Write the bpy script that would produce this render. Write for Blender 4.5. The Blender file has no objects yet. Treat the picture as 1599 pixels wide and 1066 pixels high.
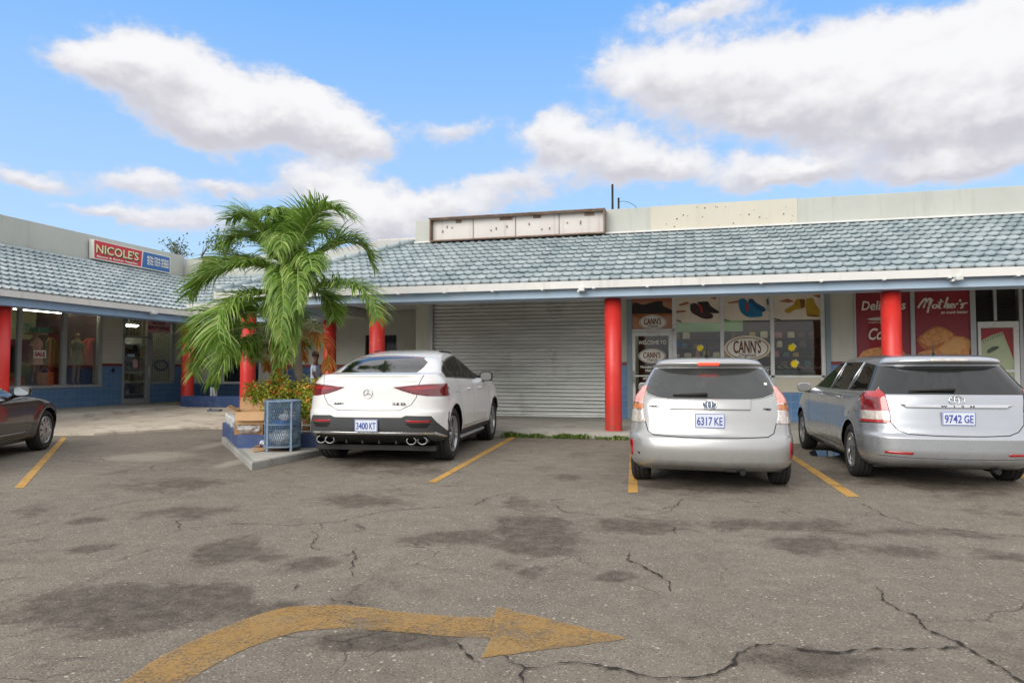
import bpy, bmesh, math, random
import numpy as np
from mathutils import Vector, Matrix
from mathutils.bvhtree import BVHTree
R = math.radians
SC = bpy.context.scene
COL = SC.collection
# ------------------------------------------------------------------ camera
YAW, PITCH, CAMZ, FPX = R(14.47), R(2.43), 1.3, 1085.0
cam_d = bpy.data.cameras.new("camera"); cam = bpy.data.objects.new("camera", cam_d); COL.objects.link(cam)
cam.location = (0, 0, CAMZ); cam.rotation_euler = (R(90) + PITCH, 0, YAW)
cam_d.sensor_width = 36; cam_d.lens = FPX / 1599 * 36; cam_d.clip_end = 3000; cam_d.clip_start = 0.05
SC.camera = cam
# ------------------------------------------------------------------ light and exposure
SUN_EL, SUN_AZ = R(27), R(200)      # sun behind thin cloud, high behind the camera's left shoulder
SUN_STRENGTH, SUN_ANGLE, SKY_STRENGTH, EXPOSURE = 1.9, R(42), 0.10, 0.34
sl = bpy.data.lights.new("sun", "SUN"); so = bpy.data.objects.new("sun", sl); COL.objects.link(so)
sl.energy = SUN_STRENGTH; sl.angle = SUN_ANGLE; sl.color = (1.0, 0.95, 0.88)
sdir = Vector((math.sin(SUN_AZ) * math.cos(SUN_EL), math.cos(SUN_AZ) * math.cos(SUN_EL), math.sin(SUN_EL)))
so.rotation_euler = (-sdir).to_track_quat('-Z', 'Y').to_euler(); so.location = (0, -5, 30)
SC.view_settings.view_transform = 'Standard'; SC.view_settings.look = 'None'
SC.view_settings.exposure = EXPOSURE; SC.view_settings.gamma = 1
SC.cycles.use_denoising = True; SC.cycles.max_bounces = 8; SC.cycles.transparent_max_bounces = 24
SC.cycles.caustics_reflective = False; SC.cycles.caustics_refractive = False
SC.cycles.sample_clamp_indirect = 6

def S(r, g, b):      # sRGB 0-255 to linear
    f = lambda c: c / 12.92 if c <= 0.04045 else ((c + 0.055) / 1.055) ** 2.4
    return (f(r / 255), f(g / 255), f(b / 255), 1)

# pixel of the 1599 x 1066 photograph -> ray -> point on a plane of the place
_cr = Vector((math.cos(YAW), math.sin(YAW), 0)); _cf0 = Vector((-math.sin(YAW), math.cos(YAW), 0)); _cz = Vector((0, 0, 1))
_cf = _cf0 * math.cos(PITCH) + _cz * math.sin(PITCH); _cu = _cz * math.cos(PITCH) - _cf0 * math.sin(PITCH)
CAM = Vector((0, 0, CAMZ))
def ray(px, py): return _cf + _cr * ((px - 799.5) / FPX) + _cu * ((533 - py) / FPX)
def at_z(px, py, z): d = ray(px, py); return CAM + d * ((z - CAMZ) / d.z)
def at_y(px, py, y): d = ray(px, py); return CAM + d * (y / d.y)
def at_x(px, py, x): d = ray(px, py); return CAM + d * (x / d.x)
def at_d(px, py, dd): return CAM + ray(px, py) * dd       # depth along the view axis

# ------------------------------------------------------------------ node helpers
class NT:
    def __init__(s, tree): s.t = tree; s.n = tree.nodes; s.l = tree.links
    def new(s, ty, **kw):
        nd = s.n.new(ty)
        for k, v in kw.items(): setattr(nd, k, v)
        return nd
    def put(s, sock, v):
        if isinstance(v, bpy.types.NodeSocket): s.l.new(v, sock)
        elif isinstance(v, bpy.types.Node): s.l.new(v.outputs[0], sock)
        else:
            try: sock.default_value = v
            except Exception:
                try: sock.default_value = tuple(v)[:3]
                except Exception: sock.default_value = (v, v, v)
    def math(s, op, a, b=0.0, c=0.0, clamp=False):
        nd = s.new("ShaderNodeMath", operation=op); nd.use_clamp = clamp
        for i, v in enumerate((a, b, c)): s.put(nd.inputs[i], v)
        return nd.outputs[0]
    def vmath(s, op, a, b=(0, 0, 0), out=0):
        nd = s.new("ShaderNodeVectorMath", operation=op); s.put(nd.inputs[0], a); s.put(nd.inputs[1], b)
        return nd.outputs[out]
    def mix(s, f, a, b, blend='MIX'):
        nd = s.new("ShaderNodeMix", data_type='RGBA', blend_type=blend)
        s.put(nd.inputs[0], f); s.put(nd.inputs[6], a); s.put(nd.inputs[7], b); return nd.outputs[2]
    def noise(s, vec, scale, detail=4, rough=0.55, dist=0.0):
        nd = s.new("ShaderNodeTexNoise"); s.put(nd.inputs['Vector'], vec)
        nd.inputs['Scale'].default_value = scale; nd.inputs['Detail'].default_value = detail
        nd.inputs['Roughness'].default_value = rough; nd.inputs['Distortion'].default_value = dist
        return nd.outputs['Fac']
    def rng(s, v, a, b, c=0.0, d=1.0, smooth=False):
        nd = s.new("ShaderNodeMapRange"); nd.clamp = True
        if smooth: nd.interpolation_type = 'SMOOTHSTEP'
        s.put(nd.inputs[0], v)
        for i, x in enumerate((a, b, c, d)): s.put(nd.inputs[1 + i], x)
        return nd.outputs[0]
    def ramp(s, v, stops):
        nd = s.new("ShaderNodeValToRGB"); s.put(nd.inputs[0], v); e = nd.color_ramp.elements
        e[0].position, e[0].color = stops[0]; e[1].position, e[1].color = stops[-1]
        for p, c in stops[1:-1]: x = e.new(p); x.color = c
        return nd.outputs[0]
    def bump(s, h, strength=0.3, dist=0.01):
        nd = s.new("ShaderNodeBump"); s.put(nd.inputs['Height'], h)
        nd.inputs['Strength'].default_value = strength; nd.inputs['Distance'].default_value = dist
        return nd.outputs[0]

def newmat(name):
    m = bpy.data.materials.new(name); m.use_nodes = True
    t = NT(m.node_tree); b = t.n["Principled BSDF"]
    return m, t, b
def pmat(name, col, rough=0.6, metal=0.0, var=0.12, scale=3.0, bump=0.0, bscale=60.0, dirt=None, dirt_amt=0.0, dirt_scale=2.0, spec=0.5, coat=0.0, fine=0.0, alpha=None):
    m, t, b = newmat(name)
    tc = t.new("ShaderNodeTexCoord").outputs['Object']
    base = col
    if var > 0:
        n = t.noise(tc, scale, 5)
        k = t.rng(n, 0.25, 0.75, 1 - var, 1 + var)
        base = t.mix(1.0, col, t.new("ShaderNodeCombineColor"), 'MULTIPLY')
        cc = [x for x in t.n if x.bl_idname == "ShaderNodeCombineColor"][-1]
        for i in range(3): t.put(cc.inputs[i], k)
    if dirt is not None:
        n2 = t.noise(tc, dirt_scale, 7, 0.65, 0.4)
        base = t.mix(t.rng(n2, 0.62 - 0.3 * dirt_amt, 0.78, 0, 1), base, dirt)
    t.put(b.inputs['Base Color'], base)
    b.inputs['Roughness'].default_value = rough; b.inputs['Metallic'].default_value = metal
    b.inputs['Specular IOR Level'].default_value = spec; b.inputs['Coat Weight'].default_value = coat
    b.inputs['Coat Roughness'].default_value = 0.04
    if bump > 0: t.put(b.inputs['Normal'], t.bump(t.noise(tc, bscale, 6), bump, 0.01))
    return m

# ------------------------------------------------------------------ sky
def build_world():
    w = bpy.data.worlds.new("World"); SC.world = w; w.use_nodes = True
    t = NT(w.node_tree); bg = t.n["Background"]; bg.inputs[1].default_value = SKY_STRENGTH
    sky = t.new("ShaderNodeTexSky", sky_type='NISHITA'); sky.sun_disc = False
    sky.sun_elevation = SUN_EL; sky.sun_rotation = SUN_AZ; sky.air_density = 1.0; sky.dust_density = 0.6; sky.ozone_density = 1.5
    d = t.vmath('NORMALIZE', t.new("ShaderNodeTexCoord").outputs['Generated'])
    sep = t.new("ShaderNodeSeparateXYZ"); t.put(sep.inputs[0], d)
    az = t.math('ARCTAN2', sep.outputs[0], sep.outputs[1]); el = t.math('ARCSINE', sep.outputs[2])
    cmb = t.new("ShaderNodeCombineXYZ"); t.put(cmb.inputs[0], az); t.put(cmb.inputs[1], el)
    base = cmb.outputs[0]
    st = t.new("ShaderNodeMapping"); t.put(st.inputs[0], base); st.inputs['Scale'].default_value = (1, 1.45, 1)
    wn = t.new("ShaderNodeTexNoise"); t.put(wn.inputs[0], st.outputs[0]); wn.inputs['Scale'].default_value = 13; wn.inputs['Detail'].default_value = 7; wn.inputs['Roughness'].default_value = 0.62
    off = t.vmath('MULTIPLY', t.vmath('SUBTRACT', wn.outputs['Color'], (0.5, 0.5, 0.5)), (0.085, 0.062, 0))
    p = t.vmath('ADD', base, off)
    # cumulus puffs: azimuth, elevation, half width, half height in radians, density
    px = [(150,95,75,32,.9),(235,105,100,52,1.1),(320,150,115,55,1.1),(395,180,90,40,.95),(335,205,60,26,.6),
          (520,205,70,42,1.0),(490,168,44,28,.8),(575,225,60,28,.9),(455,175,60,36,.8),
          (215,285,80,24,.8),(180,333,75,14,.6),(360,292,60,14,.5),(30,280,70,20,.75),(320,345,80,26,.7),
          (560,325,95,34,.85),(490,282,85,24,.7),(605,350,70,34,.8),(715,205,75,22,.5),(800,290,95,26,.65),(700,320,90,24,.6),
          (870,212,58,34,1.1),(945,240,95,36,1.15),(1040,262,78,24,.95),
          (1190,274,92,24,.85),(1270,262,60,17,.7),
          (1000,115,100,42,.8),(1120,125,120,48,1.0),(1260,120,150,68,1.2),(1420,130,170,70,1.2),(1570,150,140,80,1.2),(1480,195,150,38,1.0),
          (1520,25,150,28,.7),(1090,18,130,22,.55),(1480,262,125,24,.9),(1240,180,140,30,.7),(1620,60,90,50,.8)]
    blobs = []
    for (x, y, rx, ry, wt) in px:
        c = ray(x, y).normalized(); a = math.atan2(c.x, c.y); e = math.asin(c.z)
        s = FPX * math.sqrt(1 + ((x - 800) / FPX) ** 2)
        blobs.append((a, e, rx / s * 0.88, ry / s * 0.98, min(1.05, wt * 0.6 + 0.42)))
    acc = None
    for (a, e, ra, re, wt) in blobs:
        q = t.vmath('MULTIPLY', t.vmath('SUBTRACT', p, (a, e, 0)), (1 / ra, 1 / re, 0))
        d2 = t.vmath('DOT_PRODUCT', q, q, out=1)
        g = t.math('MULTIPLY', t.math('POWER', 2.718, t.math('MULTIPLY', d2, -0.9)), wt)
        sq = t.new("ShaderNodeSeparateXYZ"); t.put(sq.inputs[0], q)
        cv = t.new("ShaderNodeCombineXYZ"); t.put(cv.inputs[0], g); t.put(cv.inputs[1], t.math('MULTIPLY', g, sq.outputs[1]))
        acc = cv.outputs[0] if acc is None else t.vmath('ADD', acc, cv.outputs[0])
    sa = t.new("ShaderNodeSeparateXYZ"); t.put(sa.inputs[0], acc); tot, low = sa.outputs[0], sa.outputs[1]
    away = t.rng(t.math('ABSOLUTE', t.math('ADD', az, YAW)), 0.72, 1.0)      # the rest of the sky, out of the picture
    away = t.math('MAXIMUM', away, t.rng(el, 0.5, 0.62))
    tot = t.math('ADD', tot, t.math('MULTIPLY', away, t.rng(t.noise(d, 2.6, 5, 0.6), 0.12, 0.32)))
    tot = t.math('ADD', tot, t.math('MULTIPLY', t.rng(el, 0.54, 0.66), 0.75))
    fine = t.noise(st.outputs[0], 34, 9, 0.62, 0.2)
    dens = t.math('ADD', tot, t.math('MULTIPLY', t.math('SUBTRACT', fine, 0.5), 0.75))
    cov = t.rng(dens, 0.23, 0.74, 0, 1, True)
    rel = t.math('DIVIDE', low, t.math('ADD', tot, 0.05))
    wob = t.math('ADD', rel, t.math('MULTIPLY', t.math('SUBTRACT', t.noise(st.outputs[0], 18, 6), 0.5), 1.6))
    shade = t.rng(wob, -0.75, 0.35, 0, 1, True)
    cloudc = t.mix(shade, S(206, 205, 214), S(248, 248, 250))
    cloudc = t.mix(t.rng(dens, 0.35, 1.0), S(214, 220, 236), cloudc)
    k = 0.80 / SKY_STRENGTH
    # Nishita brightness kept, hue moved to the photograph's clear blue
    elr = t.rng(el, 0.02, 0.55)
    tint = t.mix(elr, S(196, 226, 250), S(106, 172, 246))
    skyc = t.mix(0.90, sky.outputs[0], t.vmath('SCALE', tint, (0, 0, 0)))
    sc = [x for x in t.n if x.bl_idname == "ShaderNodeVectorMath" and x.operation == 'SCALE'][-1]
    sc.inputs['Scale'].default_value = 0.90 / SKY_STRENGTH
    sc2 = t.new("ShaderNodeVectorMath", operation='SCALE'); t.put(sc2.inputs[0], cloudc); sc2.inputs['Scale'].default_value = k
    sc2x = t.new("ShaderNodeVectorMath", operation='SCALE'); t.put(sc2x.inputs[0], sc2.outputs[0]); t.put(sc2x.inputs['Scale'], t.math('ADD', 1.0, t.math('MULTIPLY', away, 0.22)))
    gnd = t.math('GREATER_THAN', el, -0.01)
    allc = t.mix(t.math('MULTIPLY', cov, gnd), skyc, sc2x.outputs[0])
    t.l.new(allc, bg.inputs[0])
    w.cycles.sampling_method = 'MANUAL'; w.cycles.sample_map_resolution = 512
build_world()

# ------------------------------------------------------------------ mesh helpers
class MB:
    def __init__(s): s.v = []; s.f = []; s.m = []; s.sm = []
    def add(s, vs, fs, mi=0, smooth=False):
        o = len(s.v); s.v.extend([tuple(x) for x in vs])
        for f in fs: s.f.append(tuple(i + o for i in f)); s.m.append(mi); s.sm.append(smooth)
        return s
    def box(s, x0, x1, y0, y1, z0, z1, mi=0, M=None):
        vs = [Vector((x, y, z)) for z in (z0, z1) for y in (y0, y1) for x in (x0, x1)]
        if M is not None: vs = [M @ v for v in vs]
        return s.add(vs, [(0,2,3,1),(4,5,7,6),(0,1,5,4),(2,6,7,3),(0,4,6,2),(1,3,7,5)], mi)
    def bbox(s, x0, x1, y0, y1, z0, z1, b=0.01, mi=0, M=None):      # bevelled box
        bm = bmesh.new(); bmesh.ops.create_cube(bm, size=1)
        for v in bm.verts: v.co = Vector(((x0+x1)/2 + v.co.x*(x1-x0), (y0+y1)/2 + v.co.y*(y1-y0), (z0+z1)/2 + v.co.z*(z1-z0)))
        bmesh.ops.bevel(bm, geom=bm.edges[:] + bm.verts[:], offset=b, segments=2, profile=0.6, affect='EDGES')
        vs = [(M @ v.co) if M is not None else v.co.copy() for v in bm.verts]; bm.verts.index_update()
        s.add(vs, [tuple(v.index for v in f.verts) for f in bm.faces], mi); bm.free(); return s
    def tube(s, pts, rad, n=8, mi=0, cap=True, smooth=True):
        pts = [Vector(p) for p in pts]; rads = rad if isinstance(rad, (list, tuple)) else [rad] * len(pts)
        vs = []; up = None
        for i, p in enumerate(pts):
            d = (pts[min(i+1, len(pts)-1)] - pts[max(i-1, 0)]).normalized()
            if up is None: up = d.orthogonal().normalized()
            a = (up - d * up.dot(d));  a = a.normalized() if a.length > 1e-6 else d.orthogonal().normalized()
            up = a; b = d.cross(a)
            for k in range(n):
                t = 2 * math.pi * k / n; vs.append(p + (a * math.cos(t) + b * math.sin(t)) * rads[i])
        fs = [(i*n+k, i*n+(k+1) % n, (i+1)*n+(k+1) % n, (i+1)*n+k) for i in range(len(pts)-1) for k in range(n)]
        s.add(vs, fs, mi, smooth)
        if cap:
            L = (len(pts)-1)*n; o = len(s.v) - len(vs)
            s.f.append(tuple(o+k for k in reversed(range(n)))); s.m.append(mi); s.sm.append(False)
            s.f.append(tuple(o+L+k for k in range(n))); s.m.append(mi); s.sm.append(False)
        return s
    def lathe(s, prof, n=24, M=None, mi=0, smooth=True):     # prof: (r, z) about z
        vs = []
        for r, z in prof:
            for k in range(n):
                t = 2*math.pi*k/n; v = Vector((r*math.cos(t), r*math.sin(t), z)); vs.append(M @ v if M is not None else v)
        fs = [(i*n+k, i*n+(k+1) % n, (i+1)*n+(k+1) % n, (i+1)*n+k) for i in range(len(prof)-1) for k in range(n)]
        return s.add(vs, fs, mi, smooth)
    def prism(s, poly, d, M=None, mi=0):          # 2D polygon in xy, thickness d in z (0..d)
        n = len(poly); vs = [Vector((x, y, 0)) for x, y in poly] + [Vector((x, y, d)) for x, y in poly]
        if M is not None: vs = [M @ v for v in vs]
        return s.add(vs, [tuple(range(n-1, -1, -1)), tuple(range(n, 2*n))] + [(i, (i+1) % n, n+(i+1) % n, n+i) for i in range(n)], mi)
    def build(s, name, mats, parent=None, loc=None):
        me = bpy.data.meshes.new(name); me.from_pydata(s.v, [], s.f)
        for m in (mats if isinstance(mats, (list, tuple)) else [mats]): me.materials.append(m)
        me.polygons.foreach_set("material_index", s.m); me.polygons.foreach_set("use_smooth", s.sm); me.update()
        o = bpy.data.objects.new(name, me); COL.objects.link(o)
        if parent is not None: o.parent = parent
        if loc is not None: o.location = loc
        return o
def tag(o, label=None, cat=None, group=None, kind=None):
    if label: o["label"] = label
    if cat: o["category"] = cat
    if group: o["group"] = group
    if kind: o["kind"] = kind
    return o
def empty(name, loc=(0, 0, 0), rz=0.0, label=None, cat=None, group=None):
    o = bpy.data.objects.new(name, None); COL.objects.link(o); o.location = loc; o.rotation_euler = (0, 0, rz)
    o.empty_display_size = 0.2
    return tag(o, label, cat, group)
def copy_tree(o, parent=None):
    c = o.copy(); COL.objects.link(c)
    if parent is not None: c.parent = parent
    for ch in [x for x in o.children]: copy_tree(ch, c)
    return c
def frame(o, x, n):          # matrix: local x -> x, local z -> n (facing), local y -> n cross x
    x = Vector(x).normalized(); n = Vector(n).normalized(); y = n.cross(x).normalized()
    return Matrix(((x.x, y.x, n.x, o[0]), (x.y, y.y, n.y, o[1]), (x.z, y.z, n.z, o[2]), (0, 0, 0, 1)))
def text_mesh(txt, shear=0.0, bold=0.0, space=1.0, extrude=0.02):
    cu = bpy.data.curves.new("lettering", 'FONT'); cu.body = txt; cu.shear = shear; cu.offset = bold; cu.space_character = space
    cu.size = 1; cu.extrude = extrude; cu.resolution_u = 3
    o = bpy.data.objects.new("lettering", cu); COL.objects.link(o)
    dg = bpy.context.evaluated_depsgraph_get(); me = bpy.data.meshes.new_from_object(o.evaluated_get(dg))
    bpy.data.objects.remove(o); bpy.data.curves.remove(cu)
    return me
def lettering(name, txt, M, w, h, m, parent=None, shear=0.0, bold=0.0, space=1.0, depth=0.004, center=True):
    """text fitted to width w and cap height h in the frame M"""
    me = text_mesh(txt, shear, bold, space)
    co = np.empty(len(me.vertices) * 3); me.vertices.foreach_get("co", co); co = co.reshape(-1, 3)
    lo, hi = co.min(0), co.max(0); ext = np.maximum(hi - lo, 1e-6)
    co = (co - (lo + hi) / 2) / ext * np.array([w, h, depth]); co[:, 2] += depth / 2
    if not center: co[:, 0] += w / 2
    Mn = np.array(M); co = co @ Mn[:3, :3].T + Mn[:3, 3]
    me.vertices.foreach_set("co", co.ravel()); me.materials.clear(); me.materials.append(m); me.update()
    o = bpy.data.objects.new(name, me); COL.objects.link(o)
    if parent is not None: o.parent = parent
    return o
def glyphs(mb, M, strokes, width, mi=0, depth=0.003):
    """handwriting: smooth strokes (lists of (x, y)) as flat raised ribbons"""
    for st in strokes:
        pts = catmull([Vector((x, y, 0)) for x, y in st], 5) if len(st) > 2 else [Vector((x, y, 0)) for x, y in st]
        L = []; Rr = []
        for i, p in enumerate(pts):
            d = (pts[min(i+1, len(pts)-1)] - pts[max(i-1, 0)]).normalized(); n = Vector((-d.y, d.x, 0))
            w = width * (0.75 + 0.45 * abs(d.y)); L.append(p + n * w / 2); Rr.append(p - n * w / 2)
        k = len(pts); vs = [M @ (q + Vector((0, 0, depth))) for q in L + Rr]
        mb.add(vs, [(i, k+i, k+i+1, i+1) for i in range(k-1)], mi)
def catmull(pts, n=6):
    P = [pts[0]] + list(pts) + [pts[-1]]; out = []
    for i in range(1, len(P) - 2):
        a, b, c, d = P[i-1], P[i], P[i+1], P[i+2]
        for k in range(n):
            t = k / n; out.append(0.5 * ((2*b) + (c-a)*t + (2*a-5*b+4*c-d)*t*t + (3*b-a-3*c+d)*t**3))
    out.append(P[-2]); return out
# ------------------------------------------------------------------ ground
def poly_sdf_soft(X, Y, cx, cy, ux, uy, rx, ry):
    dx, dy = X - cx, Y - cy
    a = (dx * ux + dy * uy) / rx; b = (-dx * uy + dy * ux) / ry
    return np.exp(-0.9 * (a * a + b * b))
STAINS_AND_DARKS = [(225,945,215,36,1.25),(400,950,80,22,.9),(590,1000,125,20,1.25),(355,862,62,24,1.1),(420,868,45,12,.8),(490,878,42,13,1.0),(150,857,55,8,.8),
          (135,813,34,6,.8),(290,800,100,12,.75),(270,756,115,13,.7),(570,780,85,12,.9),(720,838,100,14,1.0),(835,830,75,36,1.1),(830,893,34,13,.9),
          (785,880,26,12,.7),(1000,818,110,14,.9),(1200,818,150,11,.9),(1390,830,120,9,.8),(1545,838,80,6,.6),(1262,850,92,15,1.05),(1420,860,55,10,.9),
          (1560,866,60,10,.8),(962,899,38,9,1.0),(1280,1035,115,24,1.2),(1110,758,130,14,.8),(1480,760,85,16,.9),(1570,800,80,14,.6),(1330,745,60,18,.7),
          (60,795,75,18,.55),(640,735,90,8,.7),(600,720,110,14,.8),(900,745,60,6,.6),(815,785,56,14,.65),(560,738,80,6,.6),(1490,715,140,22,.9),(1110,725,110,14,.9),(20,700,60,12,.9)]  # some entries darken the ground beneath the parked cars
PALES = [(235,712,85,9,1.0),(365,722,20,10,1.0),(130,742,60,7,.5),(330,695,28,10,.8),(680,900,160,24,.5),(1300,960,200,40,.4),(880,725,70,7,.5),(1180,790,120,8,.4)]
def build_ground():
    fx = np.arange(-15, 9.01, 0.075); fy = np.arange(1.4, 17.4, 0.075)
    xs = np.concatenate([[-900, -200, -60, -25], fx, [15, 30, 60, 200, 900]]); ys = np.concatenate([[-900, -200, -50, -12, -4, -1], fy, [25, 40, 80, 200, 900]])
    X, Y = np.meshgrid(xs, ys); n = len(xs)
    def field(lst):
        s = np.zeros_like(X)
        for (px, py, rx, ry, w) in lst:
            c = at_z(px, py, 0); e = at_z(px + rx, py, 0) - c; f = at_z(px, py + ry, 0) - at_z(px, py - ry, 0)
            u = e.normalized(); s = np.maximum(s, w * poly_sdf_soft(X, Y, c.x, c.y, u.x, u.y, e.length, f.length / 2))
        return s
    wet_dark, pale = field(STAINS_AND_DARKS), field(PALES)
    v = np.stack([X.ravel(), Y.ravel(), np.zeros(X.size)], 1)
    idx = np.arange(X.size).reshape(X.shape)
    f = np.stack([idx[:-1, :-1], idx[:-1, 1:], idx[1:, 1:], idx[1:, :-1]], -1).reshape(-1, 4)
    me = bpy.data.meshes.new("ground"); me.from_pydata(v.tolist(), [], f.tolist())
    for nm, a in (("wet_dark", wet_dark), ("pale", pale)):
        at = me.attributes.new(nm, 'FLOAT', 'POINT'); at.data.foreach_set("value", a.ravel().astype(np.float32))
    me.materials.append(asphalt()); o = bpy.data.objects.new("ground", me); COL.objects.link(o); tag(o, kind="structure")
def cn(t, p, sc):
    nd = t.new("ShaderNodeTexNoise"); t.put(nd.inputs[0], p); nd.inputs['Scale'].default_value = sc; nd.inputs['Detail'].default_value = 6; return nd.outputs['Color']
def asphalt():
    m, t, b = newmat("asphalt")
    p = t.new("ShaderNodeNewGeometry").outputs['Position']
    big = t.noise(p, 0.55, 5, 0.6); mid = t.noise(p, 4.5, 6, 0.65); fine = t.noise(p, 95, 3, 0.7)
    vo = t.new("ShaderNodeTexVoronoi"); t.put(vo.inputs['Vector'], p); vo.inputs['Scale'].default_value = 85
    vo2 = t.new("ShaderNodeTexVoronoi"); t.put(vo2.inputs['Vector'], p); vo2.inputs['Scale'].default_value = 42
    sepc = t.new("ShaderNodeSeparateColor"); t.put(sepc.inputs[0], vo.outputs['Color'])
    sepc2 = t.new("ShaderNodeSeparateColor"); t.put(sepc2.inputs[0], vo2.outputs['Color'])
    base = t.mix(t.rng(big, 0.3, 0.7), S(122, 115, 104), S(138, 129, 116))
    base = t.mix(t.rng(mid, 0.35, 0.7, 0, 0.55), base, S(101, 93, 82))
    st = t.math('MULTIPLY', t.math('GREATER_THAN', sepc.outputs[0], 0.72), t.rng(vo.outputs['Distance'], 0.5, 0.2))
    base = t.mix(t.math('MULTIPLY', st, 0.55), base, S(196, 186, 172))
    st2 = t.math('MULTIPLY', t.math('GREATER_THAN', sepc2.outputs[0], 0.968), t.rng(vo2.outputs['Distance'], 0.42, 0.25))
    base = t.mix(t.math('MULTIPLY', st2, 0.65), base, S(206, 198, 184))
    dk = t.math('MULTIPLY', t.math('LESS_THAN', sepc.outputs[1], 0.36), t.rng(vo.outputs['Distance'], 0.6, 0.25))
    base = t.mix(t.math('MULTIPLY', dk, 0.6), base, S(62, 56, 48))
    # pale washed-out patches and oil / damp stains, darker ground beneath cars, each with an outline of its own
    ap = t.new("ShaderNodeAttribute", attribute_name="pale"); aw = t.new("ShaderNodeAttribute", attribute_name="wet_dark")
    edge = t.math('SUBTRACT', t.noise(p, 2.3, 10, 0.74, 0.5), 0.5)
    pm = t.rng(t.math('ADD', ap.outputs['Fac'], t.math('MULTIPLY', edge, 0.9)), 0.45, 0.85)
    base = t.mix(t.math('MULTIPLY', pm, 0.65), base, S(168, 160, 146))
    wv = t.math('ADD', aw.outputs['Fac'], t.math('MULTIPLY', edge, 2.3))
    wm = t.math('MULTIPLY', t.rng(wv, 0.30, 0.78, 0, 1, True), t.rng(t.math('ADD', t.noise(p, 9, 8, 0.75), t.math('MULTIPLY', vo.outputs['Distance'], -0.25)), 0.22, 0.5, 0.45, 1.0))
    loose = t.rng(t.noise(p, 0.9, 8, 0.66, 0.5), 0.56, 0.68)
    wm = t.math('MAXIMUM', wm, t.math('MULTIPLY', loose, 0.5))
    base = t.mix(t.math('MULTIPLY', wm, 0.76), base, t.mix(0.35, S(66, 56, 43), base, 'MULTIPLY'))
    # hairline cracking in patches
    wp = t.vmath('ADD', p, t.vmath('MULTIPLY', t.vmath('SUBTRACT', cn(t, p, 3.0), (0.5, 0.5, 0.5)), (0.55, 0.55, 0)))
    v3 = t.new("ShaderNodeTexVoronoi", feature='DISTANCE_TO_EDGE'); t.put(v3.inputs['Vector'], wp); v3.inputs['Scale'].default_value = 1.15
    hair = t.math('MULTIPLY', t.rng(v3.outputs['Distance'], 0.010, 0.003), t.rng(t.noise(p, 0.8, 4, 0.6), 0.50, 0.60))
    base = t.mix(t.math('MULTIPLY', hair, 0.7), base, S(48, 43, 38))
    t.put(b.inputs['Base Color'], base)
    t.put(b.inputs['Roughness'], t.math('SUBTRACT', 0.9, t.math('MULTIPLY', wm, 0.14)))
    b.inputs['Specular IOR Level'].default_value = 0.35
    h = t.math('ADD', t.math('MULTIPLY', vo.outputs['Distance'], -0.8), t.math('ADD', fine, t.math('MULTIPLY', mid, 1.5)))
    t.put(b.inputs['Normal'], t.bump(h, 0.55, 0.006))
    return m
build_ground()

def worn_paint(name, c1, c2_, h0, h1, top):
    m, t, b = newmat(name)
    p = t.new("ShaderNodeNewGeometry").outputs['Position']
    vo = t.new("ShaderNodeTexVoronoi"); t.put(vo.inputs['Vector'], p); vo.inputs['Scale'].default_value = 80
    n = t.noise(p, 6, 8, 0.72); g = t.noise(p, 60, 4, 0.7)
    base = t.mix(t.rng(n, 0.35, 0.7), c1, c2_)
    wear = t.rng(t.math('ADD', t.math('MULTIPLY', n, 0.8), t.math('MULTIPLY', g, 0.6)), 0.66, 0.86)
    base = t.mix(t.math('MULTIPLY', wear, 0.55), base, S(132, 118, 92))
    base = t.mix(t.rng(t.noise(p, 1.3, 8, 0.68, 0.5), 0.50, 0.66, 0, 0.62), base, S(98, 76, 40))
    t.put(b.inputs['Base Color'], base); b.inputs['Roughness'].default_value = 0.75
    t.put(b.inputs['Normal'], t.bump(t.math('ADD', g, t.math('MULTIPLY', vo.outputs['Distance'], -0.6)), 0.4, 0.005))
    # worn through to the stones: real holes in the paint film
    sc_ = t.new("ShaderNodeSeparateColor"); t.put(sc_.inputs[0], vo.outputs['Color'])
    hole = t.math('ADD', t.math('MULTIPLY', t.noise(p, 2.6, 8, 0.72), 1.0), t.math('ADD', t.math('MULTIPLY', sc_.outputs[0], 0.22), t.math('MULTIPLY', g, 0.35)))
    t.put(b.inputs['Alpha'], t.rng(hole, h0, h1, top, 0.12)); return m
M_PAINT = worn_paint("faded_arrow_paint", S(164, 127, 66), S(180, 143, 84), .72, .98, .80)
M_LINE = worn_paint("yellow_line_paint", S(190, 144, 62), S(202, 158, 80), .90, 1.04, 1.0)
def sheet(name, poly_px, z, mat_, kind="structure"):
    pts = [at_z(x, y, z) for x, y in poly_px]
    mb = MB(); mb.add(pts, [tuple(range(len(pts)))]); o = mb.build(name, mat_)
    if o.data.polygons[0].normal.z < 0: o.data.flip_normals()
    return tag(o, kind=kind)
LINES = [[(21.7,761.4),(37,761.4),(105,682.5),(97,682)], [(668,752.5),(681,752.5),(811,679.5),(804,678)],
         [(980.5,768.6),(996.5,768.6),(991,688),(985,688)], [(1323,775),(1343,775),(1240,711),(1229,711)], [(1640,768),(1660,765),(1578,732),(1568,733)]]
for L in LINES: sheet("parking_line", L, 0.004, M_LINE)
c2 = lambda l: [(x / 2, 700 + y / 2) for x, y in l]; c3 = lambda l: [(800 + x / 2, 700 + y / 2) for x, y in l]
outer = c2([(355,745),(500,650),(600,600),(680,565),(760,533),(860,502),(960,489),(1100,490),(1250,508),(1400,522),(1540,527)])
inner = c2([(1533,592),(1400,585),(1300,575),(1100,562),(960,566),(860,590),(740,635),(640,690),(560,745)])
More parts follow.
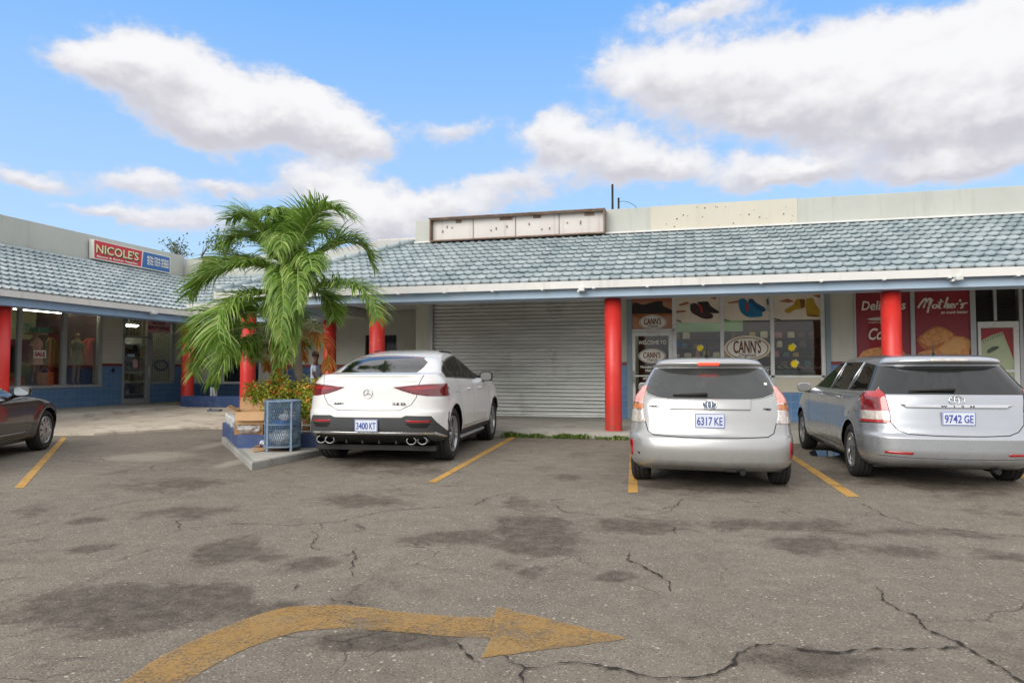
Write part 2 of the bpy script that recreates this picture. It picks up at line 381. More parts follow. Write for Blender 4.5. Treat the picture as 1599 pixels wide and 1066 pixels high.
def arrow():
    sm = lambda l: [(v.x, v.y) for v in catmull([Vector((x, y, 0)) for x, y in l], 4)]
    o_, i_ = sm(outer), sm(inner)[::-1]
    mb = MB(); A = [at_z(x, y, 0.004) for x, y in o_]; B = [at_z(x, y, 0.004) for x, y in i_]
    k = min(len(A), len(B)); A = [A[int(j*(len(A)-1)/(k-1))] for j in range(k)]; B = [B[int(j*(len(B)-1)/(k-1))] for j in range(k)]
    rg = random.Random(12); J = lambda p, e: p + Vector((rg.uniform(-e, e), rg.uniform(-e, e), 0))
    def fine(P):
        o = []
        for p, q in zip(P, P[1:]):
            m_ = max(1, int((q - p).length / .03)); o += [J(p.lerp(q, i / m_), .006) for i in range(m_)]
        return o + [P[-1]]
    A, B = fine(A), fine(B); k = min(len(A), len(B)); A = [A[int(j*(len(A)-1)/(k-1))] for j in range(k)]; B = [B[int(j*(len(B)-1)/(k-1))] for j in range(k)]
    mb.add(A + B, [(j, k+j, k+j+1, j+1) for j in range(k-1)])
    H = [at_z(x, y, 0.004) for x, y in [(766.5,996),(750,1026),(983,996),(776,946),(770,963.5)]]; H = fine(H + [H[0]])[:-1]
    mb.add(H, [tuple(range(len(H)))])
    o = tag(mb.build("painted_arrow", M_PAINT), kind="structure")
    bm = bmesh.new(); bm.from_mesh(o.data)
    for f in bm.faces:
        if f.normal.z < 0: f.normal_flip()
    bm.to_mesh(o.data); bm.free()
arrow()
CRACKS = [c2([(1420,600),(1460,640),(1495,672)]), [(797,1034)] + c3([(40,688),(130,685),(210,668),(300,692),(390,706),(480,718),(600,715),(640,695),(680,670),(740,625),(800,612),(940,628),(1100,628),(1230,632),(1330,630),(1400,622)]),
   c2([(1560,650),(1600,672)]), c3([(40,688),(30,712),(26,740)]), c3([(1140,430),(1165,485),(1260,525),(1310,570),(1390,605),(1480,660),(1600,730),(1650,760)]),
   c3([(375,322),(362,350),(440,385),(490,420),(508,452)]), c3([(310,180),(400,190),(450,195),(520,180),(530,160),(640,165)]), c3([(130,175),(170,200),(290,208)]),
   c2([(470,268),(600,250),(740,235),(900,242),(1060,230),(1180,200),(1330,185),(1480,180),(1520,155),(1600,138)]),
   c2([(965,260),(1000,275),(985,305),(1010,320)]), c2([(1103,310),(1115,345),(1090,375),(1098,405)]), c2([(1092,378),(1040,390)]), c2([(545,225),(555,252)]),
   c2([(350,355),(440,330),(500,310)]), c2([(0,260),(140,232),(280,195),(420,165),(560,150),(720,140),(860,140),(940,150)]), c2([(-20,416),(110,398)]), c2([(-20,305),(80,292),(170,280)]),
   c2([(80,690),(200,668),(310,650)]), c2([(1005,470),(1090,482),(1180,495)]), c2([(1000,232),(1005,252)]), c3([(1090,170),(1160,210),(1300,245),(1450,262),(1620,278)]),
   c2([(912,448),(925,425)]), c3([(500,240),(510,268)]), c3([(900,250),(990,240),(1100,238)]), c3([(1060,365),(1095,380)]), c2([(250,700),(330,690)]), c3([(520,180),(470,205),(380,215)])]
def cracks():
    m = pmat("crack_dirt", S(38, 34, 30), 0.95, var=0.3, scale=20); rnd = random.Random(3)
    for ci, c in enumerate(CRACKS):
        pts = [at_z(x, y, 0.0) for x, y in c]; fine = []
        for a, b in zip(pts, pts[1:]):
            n = max(2, int((b - a).length / 0.028))
            for k in range(n): fine.append(a.lerp(b, k / n))
        fine.append(pts[-1]); wob = 0; mb = MB(); L = []; Q = []; N = len(fine)
        big = 1.0 if ci in (0, 1, 2, 3, 4, 5) else 0.62
        for i, p in enumerate(fine):
            d = (fine[min(i+1, N-1)] - fine[max(i-1, 0)]).normalized(); n = Vector((-d.y, d.x, 0))
            wob = wob * 0.78 + rnd.uniform(-0.015, 0.015); w = big * rnd.choice((.0015, .004, .006, .010)) * rnd.uniform(.7, 1.2) * min(1, (i + 1) / 4, (N - i) / 4)
            q = p + n * wob; L.append(q + n * w + Vector((0, 0, 0.0075))); Q.append(q - n * w * rnd.uniform(0.6, 1.2) + Vector((0, 0, 0.0075)))
        mb.add(L + Q, [(i, N+i, N+i+1, i+1) for i in range(N-1)]); o = mb.build("pavement_crack", m); tag(o, kind="structure")
        if o.data.polygons[0].normal.z < 0: o.data.flip_normals()
cracks()

# ------------------------------------------------------------------ materials of the buildings
def wall_mat(name, c1, c2_, streak=0.35, stain=S(120, 118, 108)):
    m, t, b = newmat(name); p = t.new("ShaderNodeNewGeometry").outputs['Position']
    n = t.noise(p, 0.8, 6, 0.6); base = t.mix(t.rng(n, 0.3, 0.7), c1, c2_)
    mp = t.new("ShaderNodeMapping"); t.put(mp.inputs[0], p); mp.inputs['Scale'].default_value = (5, 5, 0.5)
    s = t.noise(mp.outputs[0], 1.0, 7, 0.65); base = t.mix(t.rng(s, 0.55, 0.8, 0, streak), base, stain)
    g = t.noise(p, 30, 5, 0.7); base = t.mix(t.rng(g, 0.6, 0.8, 0, 0.15), base, stain)
    t.put(b.inputs['Base Color'], base); b.inputs['Roughness'].default_value = 0.85
    t.put(b.inputs['Normal'], t.bump(t.math('ADD', t.noise(p, 45, 5, 0.7), t.math('MULTIPLY', t.noise(p, 6, 3), 0.8)), 0.25, 0.008)); return m
M_PARA = wall_mat("grey_render", S(178, 181, 174), S(190, 193, 186))
M_WALLG = wall_mat("shop_wall_paint", S(192, 194, 184), S(202, 204, 194), 0.25)
M_CREAM = wall_mat("cream_board", S(194, 191, 176), S(204, 200, 185), 0.15)
def tile_mat(name, c, c_, grout, w=0.19, sc=1.0):
    m, t, b = newmat(name); sp = t.new("ShaderNodeSeparateXYZ"); t.put(sp.inputs[0], t.new("ShaderNodeNewGeometry").outputs['Position'])
    cb = t.new("ShaderNodeCombineXYZ"); t.put(cb.inputs[0], t.math('ADD', sp.outputs[0], sp.outputs[1])); t.put(cb.inputs[1], sp.outputs[2]); tc = cb.outputs[0]
    br = t.new("ShaderNodeTexBrick"); br.offset = 0; t.put(br.inputs['Vector'], tc)
    for nm, v in (('Scale', 1.0), ('Mortar Size', 0.006), ('Brick Width', w), ('Row Height', w), ('Mortar Smooth', 0.1), ('Bias', 0.0)): br.inputs[nm].default_value = v
    br.inputs['Color1'].default_value = c; br.inputs['Color2'].default_value = c_; br.inputs['Mortar'].default_value = grout
    p = t.new("ShaderNodeNewGeometry").outputs['Position']
    base = t.mix(t.rng(t.noise(p, 2.2, 6, 0.6), 0.5, 0.8, 0, 0.35), br.outputs['Color'], S(120, 140, 160))
    t.put(b.inputs['Base Color'], base); b.inputs['Roughness'].default_value = 0.3
    t.put(b.inputs['Normal'], t.bump(t.math('SUBTRACT', 1.0, br.outputs['Fac']), 0.3, 0.003)); return m
M_TILE = tile_mat("blue_wall_tile", S(84, 124, 168), S(96, 134, 174), S(126, 150, 176))
M_TILE2 = tile_mat("dark_blue_wall_tile", S(62, 92, 134), S(72, 100, 140), S(96, 120, 150))
M_NAVY = pmat("navy_paint", S(55, 78, 124), 0.55, var=0.14, scale=3, dirt=S(96, 108, 130), dirt_amt=0.4, dirt_scale=4, bump=0.15)
M_STRIPE = pmat("maroon_tile", S(128, 52, 56), 0.4, var=0.1)
def beam_mat():
    m, t, b = newmat("flaking_blue_paint"); p = t.new("ShaderNodeNewGeometry").outputs['Position']
    base = t.mix(t.rng(t.noise(p, 1.2, 5), 0.3, 0.7), S(162, 186, 208), S(176, 198, 216))
    mp = t.new("ShaderNodeMapping"); t.put(mp.inputs[0], p); mp.inputs['Scale'].default_value = (2.2, 2.2, 9)
    n = t.noise(mp.outputs[0], 2.4, 9, 0.72, 0.3)
    base = t.mix(t.rng(n, 0.60, 0.66), base, S(196, 200, 204)); base = t.mix(t.rng(n, 0.70, 0.74), base, S(100, 104, 112))
    t.put(b.inputs['Base Color'], base); b.inputs['Roughness'].default_value = 0.6; t.put(b.inputs['Normal'], t.bump(n, 0.3, 0.01)); return m
M_BEAM = beam_mat()
M_FASCIA = wall_mat("weathered_white_board", S(212, 212, 209), S(224, 224, 220), 0.45, S(150, 140, 128))
def red_mat():
    m, t, b = newmat("red_column_paint"); p = t.new("ShaderNodeNewGeometry").outputs['Position']
    base = t.mix(t.rng(t.noise(p, 2, 5), 0.3, 0.7), S(206, 46, 42), S(218, 58, 50))
    base = t.mix(t.rng(t.noise(p, 7, 8, 0.72), 0.60, 0.70, 0, 0.55), base, S(232, 128, 114))
    mp = t.new("ShaderNodeMapping"); t.put(mp.inputs[0], p); mp.inputs['Scale'].default_value = (9, 9, 0.7)
    base = t.mix(t.rng(t.noise(mp.outputs[0], 1, 7, 0.65), 0.52, 0.72, 0, 0.45), base, S(160, 38, 36)); base = t.mix(t.rng(t.noise(p, 22, 6, 0.72), 0.64, 0.70, 0, 0.7), base, S(108, 62, 54))
    sep = t.new("ShaderNodeSeparateXYZ"); t.put(sep.inputs[0], p)
    base = t.mix(t.math('MULTIPLY', t.rng(sep.outputs[2], 0.9, 0.12), t.rng(t.noise(p, 6, 8, 0.7), 0.38, 0.62, 0, 0.85)), base, S(150, 70, 56))
    t.put(b.inputs['Base Color'], base); b.inputs['Roughness'].default_value = 0.38; t.put(b.inputs['Normal'], t.bump(t.noise(p, 5, 4), 0.12, 0.02)); return m
M_RED = red_mat()
def roof_mat():
    m, t, b = newmat("blue_grey_roof_tile"); p = t.new("ShaderNodeNewGeometry").outputs['Position']
    at = t.new("ShaderNodeAttribute", attribute_name="tile")
    base = t.mix(at.outputs['Fac'], S(140, 156, 161), S(172, 184, 187))
    base = t.mix(t.rng(t.noise(p, 3.2, 8, 0.7), 0.46, 0.66, 0, 0.5), base, S(208, 213, 212))
    base = t.mix(t.rng(t.noise(p, 0.7, 6, 0.65), 0.5, 0.72, 0, 0.45), base, S(112, 130, 138))
    base = t.mix(t.rng(t.noise(p, 8, 8, 0.75), 0.66, 0.74, 0, 0.4), base, S(92, 102, 104))
    t.put(b.inputs['Base Color'], base); b.inputs['Roughness'].default_value = 0.38; b.inputs['Specular IOR Level'].default_value = 0.6
    t.put(b.inputs['Normal'], t.bump(t.noise(p, 40, 5, 0.7), 0.2, 0.006)); return m
M_ROOF = roof_mat()
M_CONC = None
def concrete(name, c1, c2_, dk):
    m, t, b = newmat(name); p = t.new("ShaderNodeNewGeometry").outputs['Position']
    n = t.noise(p, 1.1, 8, 0.65, 0.3); base = t.mix(t.rng(n, 0.35, 0.65), c1, c2_)
    base = t.mix(t.rng(t.noise(p, 2.3, 9, 0.7, 0.5), 0.52, 0.68, 0, 0.8), base, dk)
    base = t.mix(t.rng(t.noise(p, 70, 3, 0.7), 0.55, 0.8, 0, 0.5), base, dk)
    t.put(b.inputs['Base Color'], base); b.inputs['Roughness'].default_value = 0.85
    t.put(b.inputs['Normal'], t.bump(t.math('ADD', t.noise(p, 60, 5, 0.7), t.noise(p, 9, 4)), 0.3, 0.008)); return m
M_CONC = concrete("worn_concrete", S(184, 173, 154), S(206, 196, 178), S(128, 114, 98))
M_WALK = concrete("walkway_concrete", S(172, 169, 160), S(188, 184, 174), S(130, 125, 115))
M_KERB = concrete("kerb_concrete", S(142, 142, 138), S(166, 164, 158), S(96, 94, 88))
M_ALU = pmat("grey_aluminium", S(168, 174, 176), 0.4, 0.3, var=0.08, scale=4)
M_WHITEFR = pmat("white_frame_paint", S(216, 220, 220), 0.45, var=0.06, scale=4, dirt=S(160, 160, 152), dirt_amt=0.3)
M_DARK = pmat("dark_interior", S(52, 46, 42), 0.8, var=0.2)
M_BLACK = pmat("black_plastic", S(26, 26, 28), 0.5, var=0.1)
M_CEIL = pmat("porch_ceiling_board", S(222, 222, 216), 0.85, var=0.1)
def glass_mat(name, tint=(1, 1, 1, 1), refl=1.0):
    m, t, b = newmat(name); out = t.n["Material Output"]; t.n.remove(b)
    tr = t.new("ShaderNodeBsdfTransparent"); tr.inputs[0].default_value = tint
    gl = t.new("ShaderNodeBsdfGlossy"); gl.inputs['Roughness'].default_value = 0.015
    fr = t.new("ShaderNodeFresnel"); fr.inputs[0].default_value = 1.5
    mx = t.new("ShaderNodeMixShader"); t.put(mx.inputs[0], t.math('MULTIPLY', fr.outputs[0], refl, clamp=True)); t.l.new(tr.outputs[0], mx.inputs[1]); t.l.new(gl.outputs[0], mx.inputs[2])
    t.l.new(mx.outputs[0], out.inputs[0]); return m
M_GLASS = glass_mat("shop_glass", (0.93, 0.96, 0.95, 1), 0.75)
M_GLASSL = glass_mat("clothes_shop_glass", (0.95, 0.97, 0.96, 1), 0.4)
def flat(name, c, rough=0.6, metal=0.0): return pmat(name, c, rough, metal, var=0.06, scale=6)
M_WHITE = flat("white_print", S(226, 224, 216)); M_MAROON = flat("maroon_print", S(120, 22, 36), 0.35)
M_BLACKP = flat("black_print", S(24, 22, 22)); M_YEL = flat("yellow_print", S(250, 226, 30))
# ------------------------------------------------------------------ buildings: one plaza in three wings
YW, YC, XL, XLC, YM, YMC = 17.5, 13.9, -17.3, -14.8, 20.7, 18.0     # wall and column planes
ZE, ZT, ZTL, ZP = 3.04, 4.70, 4.56, 5.38                                        # eave, roof top, parapet
FZ, FZL = 0.12, 0.26                                                 # walkway levels
main = empty("shop_building", (0, YW, 0), 0, "long grey shop building on the right with roller shutter and printed shop windows", "building")
left = empty("shop_building", (XL, 14, 0), 0, "left wing of the plaza with blue tiled shopfront, clothes windows and tiled porch roof", "building")
midb = empty("shop_building", (-12, YM, 0), 0, "low middle wing of the plaza in the shaded corner behind the palm, with barred window", "building")
def sub(o, root):            # parts are built in world space, then hung on their thing
    o.parent = root; o.matrix_parent_inverse = Matrix.Translation(-root.location) if root.rotation_euler.z == 0 else root.matrix_basis.inverted()
    return o
def roof_panel(root, O, s_dir, t_dir, L, T, clips, seed=1, cw=0.20, ncourse=11):
    O, s_dir, t_dir = Vector(O), Vector(s_dir).normalized(), Vector(t_dir).normalized()
    n = s_dir.cross(t_dir).normalized(); n = n if n.z > 0 else -n
    ct = T / ncourse; nc = int(L / cw) + 1; sub_ = 8; rnd = random.Random(seed)
    prof = [(.034 if k == 0 else .012 if k == 1 else .002 if k == 7 else .004 * math.sin(math.pi*k/sub_)) for k in range(sub_)]
    ns = nc * sub_ + 1; rows = []
    for c in range(ncourse):
        for kind in range(5): rows.append((c, kind))
    vs = []; jit = [[rnd.uniform(-0.008, 0.008) for _ in range(nc + 2)] for _ in range(ncourse)]
    for (c, kind) in rows:
        for i in range(ns):
            k = min(i // sub_, nc); w = prof[i % sub_]; sag = 0.036 * math.sin(math.pi * (i % sub_) / sub_); t0 = c * ct - sag + jit[c][k]
            t, h = ((t0 + .06, .010), (t0 + .002, .034 + w * .6), (t0, .060 + w), (c * ct + .5 * ct, .034 + w), ((c + 1.12) * ct, .003 + w * .5))[kind]
            vs.append(O + s_dir * (i * cw / sub_) + t_dir * t + n * (h + jit[c][k] * 0.3))
    fs = []; val = []; tv = {}
    for r in range(len(rows) - 1):
        for i in range(ns - 1):
            c = rows[r][0]; key = (c, i // sub_)
            if key not in tv: tv[key] = rnd.random()
            fs.append((r*ns+i, r*ns+i+1, (r+1)*ns+i+1, (r+1)*ns+i)); val.append(tv[key])
    bm = bmesh.new(); bv = [bm.verts.new(v) for v in vs]; lay = bm.faces.layers.float.new("tile")
    for f, x in zip(fs, val):
        ff = bm.faces.new([bv[i] for i in f]); ff[lay] = x; ff.smooth = False
    for (p, nn) in clips:
        bmesh.ops.bisect_plane(bm, geom=bm.verts[:] + bm.edges[:] + bm.faces[:], plane_co=p, plane_no=nn, clear_outer=True)
    bmesh.ops.recalc_face_normals(bm, faces=bm.faces[:])
    if sum(f.normal.z for f in bm.faces) < 0: bmesh.ops.reverse_faces(bm, faces=bm.faces[:])
    me = bpy.data.meshes.new("roof"); bm.to_mesh(me); bm.free(); me.materials.append(M_ROOF)
    o = bpy.data.objects.new("roof", me); COL.objects.link(o); return sub(o, root)
XE, YE = -10.3, 13.4          # corner of the main eave
hip_d = (Vector((-7.2, YW-0.1, 0)) - Vector((XE, YE, 0))).normalized(); hip_n = Vector((-hip_d.y, hip_d.x, 0))
TV = Vector((0, YW - 0.1 - YE, ZT - ZE)); roof_panel(main, (XE, YE, ZE), (1,0,0), TV, 25, TV.length, [((XE, YE, 0), hip_n)], 1)
TL = Vector((-7.2 - XE, 0, ZT - ZE)); roof_panel(main, (XE, YE, ZE), (0,1,0), TL, 7.4, TL.length, [((XE, YE, 0), -hip_n), ((XE, YMC-.5, 0), Vector((-3.2, 3.1, 0)).normalized())], 2)
XEL, YEM = -14.3, 17.5
val_n = Vector((YM - YEM, -(XL - XEL), 0)).normalized()
TW = Vector((XL + 0.1 - XEL, 0, ZTL - ZE)); roof_panel(left, (XEL, 4, ZE), (0,1,0), TW, YM - 4, TW.length, [((XEL, YEM, 0), val_n if val_n.dot(Vector((0, 1, 0))) > 0 else -val_n)], 3)
TM = Vector((0, YM - 0.1 - YEM, ZTL - ZE)); roof_panel(midb, (XL, YEM, ZE), (1,0,0), TM, 10.4, TM.length,
    [((XEL, YEM, 0), -(val_n if val_n.dot(Vector((0, 1, 0))) > 0 else -val_n)), ((XE, YEM, 0), Vector((3.2, -3.1, 0)).normalized())], 4)
def part(root, name, mats, fn): mb = MB(); fn(mb); return sub(mb.build(name, mats), root)
# hip cap and valley flashing
def hipcap(mb):
    a = Vector((XE - .02, YE - .02, ZE + .05)); b = Vector((-7.25, YW - .12, ZT + .07)); n = 13
    for i in range(n):
        p, q = a.lerp(b, i / n), a.lerp(b, (i + 1.12) / n); mb.tube([p + Vector((0, 0, .03)), q], [.085, .062], 8)
part(main, "hip_cap", M_ROOF, hipcap)
part(left, "valley_flashing", flat("dull_zinc", S(196, 200, 204), .5), lambda mb: mb.tube([Vector((XEL-.6, YEM+.64, ZE+.40)), Vector((XEL-1.15, YEM+1.22, ZE+.70))], .055, 6))
# ---- main wing
X = lambda px, y=560: at_y(px, y, YW).x
ZY = lambda px, py: at_y(px, py, YW).z
xs = {k: X(k) for k in (651, 672, 967, 980, 986, 1052, 1128, 1207, 1288, 1297, 1335, 1426, 1519, 1597)}
XR = 14.5
def pieces(root, name, mats, boxes):
    for b in boxes: part(root, name, mats, lambda mb, b=b: mb.box(*b))
def main_wall():
    L = []; b = lambda x0, x1, z0, z1: L.append((x0, x1, YW, YW + .2, z0, z1))
    b(-7.2, xs[672], 0, 3.25); b(xs[967], xs[980], 0, 3.25); b(xs[1297], xs[1335], 0, 3.25)
    b(xs[672], xs[967], 3.20, 3.25)
    L.append((-7.2, -7.0, YW + .2, 28, 0, 3.25)); L.append((xs[1597] + 2.6, XR, YW, YW + .2, 0, 3.25)); return L
pieces(main, "wall", M_WALLG, main_wall())
def main_parapet(mb):
    mb.bbox(-7.22, XR, YW - .02, YW + .2, 3.25, ZP, .012); mb.box(-7.22, -7.0, YW + .2, 28, 3.25, ZP)
part(main, "parapet", M_PARA, main_parapet)
c0, c1 = at_y(1016, 340, YW - .03), at_y(1245, 330, YW - .03)
part(main, "cover_board", [M_CREAM, flat("rust_spot", S(92, 70, 52))], lambda mb: (mb.box(c0.x, c1.x, YW - .035, YW - .02, ZT - .02, ZP + .006),
    [mb.bbox(x, x + s, YW - .038, YW - .0355, z, z + s, .001, 1) for x, z, s in [(c0.x + random.Random(5 + i).random() * (c1.x - c0.x), ZT + .1 + random.Random(50 + i).random() * .5, random.Random(90 + i).uniform(.014, .035)) for i in range(22)]]))
part(main, "roof_flashing", M_FASCIA, lambda mb: (mb.box(-7.2, XR, YW - .16, YW - .036, ZT + .035, ZT + .075)))
part(main, "flat_roof", M_CONC, lambda mb: mb.box(-7.0, XR, YW + .2, 28, ZP - .4, ZP - .3))
def fascia(mb):
    mb.box(XE - .02, XR, YE - .05, YE - .012, ZE - .135, ZE + .012); mb.box(XE - .05, XE - .02, YE - .05, YMC - .6, ZE - .135, ZE + .012)
part(main, "fascia_board", M_FASCIA, fascia)
for k in range(18):
    x = XE + .3 + 1.02 * k; part(main, "gutter_clip", M_FASCIA, lambda mb: mb.bbox(x, x + .05, YE - .075, YE + .1, ZE - .155, ZE - .13, .006))
def beam(mb):
    mb.bbox(XE + .35, XR, YE + .10, YC + .13, 2.742, 2.955, .01); mb.bbox(XE + .12, XE + .61, YC + .13, YMC - .15, 2.742, 2.955, .01)
part(main, "beam", M_BEAM, beam)
part(main, "porch_ceiling", M_CEIL, lambda mb: (mb.box(XE + .4, XR, YC + .12, YW, 3.25, 3.27), mb.box(XE + .4, -7.2, YW, YMC + 2.6, 3.25, 3.27), mb.box(XE + .02, XR, YE, YC + .13, 2.958, 2.975), mb.box(XE + .4, XR, YC + .10, YC + .14, 2.975, 3.25), mb.box(XE + .02, XE + .6, YC + .13, YMC, 2.958, 2.975), mb.box(XE + .4, XE + .44, YC + .14, YMC, 2.975, 3.25)))
for cx in (-9.83, X(587) * 0 + at_y(589, 500, YC).x, at_y(957.5, 560, YC).x, at_y(1391.5, 500, YC).x, at_y(1391.5, 500, YC).x + 5.0, at_y(1391.5, 500, YC).x + 10.0):
    def colm(mb, cx=cx):
        M = Matrix.Translation((cx, YC, 0)); mb.lathe([(0, 0.0), (.172, 0.0), (.170, .1), (.167, 1.2), (.168, 2.726), (0.0, 2.728)], 36, M)
        mb.bbox(cx - .06, cx + .06, YC - .06, YC + .06, 2.72, 2.745, .004, 1)
    part(main, "column", [M_RED, M_FASCIA], colm)
for px, py in ((908, 449), (1497, 432)):
    p = at_y(px, py, YE - .1)
    part(main, "light_bracket", M_WHITEFR, lambda mb: (mb.bbox(p.x - .055, p.x + .055, YE - .16, YE + .02, ZE - .20, ZE - .12, .012), mb.box(p.x - .09, p.x - .05, YE - .06, YE + .05, ZE - .21, ZE - .17)))
pieces(main, "tile_dado", M_TILE, [(xs[967], xs[980], YW - .012, YW - .001, FZ, 1.44), (xs[1297], xs[1335], YW - .012, YW - .001, FZ, 1.44), (X(1054), xs[1288], YW, YW + .12, FZ, .797)])
part(main, "dado_stripe", M_STRIPE, lambda mb: mb.bbox(xs[967], xs[980], YW - .018, YW - .001, 1.44, 1.52, .003))
part(main, "dado_stripe", M_STRIPE, lambda mb: mb.bbox(xs[1297], xs[1335], YW - .018, YW - .001, 1.44, 1.52, .003))
tag(MB().box(XE + .3, XR, 13.45, YW + .0, -.02, FZ).box(-10.5, -7.0, YW, 22, -.02, FZ).build("walkway", M_WALK), kind="structure")
# roller shutter
def shutter(mb):
    pitch = .097; z = FZ + .03; x0, x1 = xs[672] + .03, xs[967] + .1; nx = 22; rows = []; rnd = random.Random(4)
    zs = []
    while z < 3.20:
        for fr, d in ((0, .0), (.07, .012), (.22, .027), (.42, .036), (.58, .036), (.78, .027), (.93, .012)): zs.append((z + fr * pitch, d))
        z += pitch
    vs = []; wob = [rnd.uniform(-1, 1) for _ in range(400)]
    for j, (zz, d) in enumerate(zs):
        for i in range(nx + 1):
            x = x0 + (x1 - x0) * i / nx; b = .002 * math.sin(x * 1.7 + wob[j // 7] * 2) + .012 * math.sin(x * .7 + zz * 1.3)
            vs.append((x, YW + .09 - d + b, zz + .004 * math.sin(x * 2.1 + wob[j // 7 + 60] * 3)))
    mb.add(vs, [(j*(nx+1)+i, j*(nx+1)+i+1, (j+1)*(nx+1)+i+1, (j+1)*(nx+1)+i) for j in range(len(zs)-1) for i in range(nx)], 0, True)
    mb.bbox(x0, x1, YW + .03, YW + .1, FZ + .002, FZ + .05, .008, 0)
def galv():
    m, t, b = newmat("galvanised_slats"); p = t.new("ShaderNodeNewGeometry").outputs['Position']
    mp = t.new("ShaderNodeMapping"); t.put(mp.inputs[0], p); mp.inputs['Scale'].default_value = (0.8, 1, 5)
    n = t.noise(mp.outputs[0], 1.0, 6, .6); base = t.mix(t.rng(n, .3, .7), S(186, 190, 188), S(216, 219, 217))
    base = t.mix(t.rng(t.noise(p, 1.5, 7, .7), .55, .75, 0, .5), base, S(128, 128, 122))
    t.put(b.inputs['Base Color'], base); b.inputs['Metallic'].default_value = .6; t.put(b.inputs['Roughness'], t.rng(n, .3, .7, .32, .48)); return m
M_GALV = galv()
part(main, "roller_shutter", M_GALV, shutter)
part(main, "shutter_guide", M_ALU, lambda mb: (mb.bbox(xs[672] - .01, xs[672] + .07, YW - .03, YW + .06, FZ, 3.20, .006)))
def window_frame(root, name, bars, mat_, extra=None):
    return part(root, name, mat_, lambda mb: [mb.bbox(*b, .005) for b in bars])
F0, F1 = YW - .02, YW + .06
gl_top = 2.9
def vb(px, w=.06, z0=.8, z1=3.20, y0=F0, y1=F1): x = X(px); return (x - w/2, x + w/2, y0, y1, z0, z1)
part(main, "door_post", flat("blue_grey_post", S(132, 150, 160)), lambda mb: mb.bbox(X(980) - .01, X(986) + .02, F0 - .04, F1, FZ, 3.25, .006))
part(main, "door_post", flat("blue_grey_post", S(132, 150, 160)), lambda mb: mb.bbox(X(1289.5), X(1297), F0 - .04, F1, FZ, 3.25, .006))
# shoe shop front: door and three panes
zsill = .80; zdt = ZY(1050, 517)
wf = part(main, "shop_window", M_WHITEFR, lambda mb: [mb.bbox(*q, .006) for q in [vb(1053.5, .10, FZ), vb(1128, .085), vb(1206.5, .085), vb(1286, .09), (X(1053), X(1288), F0, F1, 1.14, 1.2), (X(986), X(1054), F0, F1, zdt, zdt + .06), (X(986), X(1288), F0, F1, 3.18, 3.25)]])
for a, b_ in ((1056, 1126), (1130, 1205), (1209, 1284)):
    sub(MB().box(X(a), X(b_), YW + .02, YW + .028, 1.18, 3.20).build("pane", M_GLASS), main).parent = wf; o = COL.objects[-1]
    o.matrix_parent_inverse = wf.matrix_parent_inverse.copy() if False else Matrix.Translation(-Vector(main.location)); o.matrix_parent_inverse = Matrix.Identity(4)
part(main, "window_apron", M_CREAM, lambda mb: mb.box(X(1054), X(1288), YW + .0, YW + .1, .8, 1.145))
dr = part(main, "shop_door", M_WHITEFR, lambda mb: [mb.bbox(*q, .006) for q in [(X(987), X(987)+.08, F0, F1-.02, FZ, zdt-.01), (X(1050)-.09, X(1050), F0, F1-.02, FZ, zdt-.01), (X(987)+.08, X(1050)-.09, F0, F1-.02, zdt-.11, zdt-.01), (X(987)+.08, X(1050)-.09, F0, F1-.02, FZ, FZ+.22), (X(987)+.08, X(1050)-.09, F0, F1-.02, 1.16, 1.2)]])
def child(o, par): o.parent = par; o.matrix_parent_inverse = Matrix.Identity(4); return o
child(MB().box(X(987)+.06, X(1050)-.07, YW+.01, YW+.018, FZ+.2, zdt-.1).build("pane", M_GLASS), dr)
child(MB().tube([(X(987)+.04, F0-.05, 1.0), (X(987)+.04, F0-.05, 1.3)], .014).build("handle", M_ALU), dr)
# patty shop front: two printed windows, louvred transom, door
wf2 = part(main, "shop_window", M_ALU, lambda mb: [mb.bbox(*q, .006) for q in [vb(1336, .05), vb(1426.5, .09, .8, 3.20), vb(1521, .11, FZ), (X(1335), X(1521), F0, F1, 3.18, 3.25), (X(1335), X(1521), F0, F1, .78, .86)]])
for a, b_ in ((1338, 1424), (1429, 1518)): child(MB().box(X(a), X(b_), YW+.03, YW+.036, .84, 3.20).build("pane", glass_mat("pane_glass", (.95,.95,.95,1), 1.0)), wf2)
part(main, "window_apron", M_TILE, lambda mb: mb.box(X(1335), X(1521), YW + .0, YW + .1, FZ, .79))
zd2 = ZY(1560, 506)
lv = part(main, "louvre_vent", M_BLACKP, lambda mb: ([mb.box(X(1526), X(1592), YW+.02, YW+.10, zd2 + .10 + k*.042, zd2 + .118 + k*.042) for k in range(12)], mb.box(X(1526), X(1592), YW+.11, YW+.12, zd2+.05, 3.20)))
child(MB().bbox(X(1556)-.03, X(1556)+.03, F0, F1, zd2+.08, 3.20, .005).bbox(X(1593), X(1599), F0, F1, FZ, 3.20, .005).build("frame", M_ALU), lv)
dr2 = part(main, "shop_door", M_WHITEFR, lambda mb: [mb.bbox(*q, .006) for q in [(X(1523)+.06, X(1531)+.02, F0, F1, FZ, zd2+.06), (X(1585)-.02, X(1592), F0, F1, FZ, zd2+.06), (X(1531)+.02, X(1585)-.02, F0, F1, zd2-.08, zd2+.06), (X(1531)+.02, X(1585)-.02, F0, F1, ZY(1560, 579)-.03, ZY(1560, 579)+.03), (X(1531)+.02, X(1585)-.02, F0, F1, FZ, FZ+.2)]])
part(main, "shop_window", M_ALU, lambda mb: [mb.bbox(*q, .006) for q in [(xs[1597]+.3, xs[1597]+.37, F0, F1, .8, 3.20), (xs[1597]+2.5, xs[1597]+2.6, F0, F1, .8, 3.20), (xs[1597]+.06, xs[1597]+2.6, F0, F1, .74, .8)]])
